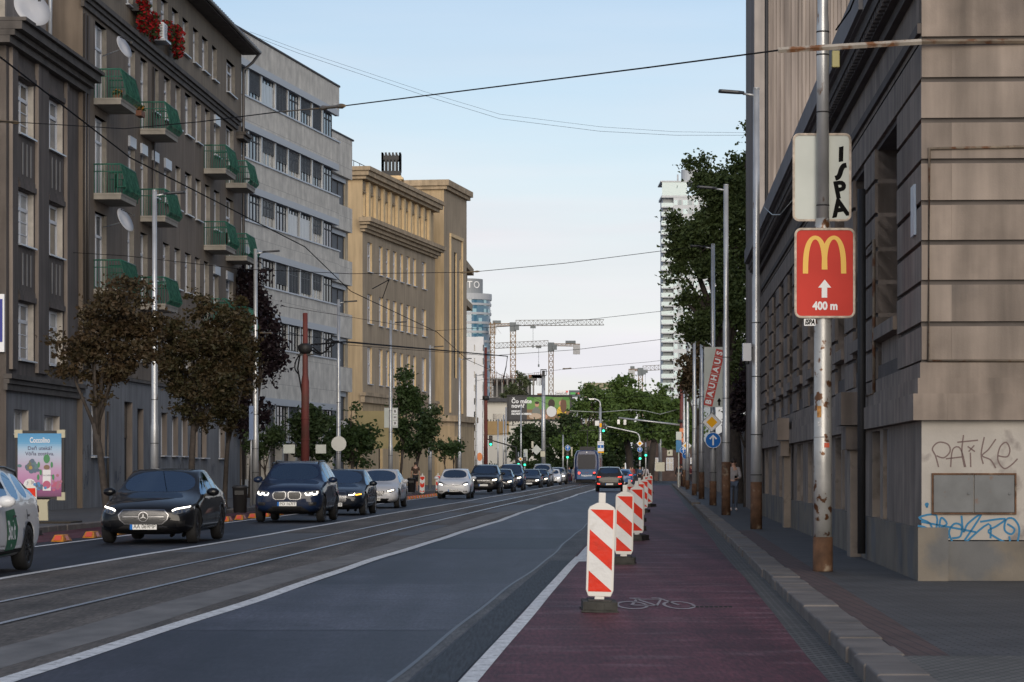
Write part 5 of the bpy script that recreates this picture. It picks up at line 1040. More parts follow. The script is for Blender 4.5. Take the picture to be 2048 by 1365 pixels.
for cx, s_ in ((1628, 1), (1665.5, -1)):
    n = 26; vs = []
    for i in range(n + 1):
        a = math.pi * i / n; cs, sn = math.cos(a), max(0, math.sin(a)) ** .62; outer = (1 - cs * s_) / 2          # outer leg thick and long
        yb = 549 - 8 * (1 if (cs * s_) < 0 else 0)
        xo, yo = cx - s_ * 0 - cs * 24.5, yb - (yb - 473.5) * sn; xi, yi = cx - cs * 14.0, yb - (yb - 481) * (max(0, math.sin(a)) ** .75); vs += [T0 @ Vector((sx(xo), sy(yo), .003 if s_ > 0 else .0045)), T0 @ Vector((sx(xi), sy(yi), .003 if s_ > 0 else .0045))]
    q.add(vs, [(2 * i, 2 * i + 1, 2 * i + 3, 2 * i + 2) for i in range(n)])
q.build('arches', plain('arch_yellow', (.72, .42, .04), .45), t)
q = MB(); q.add([T0 @ Vector((sx(x), sy(y), .004)) for x, y in ((1641, 597), (1652, 597), (1652, 577), (1660, 577), (1647, 561), (1634, 577), (1641, 577))], [(0, 1, 2, 6), (3, 4, 5), ]); put_text(q, '400 m', .145, T0 @ Matrix.Translation((sx(1648), sy(614), .004)), 0, fit=50 * k, bold=.006); q.build('lettering', m_white, t)
t, T0, w, h = panel('vertical_letter_sign', 'pale grey sign with black letters stacked vertically behind the near mast', 1588.5, 267, 1702.5, 440, 36, .10, m_signback, m_rim, r=.07)
k = w / 114; q = MB(); sx = lambda x: (x - 1645.5) * k; sy = lambda y: -(y - 353.5) * k
q.add([T0 @ Vector((sx(x), sy(y), .004)) for x, y in ((1570 + a / 6.825, 250 + b / 6.825) for a, b in ((748, 295), (812, 278), (806, 487), (745, 500)))], [(3, 2, 1, 0)])
ribbon(q, [(sx(1570 + a / 6.825), sy(250 + b / 6.825)) for a, b in smoothpts([(852, 540), (810, 552), (780, 600), (760, 665), (735, 705), (697, 720)], 5)], .066, T0, 0, False, .004)
for ch, cx, cy, s_ in (('P', 770, 885, .30), ('A', 765, 1135, .31)): put_text(q, ch, s_, T0 @ Matrix.Translation((sx(1570 + cx / 6.825), sy(250 + cy / 6.825), .004)) @ Matrix.Rotation(R(9), 4, 'Z'), 0, bold=.014, shear=-.04)
q.build('lettering', m_black, t)
t, T0, w, h = panel('sticker_sign', 'small white tag with black slanted letters under the red sign', 1606, 639, 1629, 653, 36, -.125, m_white, None, r=.005, th=.004); q = MB(); put_text(q, 'ISPA', .09, T0 @ Matrix.Translation((0, 0, .003)), 0, fit=w * .85, bold=.004, shear=.2); q.build('lettering', m_black, t)
q = MB(); a = P(1672, 118, 36); q.box(a.x - .05, a.x + .05, 36.0, 36.1, a.z - .11, a.z + .11); one('junction_box', plain('junction_yellow', (.42, .38, .16), .5), 'small yellowish junction box on the right flank of the near mast', 'junction box', q, bevel=.01)
q = MB(); p = P(1494, 705, 61.4); q.box(p.x - .10, p.x + .09, 61.3, 61.5, p.z - .20, p.z + .20); q.tube([(p.x, 61.35, p.z - .27), (p.x, 61.35, p.z - .2)], .05, 8, 1); q.tube([(p.x + .08, 61.45, p.z + .1), (p.x + .22, 61.48, p.z + .1)], .015, 5, 1); one('camera_box', [m_white, m_dark], 'white ribbed control box with a dome camera on the big right lamp', 'camera', q, bevel=.008)
# tilted red lettered sign
t, T0, w, h = panel('red_letter_sign', 'grey panel with white letters in tilted red squares and an arrow', 1407.5, 695, 1446.5, 815, 101, -.2, m_signback, None, r=.01, th=.05); k = w / 39; q = MB(); sx = lambda x: (x - 1427) * k; sy = lambda y: -(y - 755) * k
a, b = Vector((sx(1416.5), sy(805))), Vector((sx(1439.5), sy(704))); ax = (b - a).normalized(); up = Vector((-ax.y, ax.x)); st_ = (b - a).length / 6.25
for i, ch in enumerate('BAUHAUS'):
    c = a + ax * st_ * (i + .02); M_ = T0 @ Matrix(((ax.x, up.x, 0, c.x), (ax.y, up.y, 0, c.y), (0, 0, 1, .004), (0, 0, 0, 1))); sq = st_ * .47; hh = .165
    q.add([M_ @ Vector((x, y, 0)) for x, y in ((-sq, -hh), (sq, -hh), (sq, hh), (-sq, hh))], [(0, 1, 2, 3)], 0); put_text(q, ch, .29, M_ @ Matrix.Translation((0, 0, .004)), 1, bold=.012)
q.add([T0 @ Vector((sx(x), sy(y), .004)) for x, y in ((1435.5, 812), (1439.5, 812), (1439.5, 804), (1442, 804), (1437.5, 796), (1433, 804), (1435.5, 804))], [(0, 1, 2, 6), (3, 4, 5)], 2)
q.build('lettering', [plain('square_red', (.42, .03, .025), .5), m_white, m_black], t)
def diamond(label, x, y, r, Y, off=-.18):
    p = P(x, y, Y); k = r * Y / F; t = root('priority_sign', label, 'road sign', (p.x, Y + off, p.z), 0, 'priority road signs'); T = frame_xz(Vector((0, 0, 0)), (1, 0, 0)) @ Matrix.Rotation(R(45), 4, 'Z'); s_ = k * 1.414; q = MB()
    q.prism(rrect(s_, s_, s_ * .06), -.02, 0, 0, T); q.build('panel', m_white, t); q = MB(); ribbon(q, rrect(s_ * .96, s_ * .96, s_ * .05), s_ * .025, T, 1, True, .002); q.prism(rrect(s_ * .56, s_ * .56, s_ * .03), .001, .004, 0, T); q.build('yellow_square', [m_yel, m_black], t); return t
def bluearrow(label, x, y, r, Y, off=-.18):
    p = P(x, y, Y); k = r * Y / F; t = root('arrow_sign', label, 'road sign', (p.x, Y + off, p.z), 0, 'round blue arrow signs'); T = frame_xz(Vector((0, 0, 0)), (1, 0, 0)); q = MB(); c = arc(0, 0, k, k, 0, 360, 28)[:-1]
    q.prism(c, -.02, 0, 0, T); q.build('panel', m_white, t); q = MB(); q.prism([(a * .93, b * .93) for a, b in c], .001, .003, 0, T); q.build('disc', m_blue, t)
    q = MB(); ribbon(q, [(0, -k * .62), (0, k * .55)], k * .2, T, 0, False, .006); ribbon(q, [(-k * .42, k * .15), (0, k * .6), (k * .42, k * .15)], k * .2, T, 0, False, .0065); q.build('arrow', m_white, t); return t
diamond('yellow diamond sign above the near blue arrow sign', 1423, 845, 20, 101.5); bluearrow('large blue arrow sign under the yellow diamond on the right', 1425.5, 881, 16, 101.5)
diamond('yellow diamond partly hidden behind the far right lamp', 1373, 892, 10.5, 186); bluearrow('blue arrow sign half hidden behind the far right lamp', 1372, 911, 8, 187, -.1); bluearrow('upper blue arrow sign beside the hidden diamond', 1366.5, 901, 7, 192, -.1)
q = MB(); a, b = P(1352, 905, 200), P(1363, 864, 200); q.box(a.x, b.x, 199.9, 200, a.z, P(0, 881, 200).z, 0); q.box(a.x, b.x, 199.9, 200, P(0, 880, 200).z, b.z, 1); q.box((a.x + b.x) / 2 - .04, (a.x + b.x) / 2 + .04, 200.01, 200.1, .1, b.z, 1); one('tram_stop_sign', [plain('stop_blue', (.02, .16, .34), .5), m_signback], 'blue and white stop sign board at the far right kerb', 'sign', q)
q = MB(); a, b = P(1359, 885, 205), P(1367, 857, 205); q.box(a.x, b.x, 204.9, 205, a.z, b.z, 0); ribbon(q, arc((a.x + b.x) / 2, (a.z + b.z) / 2, .13, .2, 0, 360, 16), .05, Matrix(((1, 0, 0, 0), (0, 0, 1, 204.89), (0, 1, 0, 0), (0, 0, 0, 1))), 1, True); one('orange_sign', [plain('sign_orange', (.60, .20, .08), .5), m_iron], 'small orange sign on the far dark red mast', 'sign', q)
# grey two-face panel on the fourth left lamp, round sign back on the third
t, T0, w, h = panel('panel_sign', 'grey panel with small black letters beside the fourth left lamp', 768.5, 816, 796, 856, 154, -.05, m_signback, None, r=.02); q = MB(); k = w / 27.5
for i in range(3): q.prism([(x + .22, y + .35 - i * .33) for x, y in ((-.1, -.12), (.1, -.12), (.1, .12), (-.1, .12))], .001, .004, 0, T0); put_text(q, 'BHB'[i], .2, T0 @ Matrix.Translation((.22, .35 - i * .33, .008)), 1, bold=.006)
q.build('lettering', [m_white, m_black], t)
p = P(678, 888, 135); t = root('round_sign', 'grey back of a round road sign on the third left lamp', 'road sign', (p.x, 134.85, p.z)); q = MB(); q.prism(arc(0, 0, .37, .37, 0, 360, 28)[:-1], 0, .02, 0, frame_xz(Vector((0, 0, 0)), (1, 0, 0))); q.build('disc', plain('sign_back_pale', (.40, .41, .40), .4, .4), t)
q = MB(); p = P(502, 847, 100); q.tube([(p.x, 100, .1), (p.x, 100, P(0, 808, 100).z)], .035, 8); q.box(p.x - .06, p.x + .10, 99.9, 99.95, P(0, 880, 100).z, P(0, 812, 100).z, 1); one('street_sign', [m_steel, plain('sign_paleblue', (.22, .30, .48), .5)], 'narrow pale blue sign on a thin post by the purple tree', 'sign', q)
# dark red trolley mast with its cable gear
Y = 119; x = (610.5 - CX) * Y / F; rm = root('red_mast', 'rusty red painted traction mast with cable loops and clamps', 'mast', (x, Y, .12)); m_rmast = mat('mast_red', (.13, .030, .026), .7, var=.3, vs=1.2, col2=(.10, .04, .03), c2=(.5, .65, 2), stretch=(1, 1, .4))
q = MB(); zt = P(0, 632, Y).z; z1 = P(0, 755, Y).z; q.tube([(0, 0, 0), (0, 0, z1 - .3), (0, 0, z1), (0, 0, zt)], [.19, .17, .125, .105], 14)
for z in (1.5, 2.6, 3.5): q.tube([(0, 0, z), (0, 0, z + .04)], .235 - z * .01, 14)
q.build('pole', m_rmast, rm); q = MB(); zc = P(0, 702, Y).z; q.tube([(0, 0, zc - .25), (0, 0, zc - .12), (0, 0, zc + .1), (0, 0, zc + .2)], [.18, .30, .32, .16], 12); q.box(-.38, .38, -.1, .1, zc - .32, zc - .25); q.build('clamp', m_iron, rm)
q = MB(); c = lambda x_, y_: P(x_, y_, Y) - Vector((x, Y, .12)); q.tube(smoothpts([c(602, 705), c(592, 722), (c(590, 738)), c(598, 750)], 5), .03, 5); q.tube(smoothpts([c(600, 710), c(596, 735), c(597, 746), c(606, 800), c(607, 840)], 5), .035, 5); q.tube(smoothpts([c(622, 700), c(640, 708), c(655, 700), c(665, 685), c(678, 683)], 5), .035, 5); q.tube(smoothpts([c(622, 692), c(640, 706), c(652, 702), c(654, 684), c(662, 678), c(668, 690), c(650, 697)], 5), .03, 5); q.build('cable', m_wire, rm)
for x0, x1 in ((-.95, -.45), (.45, .9)): q = MB(); z = P(0, 898, Y).z - .12; q.box(x0, x1, .0, .02, z - .2, z + .18); q.build('sign_plate', m_signback, rm)
# dark red far mast and the long arms
for px, Y, zt, rr, lab in ((971.5, 238, 12.0, .2, 'dark red far traction mast by the white slab house'), (1363, 215, 8.2, .2, 'dark red traction mast at the far right kerb')):
    t = root('red_mast', lab, 'mast', ((px - CX) * Y / F, Y, 0)); q = MB(); q.tube([(0, 0, 0), (0, 0, zt * .6), (0, 0, zt)], [rr, rr * .8, rr * .6], 10); q.build('pole', m_rmast, t); q = MB(); q.tube([(0, 0, zt * .62), (0, 0, zt * .65)], rr * 1.5, 10); q.build('clamp', m_iron, t)
    if px > 1300: q = MB(); e = P(1237, 836, 215) - Vector(t.location); q.tube([(0, 0, 4.9), (e.x, 0, e.z)], .07, 8); q.box(e.x - .1, e.x + .1, -.1, .1, e.z - .5, e.z - .15); q.box(e.x + .4, e.x + .6, -.1, .1, e.z - .55, e.z - .15); q.build('camera_arm', m_steel, t)
def mast(label, px, Y, zt, r0, r1, name='steel_mast'):
    t = root(name, label, 'mast', ((px - CX) * Y / F, Y, 0)); q = MB(); q.tube([(0, 0, 0), (0, 0, zt)], [r0, r1], 10); q.build('pole', m_steel, t); return t
mm = mast('grey steel mast under the park trees at right', 1320.5, 330, P(0, 808, 330).z, .24, .18); q = MB(); z = P(0, 829, 330).z; q.box(-.7, .7, -.15, .15, z - .15, z + .15); q.build('bracket', m_signback, mm)
mm = mast('tall grey mast with a lantern head in front of the billboard', 1087, 300, P(0, 752, 300).z, .26, .19); z = P(0, 752, 300).z; q = MB(); q.box(-.32, .32, -.32, .32, z, z + .06); q.box(-.34, .34, -.34, .34, z + .62, z + .7); [q.box(a * .3 - .03, a * .3 + .03, b * .3 - .03, b * .3 + .03, z + .06, z + .62) for a in (-1, 1) for b in (-1, 1)]; q.box(-.15, .15, -.15, .15, z + .06, z + .55, 0); q.build('lantern', m_iron, mm)
for px, Y, yt, lab in ((1042, 280, 812, 'thin pale pole below the billboard lettering'), (1012, 285, 815, 'thin pole left of the billboard edge'), (1007, 300, 830, 'thinnest pole at the shopping hall'), (996, 290, 838, 'thin pole in front of the brown wood panel'), (1126, 290, 870, 'short pale pole right of the billboard post')): mast(lab, px, Y, P(0, yt, Y).z, .09, .07, 'thin_pole')
t = mast('curved neck lamp with yellow plate behind the tram', 1200.5, 268, P(0, 815, 268).z, .16, .12, 'curved_lamp'); t['category'] = 'street lamp'; q = MB(); z = P(0, 815, 268).z; q.tube(smoothpts([(0, 0, z), (-.05, 0, z + .5), (-.35, 0, z + .75), (-.75, 0, z + .82)], 4), .08, 8); q.box(-1.1, -.6, -.12, .12, z + .74, z + .86); q.build('lamp_neck', m_steel, t)
def flat(name, label, x0, y0, x1, y1, Y, m, extra=None, cat='sign'):
    a, b = P(x0, y1, Y), P(x1, y0, Y); t = root(name, label, cat, (a.x, Y - .2, a.z)); q = MB(); q.box(0, b.x - a.x, 0, .03, 0, b.z - a.z); q.build('panel', m, t)
    if extra: q = MB(); extra(q, b.x - a.x, b.z - a.z); q.build('print', [m_blue, m_white, m_black, m_yel], t)
    return t
def ex1(q, w, h): q.box(0.02, w - .02, -.01, -.001, h * .33, h * .62, 0); ribbon(q, [(w / 2, h * .36), (w / 2, h * .56)], .07, Matrix(((1, 0, 0, 0), (0, 0, 1, -.014), (0, 1, 0, 0), (0, 0, 0, 1))), 1); put_text(q, 'SmartPark', .2, frame_xz(Vector((w / 2, -.005, h * .84)), (1, 0, 0)), 0, fit=w * .8); q.box(.0, w, -.01, -.001, -.16, -.02, 3)
flat('route_sign', 'white sign with a blue band and arrow above the tram', 1195, 883, 1207.5, 903, 266, m_white, ex1); flat('plate_sign', 'small white plate at the curved lamp', 1190, 842, 1198, 852, 267, m_white); flat('warning_plate', 'small yellow plate on the curved lamp', 1199, 847, 1204, 855, 266.5, m_yel)
def signal(label, px, py, Y, hgt=.95, lit=True, pole=True, n=3, hood=False):
    p = P(px, py, Y); t = root('traffic_light', label, 'traffic light', (p.x, Y, 0), 0, 'traffic lights at the crossing'); z = p.z; q = MB(); q.box(-.17, .17, -.12, .12, z - .15, z - .15 + hgt); q.build('housing', m_dark, t, .02)
    for i in range(n):
        q = MB(); zc = z + i * .31; q.prism(arc(0, 0, .11, .11, 0, 360, 16)[:-1], 0, .015, 0, frame_xz(Vector((0, -.121, zc)), (1, 0, 0))); q.build('lens', m_green_lit if (i == 0 and lit) else m_off, t); q = MB(); q.tube(arc3 := [(math.cos(R(a)) * .125, -.24, zc + math.sin(R(a)) * .125) for a in range(0, 181, 30)], .012, 4); q.build('visor', m_dark, t)
    if hood: q = MB(); [q.box(s_ * .42 - .07, s_ * .42 + .07, -.02, .1, z + .1, z + 1.0) for s_ in (-1, 1)]; q.build('side_head', plain('signal_cream', (.5, .48, .38), .5) if 'signal_cream' not in bpy.data.materials else bpy.data.materials['signal_cream'], t)
    if pole: q = MB(); q.tube([(0, .08, 0), (0, .08, z + hgt + .3)], .06, 8); q.build('pole', m_steel, t)
    return t
signal('green traffic light hanging beside the curved lamp', 1207, 862, 262, pole=False)
signal('green traffic light under the far blue arrow sign', 1135, 915, 268, hood=True); bluearrow('blue arrow sign over the left hand signal beside the tram', 1135.5, 896.5, 5.6, 267.8)
signal('green traffic light under the diamond on the curved arm post', 1280, 917.5, 262, pole=False); diamond('small yellow diamond on top of the curved arm post', 1279.5, 887.5, 7, 262); bluearrow('small blue arrow sign on the curved arm post', 1279.5, 900, 5.2, 262)
signal('green traffic light on a thin post right of the curved arm', 1291.5, 911, 270); signal('green light on the left arm over the queue of cars', 981.5, 889, 255, pole=False); signal('small green signal behind the dark van', 1037, 929, 280); signal('small green signal right of the dark van', 1049.5, 930, 282)
diamond('small yellow diamond on the thin pole over the car queue', 1041, 918.5, 5.2, 279.6)
t = root('signal_arm', 'curved grey arm holding the signal over the right lane', 'signal mast', ((1279.5 - CX) * 262.2 / F, 262.2, 0)); c = lambda a, b: P(a, b, 262.2) - Vector(t.location); q = MB(); q.tube([c(1279.5, 968), c(1279.5, 882)] + [Vector(v) for v in smoothpts([c(1279.5, 882), c(1278, 872), c(1272, 866), c(1255, 862), c(1209, 852)], 4)], [.09, .085] + [.07] * 17, 8); q.build('arm', m_steel, t)
t = root('signal_arm', 'thin dark arm holding the green light over the left lanes', 'signal mast', ((1032 - CX) * 255.2 / F, 255.2, 0)); c = lambda a, b: P(a, b, 255.2) - Vector(t.location); q = MB(); q.tube([c(1032, 968), c(1032, 895), c(975, 879)], [.09, .08, .05], 8); q.build('arm', m_iron, t)
for x0, y0, x1, y1, Y, lab in ((1047, 899, 1055, 922, 290, 'grey back of a tall sign left of the billboard post'), (1063, 883, 1067, 896, 292, 'small pale signal box high on a pole'), (1081, 903, 1090, 914, 288, 'cream control box by the billboard post'), (1334, 900, 1345, 912, 320, 'cream back of a sign beside the steel mast'), (1311, 925, 1329, 943, 318, 'cream traffic signal back board at the crossing')): flat('road_sign', lab, x0, y0, x1, y1, Y, bpy.data.materials['signal_cream'] if x0 != 1047 else m_signback, None, 'sign')
p = P(1073, 900, 292); t = root('road_sign', 'grey diamond shaped sign back by the billboard post', 'sign', (p.x, 292, p.z)); q = MB(); q.prism([(-.55, 0), (0, -.55), (.55, 0), (0, .55)], 0, .03, 0, frame_xz(Vector((0, 0, 0)), (1, 0, 0))); q.build('panel', m_signback, t)
# ---- warning boards
def board(label, px, Y, yaw=0, chev=False, mirror=False, group='red and white warning boards', lit=1, x=None):
    x = (px - CX) * Y / F if x is None else x; t = root('warning_board', label, 'warning board', (x, Y, .004), yaw, group); t.scale = (1, 1, .915); t.rotation_euler[1] = R(((Y * 37) % 5 - 2) * .6); q = MB()
    q.prism([(-.19, -.40), (.19, -.40), (.18, -.3), (.175, .3), (.19, .40), (-.19, .40), (-.175, .3), (-.18, -.3)], .0, .02); q.box(-.175, .175, -.38, .38, .021, .115); q.box(-.12, .12, -.34, .34, .116, .13); q.box(-.16, -.04, -.385, -.381, .03, .10); q.box(.04, .16, -.385, -.381, .03, .10); q.build('foot', mat('recycled_rubber', (.035, .034, .03), .85, var=.4, vs=8, bump=.5, bs=25) if 'recycled_rubber' not in bpy.data.materials else bpy.data.materials['recycled_rubber'], t, .012)
    q = MB(); w, z0, z1 = .141, .20, 1.16; pr = [(-.115, z0 - .04), (.115, z0 - .04), (w, z0 + .03), (w, z1 - .04), (.125, z1), (.05, z1 + .045), (-.05, z1 + .045), (-.125, z1), (-w, z1 - .04), (-w, z0 + .03)]
    q.prism(pr, -.025, .025, 0, frame_xz(Vector((0, 0, 0)), (1, 0, 0))); q.box(-.05, .05, -.02, .02, .12, z0 - .035); q.box(-.036, .036, -.022, .022, z1 + .04, z1 + .16); q.build('casing', plain('casing_white', (.62, .60, .56), .55) if 'casing_white' not in bpy.data.materials else bpy.data.materials['casing_white'], t, .008)
    a0, a1, b0, b1 = -.118, .118, z0 + .015, z1 - .03; 
    q = MB(); q.quad((a0, -.027, b0), (a1, -.027, b0), (a1, -.027, b1), (a0, -.027, b1)); q.build('white_film', m_film, t)
    q = MB(); H = b1 - b0; w_ = a1 - a0
    def clip(poly):
        for ax, lim, sg in ((1, b0, 1), (1, b1, -1)):
            out = []
            for i in range(len(poly)):
                c, n = poly[i], poly[(i + 1) % len(poly)]; ci, ni = (c[ax] - lim) * sg >= 0, (n[ax] - lim) * sg >= 0
                if ci: out.append(c)
                if ci != ni: k = (lim - c[ax]) / (n[ax] - c[ax]); out.append((c[0] + (n[0] - c[0]) * k, c[1] + (n[1] - c[1]) * k))
            poly = out
            if len(poly) < 3: return None
        return poly
    def par(xa, xb, za, zb, th): return clip([(xa, za), (xb, zb), (xb, zb + th), (xa, za + th)])
    th = .235
    for i in range(-1, 5):
        zt = b1 - .22 + .255 * 0 - i * th * 1.95
        L = [par(a0, a1, zt + .22, zt, th)] if not chev else [par(a0, 0, zt + .1, zt, th), par(0, a1, zt, zt + .1, th)] if not mirror else [par(a0, 0, zt, zt + .12, th), par(0, a1, zt + .12, zt, th)]
        for pl in L:
            if pl:
                if mirror and not chev: pl = [(-p_[0], p_[1]) for p_ in pl][::-1]
                q.add([(p_[0], -.029, p_[1]) for p_ in pl], [tuple(range(len(pl)))])
    q.build('red_stripe', m_rfilm, t); q = MB(); q.quad((a1, .027, b0), (a0, .027, b0), (a0, .027, b1), (a1, .027, b1)); q.build('back_film', m_rfilm, t); return t
m_film = mat('reflective_white', (.62, .62, .61), .45, var=.06, vs=3, spec=.2, col2=(.42, .40, .36), c2=(.57, .72, 5), bump=.35, bs=14, bdist=.02); m_rfilm = mat('reflective_red', (.60, .03, .012), .4, var=.08, vs=4, spec=.15, col2=(.42, .035, .02), c2=(.55, .7, 5), bump=.4, bs=14, bdist=.02)
for i, (px, Y, yaw, lab) in enumerate(((1198, 28.1, 0, 'nearest red and white warning board on a black rubber foot'), (1247, 42, R(-4), 'second warning board behind the nearest one'), (1274, 56, R(-14), 'third warning board in the row, half covered by the second'), (1261, 65, R(35), 'warning board turned away to orange behind the third'), (1279, 76, R(-5), 'fifth warning board with only its top showing'), (1287, 92, R(-10), 'warning board near the row end, slightly turned'), (1298, 106, R(-20), 'last full warning board with bright orange stripes'), (1293, 140, 0, 'tiny far warning board left of the pair'), (1301, 165, 0, 'farthest tiny warning board at the row end'))): board(lab, px, Y, yaw)
for x, Y, lab in ((RX(-3.35, 63), 63, 'warning board behind the left roof edge of the black saloon'), (RX(-3.35, 72), 72, 'warning board hidden but for a sliver right of the black saloon'), (RX(-5.0, 60), 60, 'warning board peeping over the tail of the white taxi')): board(lab, 0, Y, 0, x=x)
board('chevron warning board beside the man in shorts', 844, 152, 0, True); board('chevron warning board left of the small white car', 876, 166, 0, True)
# ---- orange lane separators
m_or = mat('separator_orange', (.50, .20, .02), .6, var=.3, vs=5, col2=(.16, .07, .02), c2=(.55, .7, 4)); m_orr = plain('separator_reflector', (.62, .09, .05), .35)
sp = MB(); sp.add([(-.13, -.42, 0), (.13, -.42, 0), (.13, .42, 0), (-.13, .42, 0), (-.09, -.24, .13), (.09, -.24, .13), (.09, .24, .13), (-.09, .24, .13)], [(0, 1, 5, 4), (1, 2, 6, 5), (2, 3, 7, 6), (3, 0, 4, 7), (4, 5, 6, 7)])
sb = root('lane_separator', 'orange lane separator nearest the white taxi tail', 'lane separator', (RX(-3.3, 55.2), 55.2, .008), -.0525, 'orange lane separators'); so_ = sp.build('body', m_or, sb, .012)
rf = MB(); rf.quad((-.075, -.40, .02), (.075, -.40, .02), (.06, -.26, .115), (-.06, -.26, .115)); rf.v = [(x, y - .012, z + .006) for x, y, z in rf.v]; rf.quad((.132, -.16, .02), (.132, .16, .02), (.098, .14, .11), (.098, -.14, .11)); rfo = rf.build('reflector', m_orr, sb)
Y = 58.2; n = 0
while Y < 172:
    n += 1; c = sb.copy(); COL.objects.link(c); c.location = (RX(-3.3, Y), Y, .008)
    c['label'] = 'orange lane separator beside the black saloon front wheel' if n == 1 else 'one of the orange separators in the long row along the left bike lane'
    for o in (so_, rfo): k = o.copy(); COL.objects.link(k); k.parent = c
    Y += 2.6 if Y < 130 else 1.6
# ---- advertising lightbox
Y = 69; a, b = P(33, 997, Y), P(126, 864, Y); w, h = b.x - a.x, b.z - a.z; t = root('advertising_lightbox', 'street lightbox with a blue and pink fabric softener poster', 'advertising board', ((a.x + b.x) / 2, Y, .12)); z0 = a.z - .12; zc = z0 + h / 2
q = MB(); T = frame_xz(Vector((0, 0, zc)), (1, 0, 0)); q.prism(rrect(w + .06, h + .06, .09), -.16, 0, 0, T); q.build('case', m_iron, t); q = MB(); m_crm = plain('lightbox_cream', (.40, .37, .26), .5)
for sx in (-1, 1):
    for sz in (-1, 1): q.box(sx * (w / 2 - .05) - .1, sx * (w / 2 - .05) + .1, -.02, .17, zc + sz * (h / 2 - .05) - .1, zc + sz * (h / 2 - .05) + .1)
q.build('corner_cap', m_crm, t); q = MB(); q.prism([(-.19, 0), (.19, 0), (.17, .5), (.25, z0), (-.25, z0), (-.19, .5)], -.12, .02, 0, frame_xz(Vector((.02, .02, 0)), (1, 0, 0))); q.build('stand', m_crm, t)
q = MB(); PW, PH = w * .94, h * .95; T = frame_xz(Vector((0, -.03, zc - PH / 2)), (1, 0, 0))
ramp = [(0, (.10, .012, .08)), (.10, (.20, .03, .15)), (.20, (.36, .13, .30)), (.40, (.40, .22, .38)), (.55, (.36, .34, .46)), (.66, (.34, .40, .52)), (.76, (.26, .40, .55)), (.86, (.05, .26, .48)), (1, (.015, .20, .42))]
pm = [plain('poster_%d' % i, c, .35) for i, (zz, c) in enumerate(ramp)]; base_n = len(pm)
for i in range(36):
    f0, f1 = i / 36, (i + 1) / 36; k = max(j for j in range(len(ramp)) if ramp[j][0] <= (f0 + f1) / 2)
    nm_ = 'poster_b%d' % i; k2 = min(k + 1, len(ramp) - 1); tt = ((f0 + f1) / 2 - ramp[k][0]) / max(1e-6, ramp[k2][0] - ramp[k][0]); cc = tuple(ramp[k][1][j] * (1 - tt) + ramp[k2][1][j] * tt for j in range(3)); pm.append(plain(nm_, cc, .35)); q.add([T @ Vector((-PW / 2, f0 * PH, 0)), T @ Vector((PW / 2, f0 * PH, 0)), T @ Vector((PW / 2, f1 * PH, 0)), T @ Vector((-PW / 2, f1 * PH, 0))], [(0, 1, 2, 3)], len(pm) - 1)
ps = q.build('poster', pm, t); q = MB()
pt = lambda x, y: (((x - 79.5) / 93) * w, PH * (1 - (y - 867) / 127))
put_text(q, 'Coccolino', .19, T @ Matrix.Translation((*pt(80, 881), .004)), 0, fit=40 / 93 * w, bold=.004); put_text(q, 'Deň uteká?', .13, T @ Matrix.Translation((*pt(80, 897), .004)), 1, fit=48 / 93 * w, bold=.002); put_text(q, 'Vôňa zostáva.', .13, T @ Matrix.Translation((*pt(80, 908), .004)), 1, fit=58 / 93 * w, bold=.002)
def pb(x, y, rx, ry, mi, e=.003, n=14): c = pt(x, y); q.add([T @ Vector((c[0] + rx / 93 * w * math.cos(2 * math.pi * i / n), c[1] + ry / 93 * w * math.sin(2 * math.pi * i / n), e)) for i in range(n)], [tuple(range(n))], mi)
rnd = random.Random(9)
for i in range(26): pb(62 + rnd.gauss(0, 9), 933 + rnd.gauss(0, 6), rnd.uniform(3, 6), rnd.uniform(3, 5), rnd.choice([2, 2, 3, 4]), .003 + i * .0002)
pb(62, 936, 3.5, 3.5, 5, .012); pb(60, 972, 13, 14, 0, .012); put_text(q, 'JOX', .11, T @ Matrix.Translation((*pt(62, 966), .016)), 1)
c0_, c1_ = pt(86, 982), pt(102, 940); q.add([T @ Vector((x, y, .012)) for x, y in ((c0_[0], c0_[1]), (c1_[0], c0_[1]), (c1_[0], c1_[1]), (c0_[0], c1_[1]))], [(0, 1, 2, 3)], 0); pb(94, 935, 6, 5, 6, .013); pb(94, 918, 6.5, 9, 7, .014); pb(94, 970, 8, 8, 8, .015); put_text(q, 'Coccolino', .07, T @ Matrix.Translation((*pt(94, 951), .016)), 1)
for i in range(20): pb(79 + rnd.gauss(0, 4), 974 + rnd.gauss(0, 4), 3, 3, rnd.choice([9, 9, 2]), .016 + i * .0002)
for i in range(26): pb(112 + rnd.gauss(0, 4), 972 + rnd.gauss(0, 8), 3, 3, rnd.choice([8, 10]), .006 + i * .0002)
for x, y in ((78, 930), (82, 945), (104, 930), (107, 955), (77, 955)): pb(x, y, 2.5, 6, 7, .011)
q.build('print', [plain('ink_white', (.62, .62, .64), .4), plain('ink_navy', (.03, .03, .09), .4), plain('ink_slate', (.05, .09, .15), .4), plain('ink_teal', (.06, .14, .16), .4), plain('ink_olive', (.10, .10, .06), .4), plain('ink_gold', (.32, .22, .04), .4), plain('ink_brown', (.16, .09, .05), .4), plain('ink_green', (.02, .18, .06), .4), plain('ink_pink', (.38, .06, .14), .4), plain('ink_blue', (.04, .18, .42), .4), plain('ink_rose', (.30, .10, .16), .4)], ps)
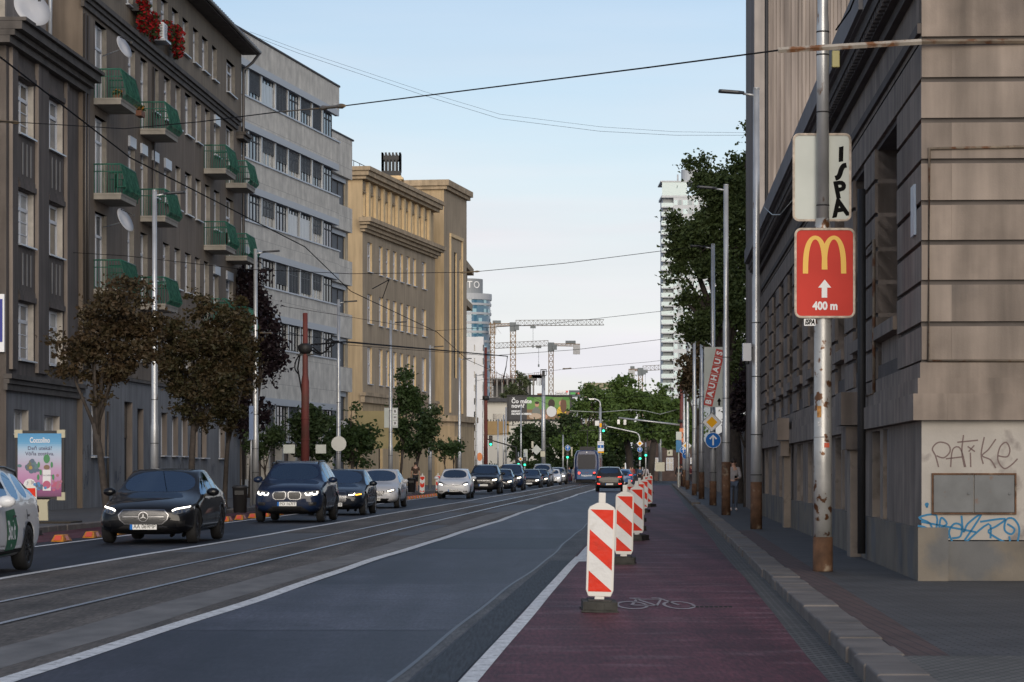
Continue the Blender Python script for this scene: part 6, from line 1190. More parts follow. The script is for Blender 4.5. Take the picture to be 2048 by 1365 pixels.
# bins
for x, Y, lab in ((P(480, 0, 84).x, 84, 'dark litter bin by the second left lamp'), (P(823, 0, 158).x, 158, 'dark litter bin at the feet of the man in shorts')):
    t = root('litter_bin', lab, 'litter bin', (x, Y, .12)); q = MB(); q.lathe([(0, 0), (.2, 0), (.23, .75), (.25, .76), (.25, .80), (.18, .84), (0, .84)], 16); q.build('body', m_iron, t); q = MB(); q.box(-.14, .14, -.25, -.2, .55, .68); q.build('slot', m_dark, t)
# ---- overhead wires
def wire(label, pts, r=.012, n=5, ins=(), name='overhead_wire', m=None):
    w = [P(*p) for p in pts]; o = w[0]; t = root(name, label, 'wire', o, 0, 'overhead wires'); q = MB(); q.tube([p - o for p in w], r, n); q.build('strand', m or m_wire, t)
    for a, b, rr in ins:
        q = MB(); A, B = P(*a) - o, P(*b) - o; q.tube([A, A.lerp(B, .15), A.lerp(B, .3), A.lerp(B, .7), A.lerp(B, .85), B], [rr * .4, rr, rr * .6, rr * .6, rr, rr * .4], 6); q.build('insulator', plain('insulator_brown', (.12, .085, .045), .5) if 'insulator_brown' not in bpy.data.materials else bpy.data.materials['insulator_brown'], t)
Z = lambda x, xa, Ya, xb, Yb: 1 / (1 / Ya + (1 / Yb - 1 / Ya) * (x - xa) / (xb - xa))
def zw(l, Ya, Yb): xa, xb = l[0][0], l[-1][0]; return [(x, y, Z(x, xa, Ya, xb, Yb)) for x, y in l]
wire('span wire from the corner bracket across to the dark house', zw([(-60, 236), (0, 243), (120, 250), (249, 258), (400, 244), (560, 224), (690, 212), (1000, 173), (1300, 135), (1558, 101)], 78, 33), .011, 5, [((640, 217, 48), (690, 212, 46), .05), ((560, 224, 51), (640, 217, 48), .02), ((-10, 242, 77), (38, 246, 75), .06)])
cw = [(RX(2 + (.25 if i % 2 else -.25) * (1 if i < 9 else .5), Y), Y, 5.62 - .0025 * Y * (1 if Y < 70 else 70 / Y)) for i, Y in enumerate([12, 24, 36, 50, 62, 80, 100, 125, 150, 180, 215, 255, 290])]
o = Vector(cw[0]); t = root('contact_wire', 'tram contact wire running down the street over the rails', 'wire', o, 0, 'overhead wires'); q = MB(); q.tube([Vector(p) - o for p in cw], .009, 6); q.build('strand', m_wire, t)
wire('span wire with insulators at the height of the lamps, farther off', zw([(0, 497), (250, 512), (480, 538), (700, 548), (940, 545), (1130, 527), (1420, 490)], 92, 101), .011, 5, [((920, 546, 97), (960, 543, 97), .04), ((-5, 496, 92), (15, 498, 92), .05)])
wire('pull off wires hanging the contact wire near the school', zw([(745, 578), (778, 560), (765, 597)], 64, 66), .012)
wire('thin far span wire below the second one', zw([(560, 612), (870, 662), (1100, 648), (1420, 612)], 118, 124), .010); wire('third far span wire near the crane jibs', zw([(690, 690), (980, 712), (1150, 700), (1400, 670)], 140, 141), .012); wire('lowest far span wire under the cranes', zw([(950, 762), (1110, 741), (1300, 724), (1372, 716)], 215, 183), .012, 5, [((1125, 738, 200), (1143, 737, 200), .06)])
wire('heavy feeder cable from the red mast over to the signal arm', zw([(622, 690), (690, 684), (780, 692), (870, 700), (1015, 713), (1012, 735), (1005, 765)], 119, 230), .045, 6)
wire('faint high wire crossing the open sky', zw([(500, 70), (600, 108), (850, 192), (1000, 238), (1200, 263), (1350, 271), (1490, 271)], 95, 110), .006, 4); wire('second faint high wire just above the first one', zw([(500, 64), (600, 101), (850, 184), (1000, 229), (1200, 254), (1350, 264), (1490, 266)], 96, 111), .005, 4)
wire('dangling service cable at the big right lamp', zw([(1528, 415), (1545, 430), (1560, 430), (1590, 395)], 61, 52), .012, 4, (), 'service_cable', m_signback); wire('slack dark cable along the rusticated building', zw([(1672, 60), (1700, 20), (1720, -30)], 36, 34), .012)
wire('slack pale cable festoon among the far trees', zw([(1140, 822), (1200, 825), (1260, 820), (1290, 822), (1320, 829), (1360, 818)], 290, 300), .035, 5, (), 'service_cable', m_signback)
wire('far left span wire before the billboard', zw([(960, 800), (1040, 790), (1200, 797), (1370, 790)], 250, 210), .02); wire('lower far span wire in front of the park trees', zw([(1000, 868), (1100, 862), (1260, 868), (1362, 860)], 255, 215), .02)
wire('cable from the second left lamp to the red mast', zw([(511, 665), (560, 668), (640, 676), (680, 684)], 104, 134), .015, 5, [((520, 666, 105), (545, 667, 106), .05)])
# ------------------------------------------------------------------ vehicles
m_tyre = mat('tyre_rubber', (.012, .012, .013), .8, var=.2, vs=6); m_rim_s = plain('alloy_silver', (.30, .31, .32), .35, .8); m_rim_d = plain('alloy_dark', (.03, .031, .034), .35, .7)
m_chrome = plain('chrome', (.24, .245, .26), .25, 1); m_under = plain('car_underside', (.006, .006, .007), .8); m_cglass = glassmat('windscreen_glass', (.50, .56, .60)); m_sglass = glassmat('side_glass', (.16, .18, .20)); m_seat = plain('seat_cloth', (.035, .034, .034), .9)
m_hl = plain('headlamp_lens', (.13, .135, .14), .1, .3); m_drl = plain('daytime_light', (1, .93, .82), .3, emit=4.5); m_hlon = plain('headlight_lit', (1, .88, .68), .3, emit=3.5); m_amber = plain('indicator_lit', (1, .5, .04), .3, emit=3); m_tail = plain('tail_lens', (.22, .008, .008), .2); m_tailon = plain('tail_light_lit', (1, .05, .03), .3, emit=2.5); m_plate = plain('licence_plate', (.7, .7, .68), .5); m_grille = plain('grille_black', (.008, .008, .009), .35); m_trimd = plain('door_gap', (.004, .004, .004), .8)
m_mesh = mat('studded_grille', (.02, .02, .021), .35); 
def paint(name, c, metal=0, rough=.5): return plain(name, c, rough, 0, coat=.55, spec=.12)
SP = {}
SP['sedan'] = dict(L=4.95, W=1.88, H=1.46, wb=2.96, fo=.84, wr=.345, cowl=4, rwin=8, st=[(2.46, .34, .50, .64, .60, .44), (2.40, .22, .58, .72, .82, .60), (2.05, .17, .70, .83, .93, .70), (1.55, .17, .80, .90, .94, .73), (.98, .17, .89, .98, .94, .82), (.12, .17, .93, 1.40, .94, .66), (-.42, .17, .945, 1.46, .94, .67), (-1.02, .17, .955, 1.42, .94, .65), (-1.30, .17, .965, 1.36, .935, .62), (-2.0, .18, .97, 1.07, .92, .66), (-2.38, .26, .90, 1.02, .84, .62), (-2.46, .42, .78, .90, .70, .52)])
SP['suv'] = dict(L=4.7, W=1.89, H=1.68, wb=2.86, fo=.80, wr=.365, cowl=4, rwin=8, st=[(2.34, .42, .66, .84, .64, .50), (2.27, .30, .76, .96, .85, .66), (1.95, .25, .90, 1.05, .94, .74), (1.5, .25, .99, 1.11, .955, .77), (1.02, .25, 1.05, 1.16, .955, .79), (.30, .25, 1.08, 1.60, .955, .64), (-.35, .25, 1.09, 1.68, .955, .66), (-1.15, .25, 1.10, 1.66, .95, .65), (-1.85, .25, 1.11, 1.60, .93, .62), (-2.18, .30, 1.07, 1.22, .91, .70), (-2.32, .38, .86, 1.00, .86, .70), (-2.34, .46, .70, .80, .74, .6)])
SP['wagon'] = dict(L=4.65, W=1.79, H=1.47, wb=2.70, fo=.94, wr=.325, cowl=4, rwin=9, st=[(2.32, .34, .52, .66, .58, .42), (2.24, .22, .60, .74, .80, .58), (1.9, .17, .72, .85, .88, .68), (1.45, .17, .82, .93, .895, .72), (.95, .17, .90, 1.0, .895, .74), (.15, .17, .93, 1.41, .895, .59), (-.4, .17, .945, 1.465, .895, .60), (-1.05, .17, .96, 1.45, .89, .59), (-1.6, .17, .99, 1.41, .88, .57), (-1.98, .18, 1.02, 1.33, .865, .53), (-2.2, .24, .96, 1.06, .84, .62), (-2.32, .34, .78, .9, .74, .56)])
SP['small'] = dict(L=3.6, W=1.65, H=1.48, wb=2.42, fo=.62, wr=.29, cowl=4, rwin=8, st=[(1.79, .34, .56, .70, .56, .42), (1.72, .22, .66, .80, .76, .56), (1.5, .17, .78, .89, .82, .64), (1.2, .17, .86, .95, .825, .67), (.92, .17, .91, 1.0, .825, .69), (.30, .17, .93, 1.42, .825, .57), (-.2, .17, .945, 1.48, .825, .58), (-.8, .17, .96, 1.46, .82, .57), (-1.35, .17, .99, 1.40, .80, .54), (-1.66, .22, .95, 1.08, .78, .6), (-1.76, .32, .76, .9, .74, .6), (-1.79, .42, .62, .7, .64, .5)])
CACHE = {}
def loose(me):
    g = MB(); g.v = [tuple(v.co) for v in me.vertices]; g.f = [list(p.vertices) for p in me.polygons]; g.m = [0] * len(g.f); g.s = [True] * len(g.f); hold = root('hold', None, None); pieces(g, 'glass', [], hold)
    out = [c.data for c in hold.children]
    for c in list(hold.children): bpy.data.objects.remove(c)
    bpy.data.objects.remove(hold); return out
def car_shape(kind):
    if kind in CACHE: return CACHE[kind]
    s = SP[kind]; bm = bmesh.new(); cr = bm.edges.layers.float.new('crease_edge'); rings = []
    for x, zb, zs, zt, w, wt in s['st']:
        h = [(0, zb), (.80 * w, zb), (.985 * w, zb + .13), (w, zb + .55 * (zs - zb)), (.955 * w, zs), (wt, zt - .035), (0, zt)]
        r = [(y, z) for y, z in h] + [(-y, z) for y, z in h[5:0:-1]]; rings.append([bm.verts.new((x, y, z)) for y, z in r])
    n = 12; glass = {1: [], 3: []}; side = []
    for i in range(len(rings) - 1):
        for k in range(n):
            f = bm.faces.new((rings[i][k], rings[i][(k + 1) % n], rings[i + 1][(k + 1) % n], rings[i + 1][k])); f.smooth = True; f.material_index = 4 if k in (0, 11) else 0
            if k in (5, 6) and i == s['cowl']: glass[1].append(f)
            if k in (5, 6) and i == s['rwin']: glass[3].append(f)
            if k in (4, 7) and s['cowl'] <= i < s['rwin'] + (0 if kind == 'sedan' else 0): side.append(f)
    bm.faces.new(rings[0][::-1]).smooth = True; bm.faces.new(rings[-1]).smooth = True
    for i in range(s['cowl'], s['rwin'] + 1):
        for k in (4, 8, 5, 7):
            e = bm.edges.get((rings[i][k], rings[i + 1][k]))
            if e: e[cr] = .8
    for i in (s['cowl'], s['cowl'] + 1, s['rwin'], s['rwin'] + 1):
        for k in (5, 6):
            e = bm.edges.get((rings[i][k], rings[i][k + 1]))
            if e: e[cr] = .75
    bm.normal_update()
    for mi, fs in glass.items():
        for f in fs: f.material_index = mi
        for f in bmesh.ops.inset_region(bm, faces=fs, thickness=.025, use_even_offset=True)['faces']: f.material_index = 0
    sideL = [f for f in side if f.calc_center_median().y > 0]; sideR = [f for f in side if f.calc_center_median().y <= 0]
    for f in side: f.material_index = 2
    for f in bmesh.ops.inset_individual(bm, faces=side, thickness=.028, use_even_offset=True)['faces']: f.material_index = 0
    for e in bm.edges:
        if len({f.material_index in (1, 2, 3) for f in e.link_faces}) > 1: e[cr] = 1.0
    for f in bm.faces: f.smooth = True
    bmesh.ops.recalc_face_normals(bm, faces=bm.faces[:])
    me = bpy.data.meshes.new('b'); bm.to_mesh(me); bm.free(); ms = [bpy.data.materials.new('slot%d' % i) for i in range(5)]
    for m in ms: me.materials.append(m)
    o = link('tmp', me); o.modifiers.new('s', 'SUBSURF').levels = 2; o.modifiers['s'].render_levels = 2
    me2 = bpy.data.meshes.new_from_object(o.evaluated_get(bpy.context.evaluated_depsgraph_get())); bpy.data.objects.remove(o)
    xs = [v.co.x for v in me2.vertices]; ys = [v.co.y for v in me2.vertices]; zs = [v.co.z for v in me2.vertices]; z0 = .17 if kind != 'suv' else .22
    for v in me2.vertices:
        v.co.x = (v.co.x - min(xs)) / (max(xs) - min(xs)) * s['L'] - s['L'] / 2; v.co.y *= s['W'] / (max(ys) - min(ys)); v.co.z = z0 + (v.co.z - min(zs)) / (max(zs) - min(zs)) * (s['H'] - z0)
    fx = s['L'] / 2 - s['fo']; axl = (fx, fx - s['wb']); g = MB()
    for ax in axl:
        for sd in (-1, 1): g.add([Vector((ax + math.cos(2 * math.pi * k / 28) * s['wr'] * 1.13, y, s['wr'] + math.sin(2 * math.pi * k / 28) * s['wr'] * 1.13)) for y in (sd * s['W'] * .30, sd * s['W'] * .7) for k in range(28)], [tuple(range(28)), tuple(range(55, 27, -1))] + [(k, 28 + k, 28 + (k + 1) % 28, (k + 1) % 28) for k in range(28)], 4)
    cm = g.mesh('cut', ms); bmc = bmesh.new(); bmc.from_mesh(cm); bmesh.ops.recalc_face_normals(bmc, faces=bmc.faces[:]); bmc.to_mesh(cm); bmc.free()
    co = link('cut', cm); o = link('tmp', me2); b = o.modifiers.new('b', 'BOOLEAN'); b.object = co; b.operation = 'DIFFERENCE'; b.solver = 'EXACT'
    me3 = bpy.data.meshes.new_from_object(o.evaluated_get(bpy.context.evaluated_depsgraph_get())); bpy.data.objects.remove(o); bpy.data.objects.remove(co)
    # split by slot
    V = [v.co.copy() for v in me3.vertices]; groups = {}
    for p in me3.polygons: groups.setdefault(p.material_index, []).append((tuple(p.vertices), p.use_smooth))
    def sub(ids, pred=None):
        fs = [(f, i, sm) for i in ids for f, sm in groups.get(i, []) if not pred or pred(sum((V[k] for k in f), Vector()) / len(f))]
        used = sorted({k for f, _, _ in fs for k in f}); mp_ = {k: j for j, k in enumerate(used)}; m = bpy.data.meshes.new(kind); m.from_pydata([V[k] for k in used], [], [[mp_[k] for k in f] for f, _, _ in fs])
        m.polygons.foreach_set('use_smooth', [sm for _, _, sm in fs]); m.polygons.foreach_set('material_index', [0 if i != 4 else 1 for _, i, _ in fs]); return m
    bvh = BVHTree.FromPolygons(V, [f for i in groups for f, _ in groups[i]])
    CACHE[kind] = dict(s=s, body=sub([0, 4]), ws=sub([1]), rw=sub([3]), sl=loose(sub([2])), bvh=bvh, axl=axl); return CACHE[kind]
def patch(mb, bvh, poly, view, mi=0, off=.006, dens=.07):
    c = Vector((sum(p[0] for p in poly) / len(poly), sum(p[1] for p in poly) / len(poly))); pts = []
    for i in range(len(poly)):
        a, b = Vector(poly[i]), Vector(poly[(i + 1) % len(poly)]); k = max(1, int((b - a).length / dens)); pts += [a.lerp(b, j / k) for j in range(k)]
    rad = max((p - c).length for p in pts); nr = max(1, int(rad / dens)); n = len(pts); vs = []
    def pr(p):
        if view in ('front', 'rear'): o, d = Vector((6 if view == 'front' else -6, p.x, p.y)), Vector((-1 if view == 'front' else 1, 0, 0))
        else: sg = 1 if view == 'left' else -1; o, d = Vector((p.x, 6 * sg, p.y)), Vector((0, -sg, 0))
        h, nn, _, _ = bvh.ray_cast(o, d)
        if h is None: h, nn, _, _ = bvh.find_nearest(o + d * 5)
        if nn.dot(d) > 0: nn = -nn
        return h + nn * off * .5 - d * off
    vs.append(pr(c))
    for r in range(1, nr + 1): vs += [pr(c + (p - c) * (r / nr)) for p in pts]
    fs = [(0, 1 + k, 1 + (k + 1) % n) for k in range(n)]
    for r in range(nr - 1): fs += [(1 + r * n + k, 1 + (r + 1) * n + k, 1 + (r + 1) * n + (k + 1) % n, 1 + r * n + (k + 1) % n) for k in range(n)]
    if view in ('rear', 'right'): fs = fs
    mb.add(vs, fs, mi, True)
def seg(a, b, w): a, b = Vector(a), Vector(b); t = (b - a).normalized(); n = Vector((-t.y, t.x)) * w / 2; return [a + n, b + n, b - n, a - n]
def wheel(par, x, y, wr, rimm, spokes=10):
    sd = 1 if y > 0 else -1; w = root('wheel', None, None, (x, y, wr)); w.parent = par; T = Matrix.Rotation(R(-90 * sd), 4, 'X'); q = MB()
    q.lathe([(wr * .68, .085), (wr * .72, .105), (wr * .93, .10), (wr, .07), (wr, -.07), (wr * .93, -.10), (wr * .6, -.10)], 28, 0, T); q.build('tyre', m_tyre, w); q = MB()
    q.lathe([(wr * .70, .095), (wr * .66, .085), (wr * .62, .02)], 28, 0, T); q.lathe([(wr * .62, .02), (0, .02)], 28, 1, T)
    for i in range(spokes): A = T @ Matrix.Rotation(2 * math.pi * i / spokes, 4, 'Z'); q.box(wr * .08, wr * .67, -wr * .055, wr * .055, .04, .085, 0, A)
    q.lathe([(wr * .14, .06), (wr * .14, .095), (0, .095)], 14, 0, T); q.build('rim', [rimm, m_under], w)
def empty_to_mesh(o): pass
def plate_mb(q, bvh, y, z, view, txt, hw=.26, hh=.056, x=None):
    h = bvh.ray_cast(Vector((6 if view == 'front' else -6, y, z)), Vector((-1 if view == 'front' else 1, 0, 0)))[0]; s_ = 1 if view == 'front' else -1; X = h.x + .022 * s_
    q.box(min(X, X - .02 * s_), max(X, X - .02 * s_), y - hw, y + hw, z - hh, z + hh, 0); e = X + .002 * s_; T = frame_xz(Vector((e, y, z)), (0, s_, 0))
    q.add([T @ Vector(v) for v in ((-hw, -hh, .001), (-hw + .05, -hh, .001), (-hw + .05, hh, .001), (-hw, hh, .001))], [(0, 1, 2, 3)], 2)
    if txt: put_text(q, txt, .11, T @ Matrix.Translation((.025, 0, .002)), 1, fit=hw * 1.66, bold=0)
def car(name, label, kind, x, Y, head, pm_, front, plate='', rear=None, toward=True, scale=(1, 1, 1), rim=None, detail=2, cat='car', group='cars queuing in the oncoming lane', spokes=10, roofrail=False, mirror=None, parts=None):
    C_ = car_shape(kind); s = C_['s']; bvh = C_['bvh']; rz = (math.atan2(-1, -head) if toward else math.atan2(1, head)); t = root(name, label, cat, (x, Y, .008), rz, group); t.scale = scale
    def put(nm, me, mats):
        m = me.copy(); [m.materials.append(k) for k in mats]; return link(nm, m, t)
    put('body', C_['body'], [pm_, m_under]); put('windshield', C_['ws'], [m_cglass]); put('rear_window', C_['rw'], [m_sglass if toward else m_cglass]); [put('side_window', m_, [m_sglass]) for m_ in C_['sl']]
    for ax in C_['axl']:
        for sd in (-1, 1): wheel(t, ax, sd * (s['W'] / 2 - .115), s['wr'], rim or m_rim_s, spokes)
    # dark cabin floor and seats keep the glass from looking hollow
    q = MB(); wI = s['W'] * .37; q.box(-s['L'] * .34, s['L'] * .17, -wI, wI, .35, .62, 0)
    for xx in (.0, -.95):
        for sd in (-1, 1): q.box(xx - .32, xx - .12, sd * .38 - .24, sd * .38 + .24, .6, .6 + (s['H'] - .6) * .68, 0)
    q.box(.62 * s['L'] / 4.9, .95 * s['L'] / 4.9, -wI, wI, .5, s['st'][s['cowl']][3] * .93, 0); q.build('interior', m_seat, t)
    zb = s['st'][s['cowl']][2]
    for sd in (-1, 1):
        q = MB(); xm = s['st'][s['cowl']][0] - .42; q.ell((xm, sd * (s['W'] / 2 + .10), zb + .10), (.085, .13, .085), 12); q.box(xm - .04, xm + .04, min(sd * (s['W'] / 2 - .1), sd * (s['W'] / 2 + .04)), max(sd * (s['W'] / 2 - .1), sd * (s['W'] / 2 + .04)), zb + .02, zb + .07); q.build('mirror', mirror or pm_, t)
    if detail >= 2:
        q = MB(); xs_ = [st[0] for st in s['st']]
        for v, sd in (('left', 1), ('right', -1)):
            for xx in (s['st'][s['cowl']][0] - .28, -.42 * s['L'] / 4.9, -1.28 * s['L'] / 4.9 - (.0)): patch(q, bvh, seg((xx, .32), (xx - .02, zb - .03), .012), v, 0, .003, .1)
            patch(q, bvh, seg((s['st'][s['cowl']][0] - .28, .32), (-1.1, .32), .012), v, 0, .003, .1)
        q.build('door_gap', m_trimd, t)
        for v, sd in (('left', 1), ('right', -1)):
            for xx in (-.18, -1.08): q = MB(); patch(q, bvh, seg((xx * s['L'] / 4.9, zb - .12), ((xx - .19) * s['L'] / 4.9, zb - .115), .032), v, 0, .03, .1); q.build('door_handle', pm_ if kind != 'wagon' else m_chrome, t)
        q = MB(); 
        for v in ('left', 'right'): patch(q, bvh, seg((s['L'] * .24, .27 if kind != 'suv' else .33), (-s['L'] * .2, .30 if kind != 'suv' else .36), .05), v, 0, .008, .12)
        q.build('sill_trim', m_chrome if kind == 'sedan' else m_under, t)
    if roofrail:
        for sd in (-1, 1): q = MB(); q.tube([(.25, sd * .60, s['H'] - .09), (.1, sd * .60, s['H'] - .01), (-.9, sd * .61, s['H'] - .0), (-1.6, sd * .60, s['H'] - .06), (-1.75, sd * .58, s['H'] - .14)], .02, 6); q.build('roof_rail', m_rim_d, t)
    front(t, bvh, s)
    if plate is not None: q = MB(); plate_mb(q, bvh, 0, {'sedan': .335, 'suv': .50, 'wagon': .40, 'small': .40}[kind], 'front' if toward else 'rear', plate); q.build('licence_plate', [m_plate, m_black, m_blue], t)
    if rear: rear(t, bvh, s)
    return t
def sym(p): return [(-y, z) for y, z in p][::-1]
def pb_(t, bvh, nm, items, mats, view='front'):
    q = MB()
    for poly, mi, off in items: patch(q, bvh, poly, view, mi, off, .05)
    return q.build(nm, mats, t)
def lights(t, bvh, poly, strips, lit=m_drl, mats=None):
    for f in (lambda p: p, sym): pb_(t, bvh, 'headlight', [(f(poly), 0, .006)] + [(f(st), mi, .011 + .001 * i) for i, (st, mi) in enumerate(strips)], mats or [m_hl, lit, m_chrome])
def f_saloon(t, bvh, s):
    g = [(-.40, .655), (.40, .655), (.485, .56), (.46, .47), (.36, .385), (-.36, .385), (-.46, .47), (-.485, .56)]; o = pb_(t, bvh, 'grille', [(g, 0, .006)], [m_mesh]); q = MB()
    for i in range(len(g)): patch(q, bvh, seg(g[i], g[(i + 1) % len(g)], .018), 'front', 0, .014, .05)
    patch(q, bvh, seg((-.40, .525), (-.1, .525), .014), 'front', 0, .016, .05); patch(q, bvh, seg((.1, .525), (.40, .525), .014), 'front', 0, .016, .05)
    for r in range(13):
        for c in range(34):
            y, z = -.46 + c * .0275 + (r % 2) * .0137, .40 + r * .0195
            if abs(y) < (.38 + (z - .385) * .6 if z < .56 else .47 - (z - .56) * .7) and abs(y) + 0 > .0 and (y * y + (z - .525) ** 2) > .012: patch(q, bvh, [(y - .006, z), (y, z - .006), (y + .006, z), (y, z + .006)], 'front', 0, .013, .05)
    q.build('grille_trim', m_chrome, o); q = MB(); c = [(.10 * math.cos(R(a)), .525 + .10 * math.sin(R(a))) for a in range(0, 360, 20)]; patch(q, bvh, c, 'front', 0, .016, .05); patch(q, bvh, [(y * .84, .525 + (z - .525) * .84) for y, z in c], 'front', 1, .019, .05)
    for a in (90, 210, 330): patch(q, bvh, [(.078 * math.cos(R(a)), .525 + .078 * math.sin(R(a))), (.016 * math.cos(R(a + 90)), .525 + .016 * math.sin(R(a + 90))), (0, .525), (.016 * math.cos(R(a - 90)), .525 + .016 * math.sin(R(a - 90)))], 'front', 0, .023, .05)
    q.build('emblem', [m_chrome, m_grille], o)
    lights(t, bvh, [(.53, .64), (.60, .69), (.84, .735), (.87, .69), (.80, .61), (.62, .565), (.56, .585)], [([(.545, .648), (.60, .682), (.84, .728), (.835, .705), (.62, .658), (.56, .628)], 1)] + [(seg((y, .615 + .02 * (y - .6) * 4), (y + .045, .62 + .02 * (y - .6) * 4), .05), 2) for y in (.60, .67, .74)])
    pb_(t, bvh, 'lower_grille', [([(-.62, .30), (.62, .30), (.70, .235), (-.70, .235)], 0, .004), (seg((-.62, .215), (.62, .215), .016), 1, .012)] + [(seg((sd * .30, .335), (sd * .46, .33), .03), 1, .01) for sd in (1,)], [m_grille, m_chrome]); pb_(t, bvh, 'corner_intake', [([(.62, .42), (.80, .46), (.78, .34), (.64, .33)], 0, .004)], [m_grille]); pb_(t, bvh, 'corner_intake', [(sym([(.62, .42), (.80, .46), (.78, .34), (.64, .33)]), 0, .004)], [m_grille])
def f_bigsuv(t, bvh, s):
    k = [(.035, .80), (.07, .83), (.33, .83), (.385, .77), (.37, .66), (.30, .62), (.09, .62), (.04, .67)]
    for f in (lambda p: p, sym):
        p = f(k); o = pb_(t, bvh, 'grille', [(p, 0, .006)], [m_grille]); q = MB()
        for i in range(len(p)): patch(q, bvh, seg(p[i], p[(i + 1) % len(p)], .02), 'front', 0, .014, .05)
        q.build('grille_trim', m_chrome, o); q = MB()
        for i in range(7): y = .08 + i * .043; patch(q, bvh, f(seg((y, .645), (y, .81), .010)), 'front', 0, .010, .05)
        q.build('grille_bar', m_iron, o)
    lights(t, bvh, [(.47, .80), (.52, .845), (.84, .875), (.86, .80), (.80, .73), (.52, .715)], [(seg((.50, .80), (.53, .745), .03), 1), (seg((.53, .742), (.62, .742), .03), 1), (seg((.635, .81), (.635, .75), .03), 1), (seg((.67, .815), (.70, .755), .03), 1), (seg((.70, .752), (.79, .765), .03), 1), (seg((.80, .84), (.80, .77), .03), 1)])
    pb_(t, bvh, 'lower_grille', [([(-.42, .44), (.42, .44), (.36, .33), (-.36, .33)], 0, .005), (seg((-.40, .30), (.40, .30), .02), 1, .01)], [m_grille, m_chrome])
    for f in (lambda p: p, sym): pb_(t, bvh, 'fog_light', [(f([(.58, .54), (.80, .56), (.78, .46), (.60, .46)]), 0, .005)] + [(f(seg((.62 + i * .05, .525), (.645 + i * .05, .525), .02)), 1, .012) for i in range(4)], [m_grille, m_chrome])
def f_kidney(t, bvh, s):
    k = [(.03, .70), (.06, .73), (.34, .73), (.38, .68), (.37, .46), (.33, .42), (.07, .42), (.035, .46)]
    for f in (lambda p: p, sym):
        p = f(k); o = pb_(t, bvh, 'grille', [(p, 0, .006)], [m_grille]); q = MB()
        for i in range(len(p)): patch(q, bvh, seg(p[i], p[(i + 1) % len(p)], .022), 'front', 0, .014, .05)
        for i in range(8): y = .075 + i * .037; patch(q, bvh, f(seg((y, .44), (y, .715), .017)), 'front', 0, .012, .05)
        q.build('grille_trim', m_chrome, o)
    lights(t, bvh, [(.44, .68), (.50, .71), (.86, .735), (.86, .67), (.76, .61), (.46, .605)], [(seg((.46, .63), (.62, .635), .028), 1), (seg((.62, .635), (.64, .69), .028), 1), (seg((.67, .635), (.83, .66), .03), 3 if True else 1)], mats=[m_hl, m_drl, m_chrome, m_amber])
    pb_(t, bvh, 'lower_grille', [([(-.5, .33), (.5, .33), (.6, .24), (-.6, .24)], 0, .005), (seg((-.62, .225), (.62, .225), .018), 1, .012), (seg((.62, .225), (.78, .36), .018), 1, .012), (seg((-.62, .225), (-.78, .36), .018), 1, .012)], [m_grille, m_chrome])
def f_hatch(t, bvh, s):
    H = s['H']; z = .62 if s['L'] > 4 else .70; o = pb_(t, bvh, 'grille', [([(-.40, z + .02), (.40, z + .02), (.43, z - .03), (.33, z - .15), (-.33, z - .15), (-.43, z - .03)], 0, .005)] + [(seg((-.35 + i * .035, z - .13), (-.35 + i * .035, z + .01), .008), 1, .009) for i in range(21)], [m_grille, m_chrome])
    lights(t, bvh, [(.46, z + .0), (.55, z + .06), (.80, z + .10), (.82, z + .03), (.66, z - .05), (.48, z - .06)], [(seg((.54, z + .0), (.76, z + .05), .045), 1)], m_hlon)
    pb_(t, bvh, 'lower_grille', [([(-.60, .36), (.60, .36), (.52, .25), (-.52, .25)], 0, .005)], [m_grille])
def f_city(t, bvh, s):
    lights(t, bvh, [(.44, .70), (.50, .78), (.72, .85), (.76, .80), (.70, .70), (.54, .645), (.46, .655)], [([(.50, .70), (.70, .735), (.70, .70), (.54, .655)], 1)], m_drl)
    pb_(t, bvh, 'lower_grille', [([(-.40, .30), (.40, .30), (.34, .245), (-.34, .245)], 0, .006)], [m_grille]); pb_(t, bvh, 'hood_seam', [(seg((-.46, .74), (-.30, .66), .012), 0, .006), (seg((-.30, .66), (.30, .66), .012), 0, .006), (seg((.30, .66), (.46, .74), .012), 0, .006), ([(-.05, .715), (.05, .715), (.03, .68), (-.03, .68)], 1, .012)], [m_trimd, m_chrome])
    for f in (lambda p: p, sym): pb_(t, bvh, 'fog_light', [(f(seg((.50 + i * .065, .36), (.54 + i * .065, .36), .06)), 0, .006) for i in range(3)], [m_grille])
def f_plain(z, lit=m_hlon, w=.36):
    def f(t, bvh, s):
        pb_(t, bvh, 'grille', [([(-w, z + .05), (w, z + .05), (w * .9, z - .12), (-w * .9, z - .12)], 0, .005), (seg((-w, z - .03), (w, z - .03), .02), 1, .01)], [m_grille, m_chrome])
        lights(t, bvh, [(.46, z), (.54, z + .07), (.80, z + .10), (.82, z + .02), (.70, z - .06), (.50, z - .06)], [(seg((.53, z + .0), (.76, z + .04), .07), 1)], lit); pb_(t, bvh, 'lower_grille', [([(-.6, z - .26), (.6, z - .26), (.52, z - .36), (-.52, z - .36)], 0, .005)], [m_grille])
    return f
p_blk = paint('paint_black', (.004, .0045, .006)); p_navy = paint('paint_navy', (.006, .014, .04)); p_blk2 = paint('paint_blue_black', (.005, .008, .015)); p_sil = paint('paint_silver_white', (.46, .47, .50), .15); p_wht = paint('paint_white', (.66, .67, .69), 0, .3); p_gry = paint('paint_dark_grey', (.022, .022, .026)); p_sil2 = paint('paint_silver', (.30, .32, .35), .5); p_dblu = paint('paint_blue', (.05, .12, .26)); p_drk = paint('paint_anthracite', (.012, .014, .018)); p_wine = paint('paint_wine', (.07, .01, .012))
LX = lambda Y, d=0: RX(-1.47 + d, Y)
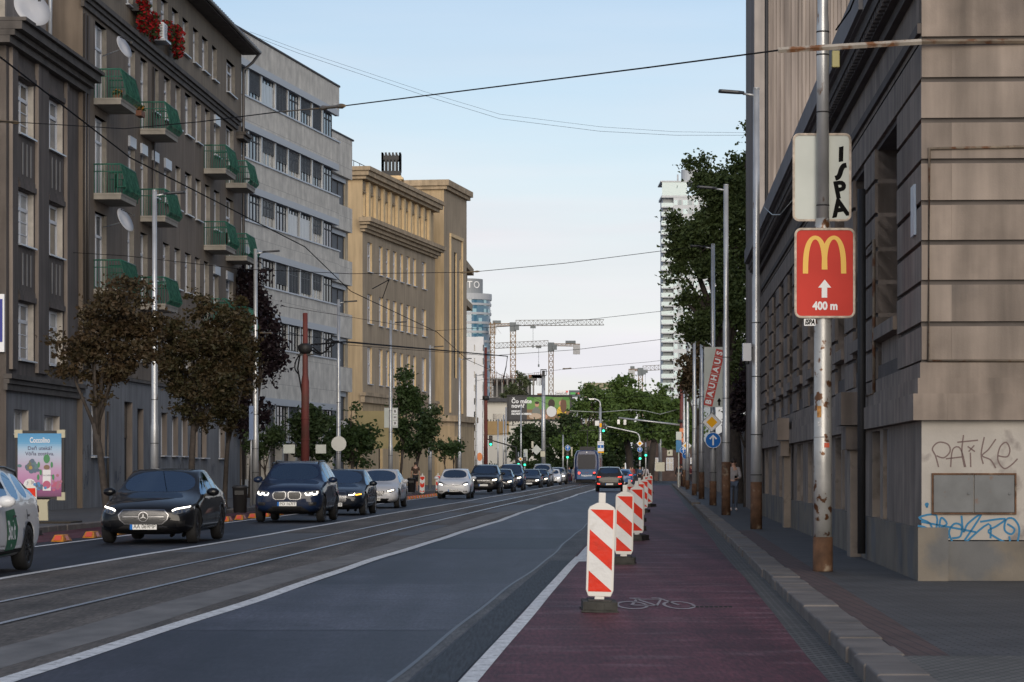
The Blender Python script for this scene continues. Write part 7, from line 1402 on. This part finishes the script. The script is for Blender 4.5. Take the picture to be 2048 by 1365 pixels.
def r_taxi(t, bvh, s):
    for v, sd in (('rear', 1), ('rear', -1)): q = MB(); f = (lambda p: p) if sd > 0 else sym; patch(q, bvh, f([(.56, .90), (.78, .92), (.80, .80), (.62, .78)]), 'rear', 0, .01, .05); q.build('tail_light', m_tail, t)
    q = MB(); patch(q, bvh, [(-2.06, .92), (-2.24, .90), (-2.24, .80), (-2.12, .82)], 'left', 0, .01, .05); q.build('tail_light', m_tail, t)
    q = MB(); pl = [(.10, .86), (-.42, .89), (-.56, .62), (-.46, .26), (.08, .24)]; patch(q, bvh, pl, 'left', 0, .005, .06); vs, fs = text_geo('Bolt', .36, bold=.012); w_ = max(v.x for v in vs) - min(v.x for v in vs); out = []
    for v in vs: h = bvh.ray_cast(Vector((-.18 - v.x * .44 / w_ * 1.0, 6, .58 + v.y)), Vector((0, -1, 0)))[0]; out.append(h + Vector((0, .009, 0)))
    q.add(out, fs, 1)
    for i in range(3): patch(q, bvh, seg((.42, .38 - i * .05), (.16, .38 - i * .05), .018), 'left', 2, .004, .05)
    patch(q, bvh, seg((-.16, .40), (-.20, .36), .03), 'left', 1, .009, .05); q.build('door_logo', [plain('livery_green', (.012, .13, .06), .4), m_white, plain('livery_grey', (.3, .3, .31), .5)], t)
x = -6.94 - .88; car('estate_taxi', 'white estate taxi with a green door logo, cut by the left edge', 'wagon', x - .06, 38.2, .0525, p_wht, f_hatch, None, r_taxi, rim=m_rim_d, detail=2, roofrail=True, spokes=12)
car('saloon_car', 'glossy black saloon with a studded oval grille, nearest oncoming car', 'sedan', -6.98, 55.5, .0525, p_blk, f_saloon, 'AA 069MP', rim=m_rim_d, spokes=14)
car('suv_car', 'dark blue tall car with twin chrome framed grilles and white hook lights', 'suv', -5.98, 76.9, .0525, p_navy, f_bigsuv, 'PO 167IT', rim=m_rim_d, roofrail=True)
car('saloon_car', 'black saloon with big chrome slatted grille and an amber indicator on', 'sedan', -5.45, 88.6, .0525, p_blk2, f_kidney, 'BL 321IB', rim=m_rim_s)
car('liftback_car', 'silver white liftback behind the black saloons', 'sedan', -5.02, 104.4, .0525, p_sil, f_hatch, 'BT 398', scale=(.95, .97, 1.0), rim=m_rim_s)
car('city_car', 'small white city car leading the far queue', 'small', LX(136.6, -.05) + .2, 136.6, .0525, p_wht, f_city, 'BA 541LO', rim=m_rim_d)
for args in (('suv_car', 'tall black car with a chrome bar right behind the white city car', 'suv', 163, .0, p_blk, f_plain(.78), (1, 1.02, 1.03)), ('hatchback_car', 'dark hatchback with one warm lit headlight in mid queue', 'wagon', 176, .2, p_blk2, f_plain(.64), (.93, .98, 1)), ('van_car', 'tall dark people carrier with lit headlights behind the dark hatchback', 'suv', 191, .05, p_navy, f_plain(.78), (1, 1, 1.08)),
             ('saloon_car', 'low black saloon with a pale number plate in the middle of the queue', 'sedan', 216, .2, p_blk, f_plain(.56, m_drl), (1, 1, 1)), ('hatchback_car', 'dark hatchback with amber glowing lamp half behind the low saloon', 'wagon', 228, .4, p_drk, f_plain(.64), (.93, 1, 1)), ('van_car', 'pale roofed van near the end of the queue', 'suv', 242, .1, p_sil2, f_plain(.78), (1.0, 1.0, 1.15)), ('hatchback_car', 'white hatchback with lit headlights at the queue end', 'wagon', 254, .5, p_wht, f_plain(.64), (.9, .98, 1)), ('suv_car', 'silver tall car closing the queue next to the tram', 'suv', 268, .5, p_sil2, f_plain(.80, m_drl), (1, 1, .98))):
    car(args[0], args[1], args[2], LX(args[3], args[4]), args[3], .0525, args[5], args[6], '', scale=args[7], detail=1, spokes=8)
car('parked_car', 'dark parked estate showing only its roof behind the blue tall car', 'wagon', -7.35, 91.5, .0525, p_gry, f_plain(.64, m_hl), '', scale=(1, 1, 1.13), detail=1, spokes=8, roofrail=True, group='parked cars')
def r_dark(t, bvh, s):
    for f in (lambda p: p, sym): pb_(t, bvh, 'tail_light', [(f([(.40, 1.0), (.84, 1.05), (.86, .93), (.56, .94)]), 0, .01), (f(seg((.58, .985), (.80, .99), .05)), 1, .014)], [m_tail, m_tailon], 'rear'); pb_(t, bvh, 'reflector', [(f(seg((.62, .52), (.80, .54), .06)), 0, .012)], [m_tailon], 'rear')
    pb_(t, bvh, 'rear_bumper', [([(-.8, .44), (.8, .44), (.72, .28), (-.72, .28)], 0, .012)], [m_dark], 'rear'); q = MB(); q.tube([(-1.5, 0, 1.62), (-1.68, 0, 1.80)], .012, 4); q.build('antenna', m_dark, t)
car('hatchback_car', 'dark grey tall hatchback seen from behind in the right lane', 'suv', 6.38, 179.3, .0525, p_gry, lambda *a: None, '', r_dark, toward=False, scale=(.93, .97, .96), detail=1, spokes=8, group='cars in the right lane')
car('hatchback_car', 'pale blue car ahead of the dark grey tall hatchback', 'wagon', RX(5.95, 216), 216, .0525, p_dblu, lambda *a: None, '', r_dark, toward=False, detail=1, spokes=8, group='cars in the right lane')
car('saloon_car', 'dark wine coloured car turning at the far crossing', 'sedan', P(1123, 0, 296).x, 296, 1.2, p_wine, f_plain(.56, m_hl), '', detail=1, spokes=8, group='cars at the crossing')
# ---- tram
Y = 262; tx = RX(2.0, Y); t = root('tram', 'blue articulated tram seen from behind between the lanes', 'tram', (tx, Y, .02), math.atan2(1, .0525)); m_tb = paint('tram_blue', (.012, .028, .095), 0, .35); m_tl = plain('tram_light_blue', (.035, .09, .20), .5); W_, H_, L_ = 1.22, 3.25, 15
q = MB(); sec = [(-W_, .45), (W_, .45), (W_, 2.3), (W_ * .96, 2.75), (W_ * .80, H_ - .06), (W_ * .5, H_), (-W_ * .5, H_), (-W_ * .80, H_ - .06), (-W_ * .96, 2.75), (-W_, 2.3)]
def ringt(x, k, kz=1): return [Vector((x, y * k, .45 + (z - .45) * kz)) for y, z in sec]
rings = [ringt(0, .80, .97), ringt(.12, .93, .99), ringt(.5, 1.0), ringt(L_, 1.0)]; vs = [v for r in rings for v in r]; q.add(vs, [(i * 10 + k, (i + 1) * 10 + k, (i + 1) * 10 + (k + 1) % 10, i * 10 + (k + 1) % 10) for i in range(3) for k in range(10)] + [tuple(range(10)), tuple(range(39, 29, -1))]); q.build('body', m_tb, t)
q = MB(); q.box(-.03, .06, -.92, .92, .5, 1.42, 0); q.build('rear_panel', m_tl, t, .02); q = MB(); q.prism([(-.78, 1.45), (.78, 1.45), (.86, 2.1), (.80, 2.85), (-.80, 2.85), (-.86, 2.1)], .0, .05, 0, Matrix(((0, 0, -1, 0), (-1, 0, 0, 0), (0, 1, 0, 0), (0, 0, 0, 1)))); q.build('rear_window', plain('tram_rear_glass', (.02, .022, .032), .2, spec=.25), t)
q = MB()
for sd in (-1, 1):
    for i in range(6): q.box(1.2 + i * 2.2, 2.9 + i * 2.2, min(sd * W_, sd * (W_ + .012)), max(sd * W_, sd * (W_ + .012)), 1.35, 2.35)
pieces(q, 'side_window', m_glass, t); q = MB()
for i in (0, 2, 4): q.box(.9 + i * 2.2, 2.1 + i * 2.2, -W_ - .02, -W_ - .013, .5, 2.5)
pieces(q, 'door', plain('tram_door_red', (.32, .03, .03), .4), t)
for sd in (-1, 1): q = MB(); q.box(-.06, -.02, sd * .72 - .09, sd * .72 + .09, .98, 1.16); q.build('tail_light', m_tailon, t)
q = MB(); put_text(q, 'hoppyone', .26, frame_xz(Vector((-.036, 0, .85)), (0, -1, 0)), 0, fit=1.0, bold=.006); put_text(q, '7133', .16, frame_xz(Vector((-.036, 0, 1.1)), (0, -1, 0)), 1, fit=.34); q.build('lettering', [m_white, m_tail], t)
q = MB(); q.box(.2, L_, -W_ * .85, W_ * .85, .12, .45); q.box(.0, .2, -.5, .5, .22, .42); q.build('bogie_skirt', m_under, t); q = MB(); q.box(1.5, 3.6, -.7, .7, H_, H_ + .35); q.tube([(2.5, 0, H_ + .3), (3.6, 0, H_ + .9), (2.6, 0, H_ + 1.9)], .05, 6); q.box(2.5, 2.7, -.8, .8, H_ + 1.9, H_ + 1.95); q.build('pantograph', m_iron, t); q = MB(); q.box(-.06, -.02, -.06, .06, 2.98, 3.1); q.build('top_lamp', m_white, t)
# ------------------------------------------------------------------ people
m_skin = mat('skin', (.42, .24, .17), .55, var=.08, vs=6); m_hair = plain('hair_dark', (.02, .014, .010), .7)
def skin_mesh(J, E, Rad, name, sub=1):
    me = bpy.data.meshes.new(name); ks = list(J); ix = {k: i for i, k in enumerate(ks)}; me.from_pydata([J[k] for k in ks], [(ix[a], ix[b]) for a, b in E], []); o = link('tmp', me); o.modifiers.new('k', 'SKIN'); s = o.modifiers.new('s', 'SUBSURF'); s.levels = sub; s.render_levels = sub
    for i, k in enumerate(ks): r = Rad[k]; r = (r, r) if not isinstance(r, tuple) else r; sv = me.skin_vertices[0].data[i]; sv.radius = r; sv.use_root = (i == 0)
    m = bpy.data.meshes.new_from_object(o.evaluated_get(bpy.context.evaluated_depsgraph_get())); bpy.data.objects.remove(o); m.polygons.foreach_set('use_smooth', [True] * len(m.polygons)); return m
def person(label, loc, rz, h=1.75, top=(.1, .1, .1), legs=(.03, .04, .08), shoes=(.3, .3, .3), pose='stand', short=False, sleeves='long', glasses=False, hair=True, skincol=None, group=None, phone=False, bag=None, face=True, stride=.2):
    t = root('person', label, 'person', loc, rz, group); k = h / 1.75; t.scale = (k, k, k)
    st = stride if pose == 'walk' else 0.02
    if pose == 'sit': J = dict(pel=(0, 0, .48), spi=(0, -.08, .72), che=(0, -.13, .93), nek=(0, -.13, 1.07), hd=(0, -.10, 1.16), top=(0, -.10, 1.27))
    else: J = dict(pel=(0, 0, .96), spi=(0, -.01, 1.16), che=(0, 0, 1.36), nek=(0, .0, 1.50), hd=(0, .02, 1.59), top=(0, .015, 1.69))
    for n, s in (('L', -1), ('R', 1)):
        f = s * st; z0 = J['che'][2]; y0 = J['che'][1]
        if pose == 'sit': J.update({'sh' + n: (s * .17, y0, z0 + .05), 'el' + n: (s * .24, y0 + .16, z0 - .2), 'wr' + n: (s * .14, y0 + .42, z0 - .08), 'hip' + n: (s * .09, .02, .47), 'kn' + n: (s * .13, .45, .52), 'an' + n: (s * .12, .60, .12), 'to' + n: (s * .12, .78, .06)})
        else:
            ph = phone and s == -1
            J.update({'sh' + n: (s * .175, -.005, 1.425), 'el' + n: (s * .225, -.03 - f * .5, 1.14), 'wr' + n: (s * .12, .20, 1.10) if ph else (s * .245, .03 - f * .9, .91), 'hip' + n: (s * .085, 0, .93), 'kn' + n: (s * .095, f * .55 + .02, .51), 'an' + n: (s * .10, f * 1.1 - .03, .09), 'to' + n: (s * .115, f * 1.1 + .13, .035)})
        w = Vector(J['wr' + n]); e = Vector(J['el' + n]); d = (w - e).normalized(); J['pa' + n] = tuple(w + d * .075); side = Vector((0, 1, 0)) if abs(d.y) < .8 else Vector((1, 0, 0)); side = (side - d * side.dot(d)).normalized(); cu = d.cross(side) * (-s)
        for fi, (o_, ln) in enumerate(((-.033, .058), (-.011, .075), (.011, .082), (.033, .074))): b = Vector(J['pa' + n]) + side * -o_; J['f%d%s' % (fi, n)] = tuple(b + d * ln * .55 + cu * .008); J['g%d%s' % (fi, n)] = tuple(b + d * ln * .9 + cu * .035)
        J['th' + n] = tuple(w + d * .05 + side * .045); J['ti' + n] = tuple(w + d * .085 + side * .055 + cu * .02)
    E = [('pel', 'spi'), ('spi', 'che'), ('che', 'nek'), ('nek', 'hd'), ('hd', 'top')]; Rd = dict(pel=(.14, .10), spi=(.125, .09), che=(.15, .10), nek=.055, hd=(.078, .092), top=(.062, .075))
    for n in 'LR':
        E += [('che', 'sh' + n), ('sh' + n, 'el' + n), ('el' + n, 'wr' + n), ('wr' + n, 'pa' + n), ('pel', 'hip' + n), ('hip' + n, 'kn' + n), ('kn' + n, 'an' + n), ('an' + n, 'to' + n), ('wr' + n, 'th' + n), ('th' + n, 'ti' + n)]
        Rd.update({'sh' + n: .058, 'el' + n: .042, 'wr' + n: .028, 'pa' + n: (.036, .018), 'hip' + n: .088, 'kn' + n: .056, 'an' + n: .038, 'to' + n: .032, 'th' + n: .010, 'ti' + n: .008})
        for fi in range(4): E += [('pa' + n, 'f%d%s' % (fi, n)), ('f%d%s' % (fi, n), 'g%d%s' % (fi, n))]; Rd.update({'f%d%s' % (fi, n): .0095, 'g%d%s' % (fi, n): .008})
    me = skin_mesh(J, E, Rd, 'body'); me.materials.append(skincol or m_skin); link('body', me, t)
    def cloth(nm, keys, edges, grow, col, extra={}):
        J2 = {a: J[a] for a in keys}; J2.update(extra); R2 = {a: (tuple(x + grow for x in Rd[a]) if isinstance(Rd.get(a), tuple) else Rd.get(a, .05) + grow) for a in J2}; m = skin_mesh(J2, edges, R2, nm); m.materials.append(mat('cloth_' + nm, col, .9, var=.15, vs=9)); link(nm, m, t)
    mid = lambda a, b, q=.5: tuple(Vector(J[a]).lerp(Vector(J[b]), q)); ex = {}; ed = [('pel', 'spi'), ('spi', 'che'), ('che', 'cn')]; ks = ['pel', 'spi', 'che']; ex['cn'] = mid('che', 'nek', .55); Rd['cn'] = .06
    for n in 'LR':
        ks += ['sh' + n]; ed += [('che', 'sh' + n)]
        if sleeves == 'long': ks += ['el' + n, 'wr' + n]; ed += [('sh' + n, 'el' + n), ('el' + n, 'wr' + n)]
        else: ex['sl' + n] = mid('sh' + n, 'el' + n, .7); Rd['sl' + n] = .05; ed += [('sh' + n, 'sl' + n)]
    cloth('shirt', ks, ed, .018, top, ex); ed = []; ks = ['pel']; ex = {}
    for n in 'LR':
        ks += ['hip' + n]; ed += [('pel', 'hip' + n)]
        if short: ex['kk' + n] = mid('hip' + n, 'kn' + n, .85); Rd['kk' + n] = .068; ed += [('hip' + n, 'kk' + n)]
        else: ks += ['kn' + n, 'an' + n]; ed += [('hip' + n, 'kn' + n), ('kn' + n, 'an' + n)]
    cloth('trousers', ks, ed, .015, legs, ex)
    for n in 'LR': m = skin_mesh({'a': J['an' + n], 'b': tuple(Vector(J['an' + n]) + Vector((0, -.05, -.045))), 'c': J['to' + n]}, [('a', 'b'), ('a', 'c')], {'a': .044, 'b': .042, 'c': .042}, 'shoe'); m.materials.append(plain('shoe_leather', shoes, .6)); link('shoe', m, t)
    hd = Vector(J['hd']); tp = Vector(J['top']); c = (hd + tp) / 2
    if hair: q = MB(); q.ell(c + Vector((0, -.022, .030)), (.094, .102, .098), 14); q.build('hair', m_hair, t)
    if face:
        q = MB(); q.ell(c + Vector((0, .105, -.035)), (.014, .02, .022), 8); [q.ell(c + Vector((s * .085, .0, -.02)), (.012, .022, .032), 8) for s in (-1, 1)]; q.build('nose_and_ears', skincol or m_skin, t)
        for s in (-1, 1): q = MB(); q.ell(c + Vector((s * .032, .088, .0)), (.013, .01, .008), 8); q.build('eye', m_black, t)
        q = MB(); q.ell(c + Vector((0, .09, -.075)), (.024, .010, .006), 8); q.build('mouth', plain('lips', (.30, .10, .09), .5) if 'lips' not in bpy.data.materials else bpy.data.materials['lips'], t)
    if glasses:
        q = MB()
        for s in (-1, 1): q.ell(c + Vector((s * .036, .098, .002)), (.032, .012, .024), 10); q.tube([c + Vector((s * .066, .09, .006)), c + Vector((s * .088, .0, .006))], .004, 4)
        q.build('sunglasses', m_black, t)
    if phone: q = MB(); p = Vector(J['paL']); q.box(p.x - .02, p.x + .06, p.y - .01, p.y + .005, p.z - .04, p.z + .11); tag(q.build('phone', m_black), 'black phone held up by the woman on the right pavement', 'phone').matrix_world = Matrix.Translation(loc) @ Matrix.Rotation(rz, 4, 'Z') @ Matrix.Scale(k, 4)
    return t
p = P(1467, 0, 88); person('woman in a pale sweater and jeans with dark sunglasses walking beside the rusty lamp', (p.x, 88, .115), R(180), 1.66, (.27, .25, .25), (.07, .09, .13), (.5, .5, .5), 'walk', glasses=True, phone=True)
p = P(831, 0, 160); person('man in a brown T-shirt and dark shorts walking away on the left pavement', (p.x, 160, .12), R(8), 1.75, (.055, .032, .022), (.015, .015, .018), (.25, .25, .25), 'walk', short=True, sleeves='short', stride=.12)
p = P(1358, 0, 209); person('man in a dark jacket and pale trousers walking away by the far masts', (p.x, 209, .115), 0, 1.76, (.02, .022, .024), (.22, .20, .17), (.4, .4, .4), 'walk', group='walkers on the far right pavement')
p = P(1363, 0, 214); person('man in a light blue shirt next to the one in a dark jacket', (p.x, 214, .115), 0, 1.74, (.20, .25, .33), (.03, .03, .04), (.1, .1, .1), 'walk', group='walkers on the far right pavement')
p = P(1382, 0, 205); person('person in a dark red top between two masts', (p.x, 205, .115), R(180), 1.72, (.10, .02, .025), (.03, .03, .04), (.1, .1, .1), 'walk', group='walkers on the far right pavement')
p = P(1395, 0, 200); person('person in a blue denim top by the farther masts', (p.x, 200, .115), R(180), 1.66, (.08, .12, .20), (.03, .04, .07), (.4, .4, .4), 'walk', group='walkers on the far right pavement')
G = 'people waiting at the crossing'
for i, (px, Y, rz, top, lg, lab) in enumerate(((1279.5, 262, 200, (.04, .08, .14), (.015, .015, .02), 'man in a blue jacket standing under the blue arrow sign'), (1292, 275, 180, (.40, .38, .40), (.02, .02, .025), 'person in a pale shirt holding a yellow bag by the crossing'), (1236, 290, 170, (.02, .02, .02), (.02, .02, .02), 'person in black over the roof of the dark hatchback'), (1231, 292, 150, (.05, .05, .06), (.02, .02, .02), 'person in grey just left of the one in black'), (1247, 288, 190, (.015, .015, .03), (.02, .02, .03), 'person in navy over the pale blue car'), (1261, 286, 180, (.30, .12, .10), (.02, .02, .02), 'person in a salmon top right of the blue car'), (1265, 290, 170, (.20, .03, .03), (.02, .02, .02), 'person in a red top furthest right of the waiting group'), (1138.5, 285, 180, (.03, .06, .12), (.015, .02, .05), 'person in dark blue by the signal post left of the tram'), (1148, 282, 160, (.32, .33, .36), (.28, .28, .30), 'person in white with a cap left of the tram'))):
    person(lab, (P(px, 0, Y).x, Y, .0), R(rz), 1.74, top, lg, (.1, .1, .1), group=G, face=False)
def driver(label, carx, carY, top, glasses=False, side=.37, fwd=.05, dz=.0):
    # local +x forward of the car is toward the camera; the driver's left hand side is the picture's right
    a = math.atan2(-1, -.0525); f = Vector((math.cos(a), math.sin(a))); l = Vector((-f.y, f.x)); c = Vector((carx, carY)) + f * fwd + l * side
    person(label, (c.x, c.y, .06 + dz), a - R(90), 1.75, top, (.02, .02, .03), (.02, .02, .02), 'sit', glasses=glasses, group='people inside the cars', hair=not glasses)
driver('driver with sunglasses behind the windscreen of the nearest black saloon', -6.98, 55.5, (.03, .03, .035), True); driver('driver of the dark blue tall car', -5.98, 76.9, (.20, .26, .28), dz=.17); driver('front passenger of the dark blue tall car', -5.98, 76.9, (.08, .06, .06), side=-.37, dz=.17); driver('driver with sunglasses in the black saloon with the slatted grille', -5.45, 88.6, (.02, .02, .02), True)
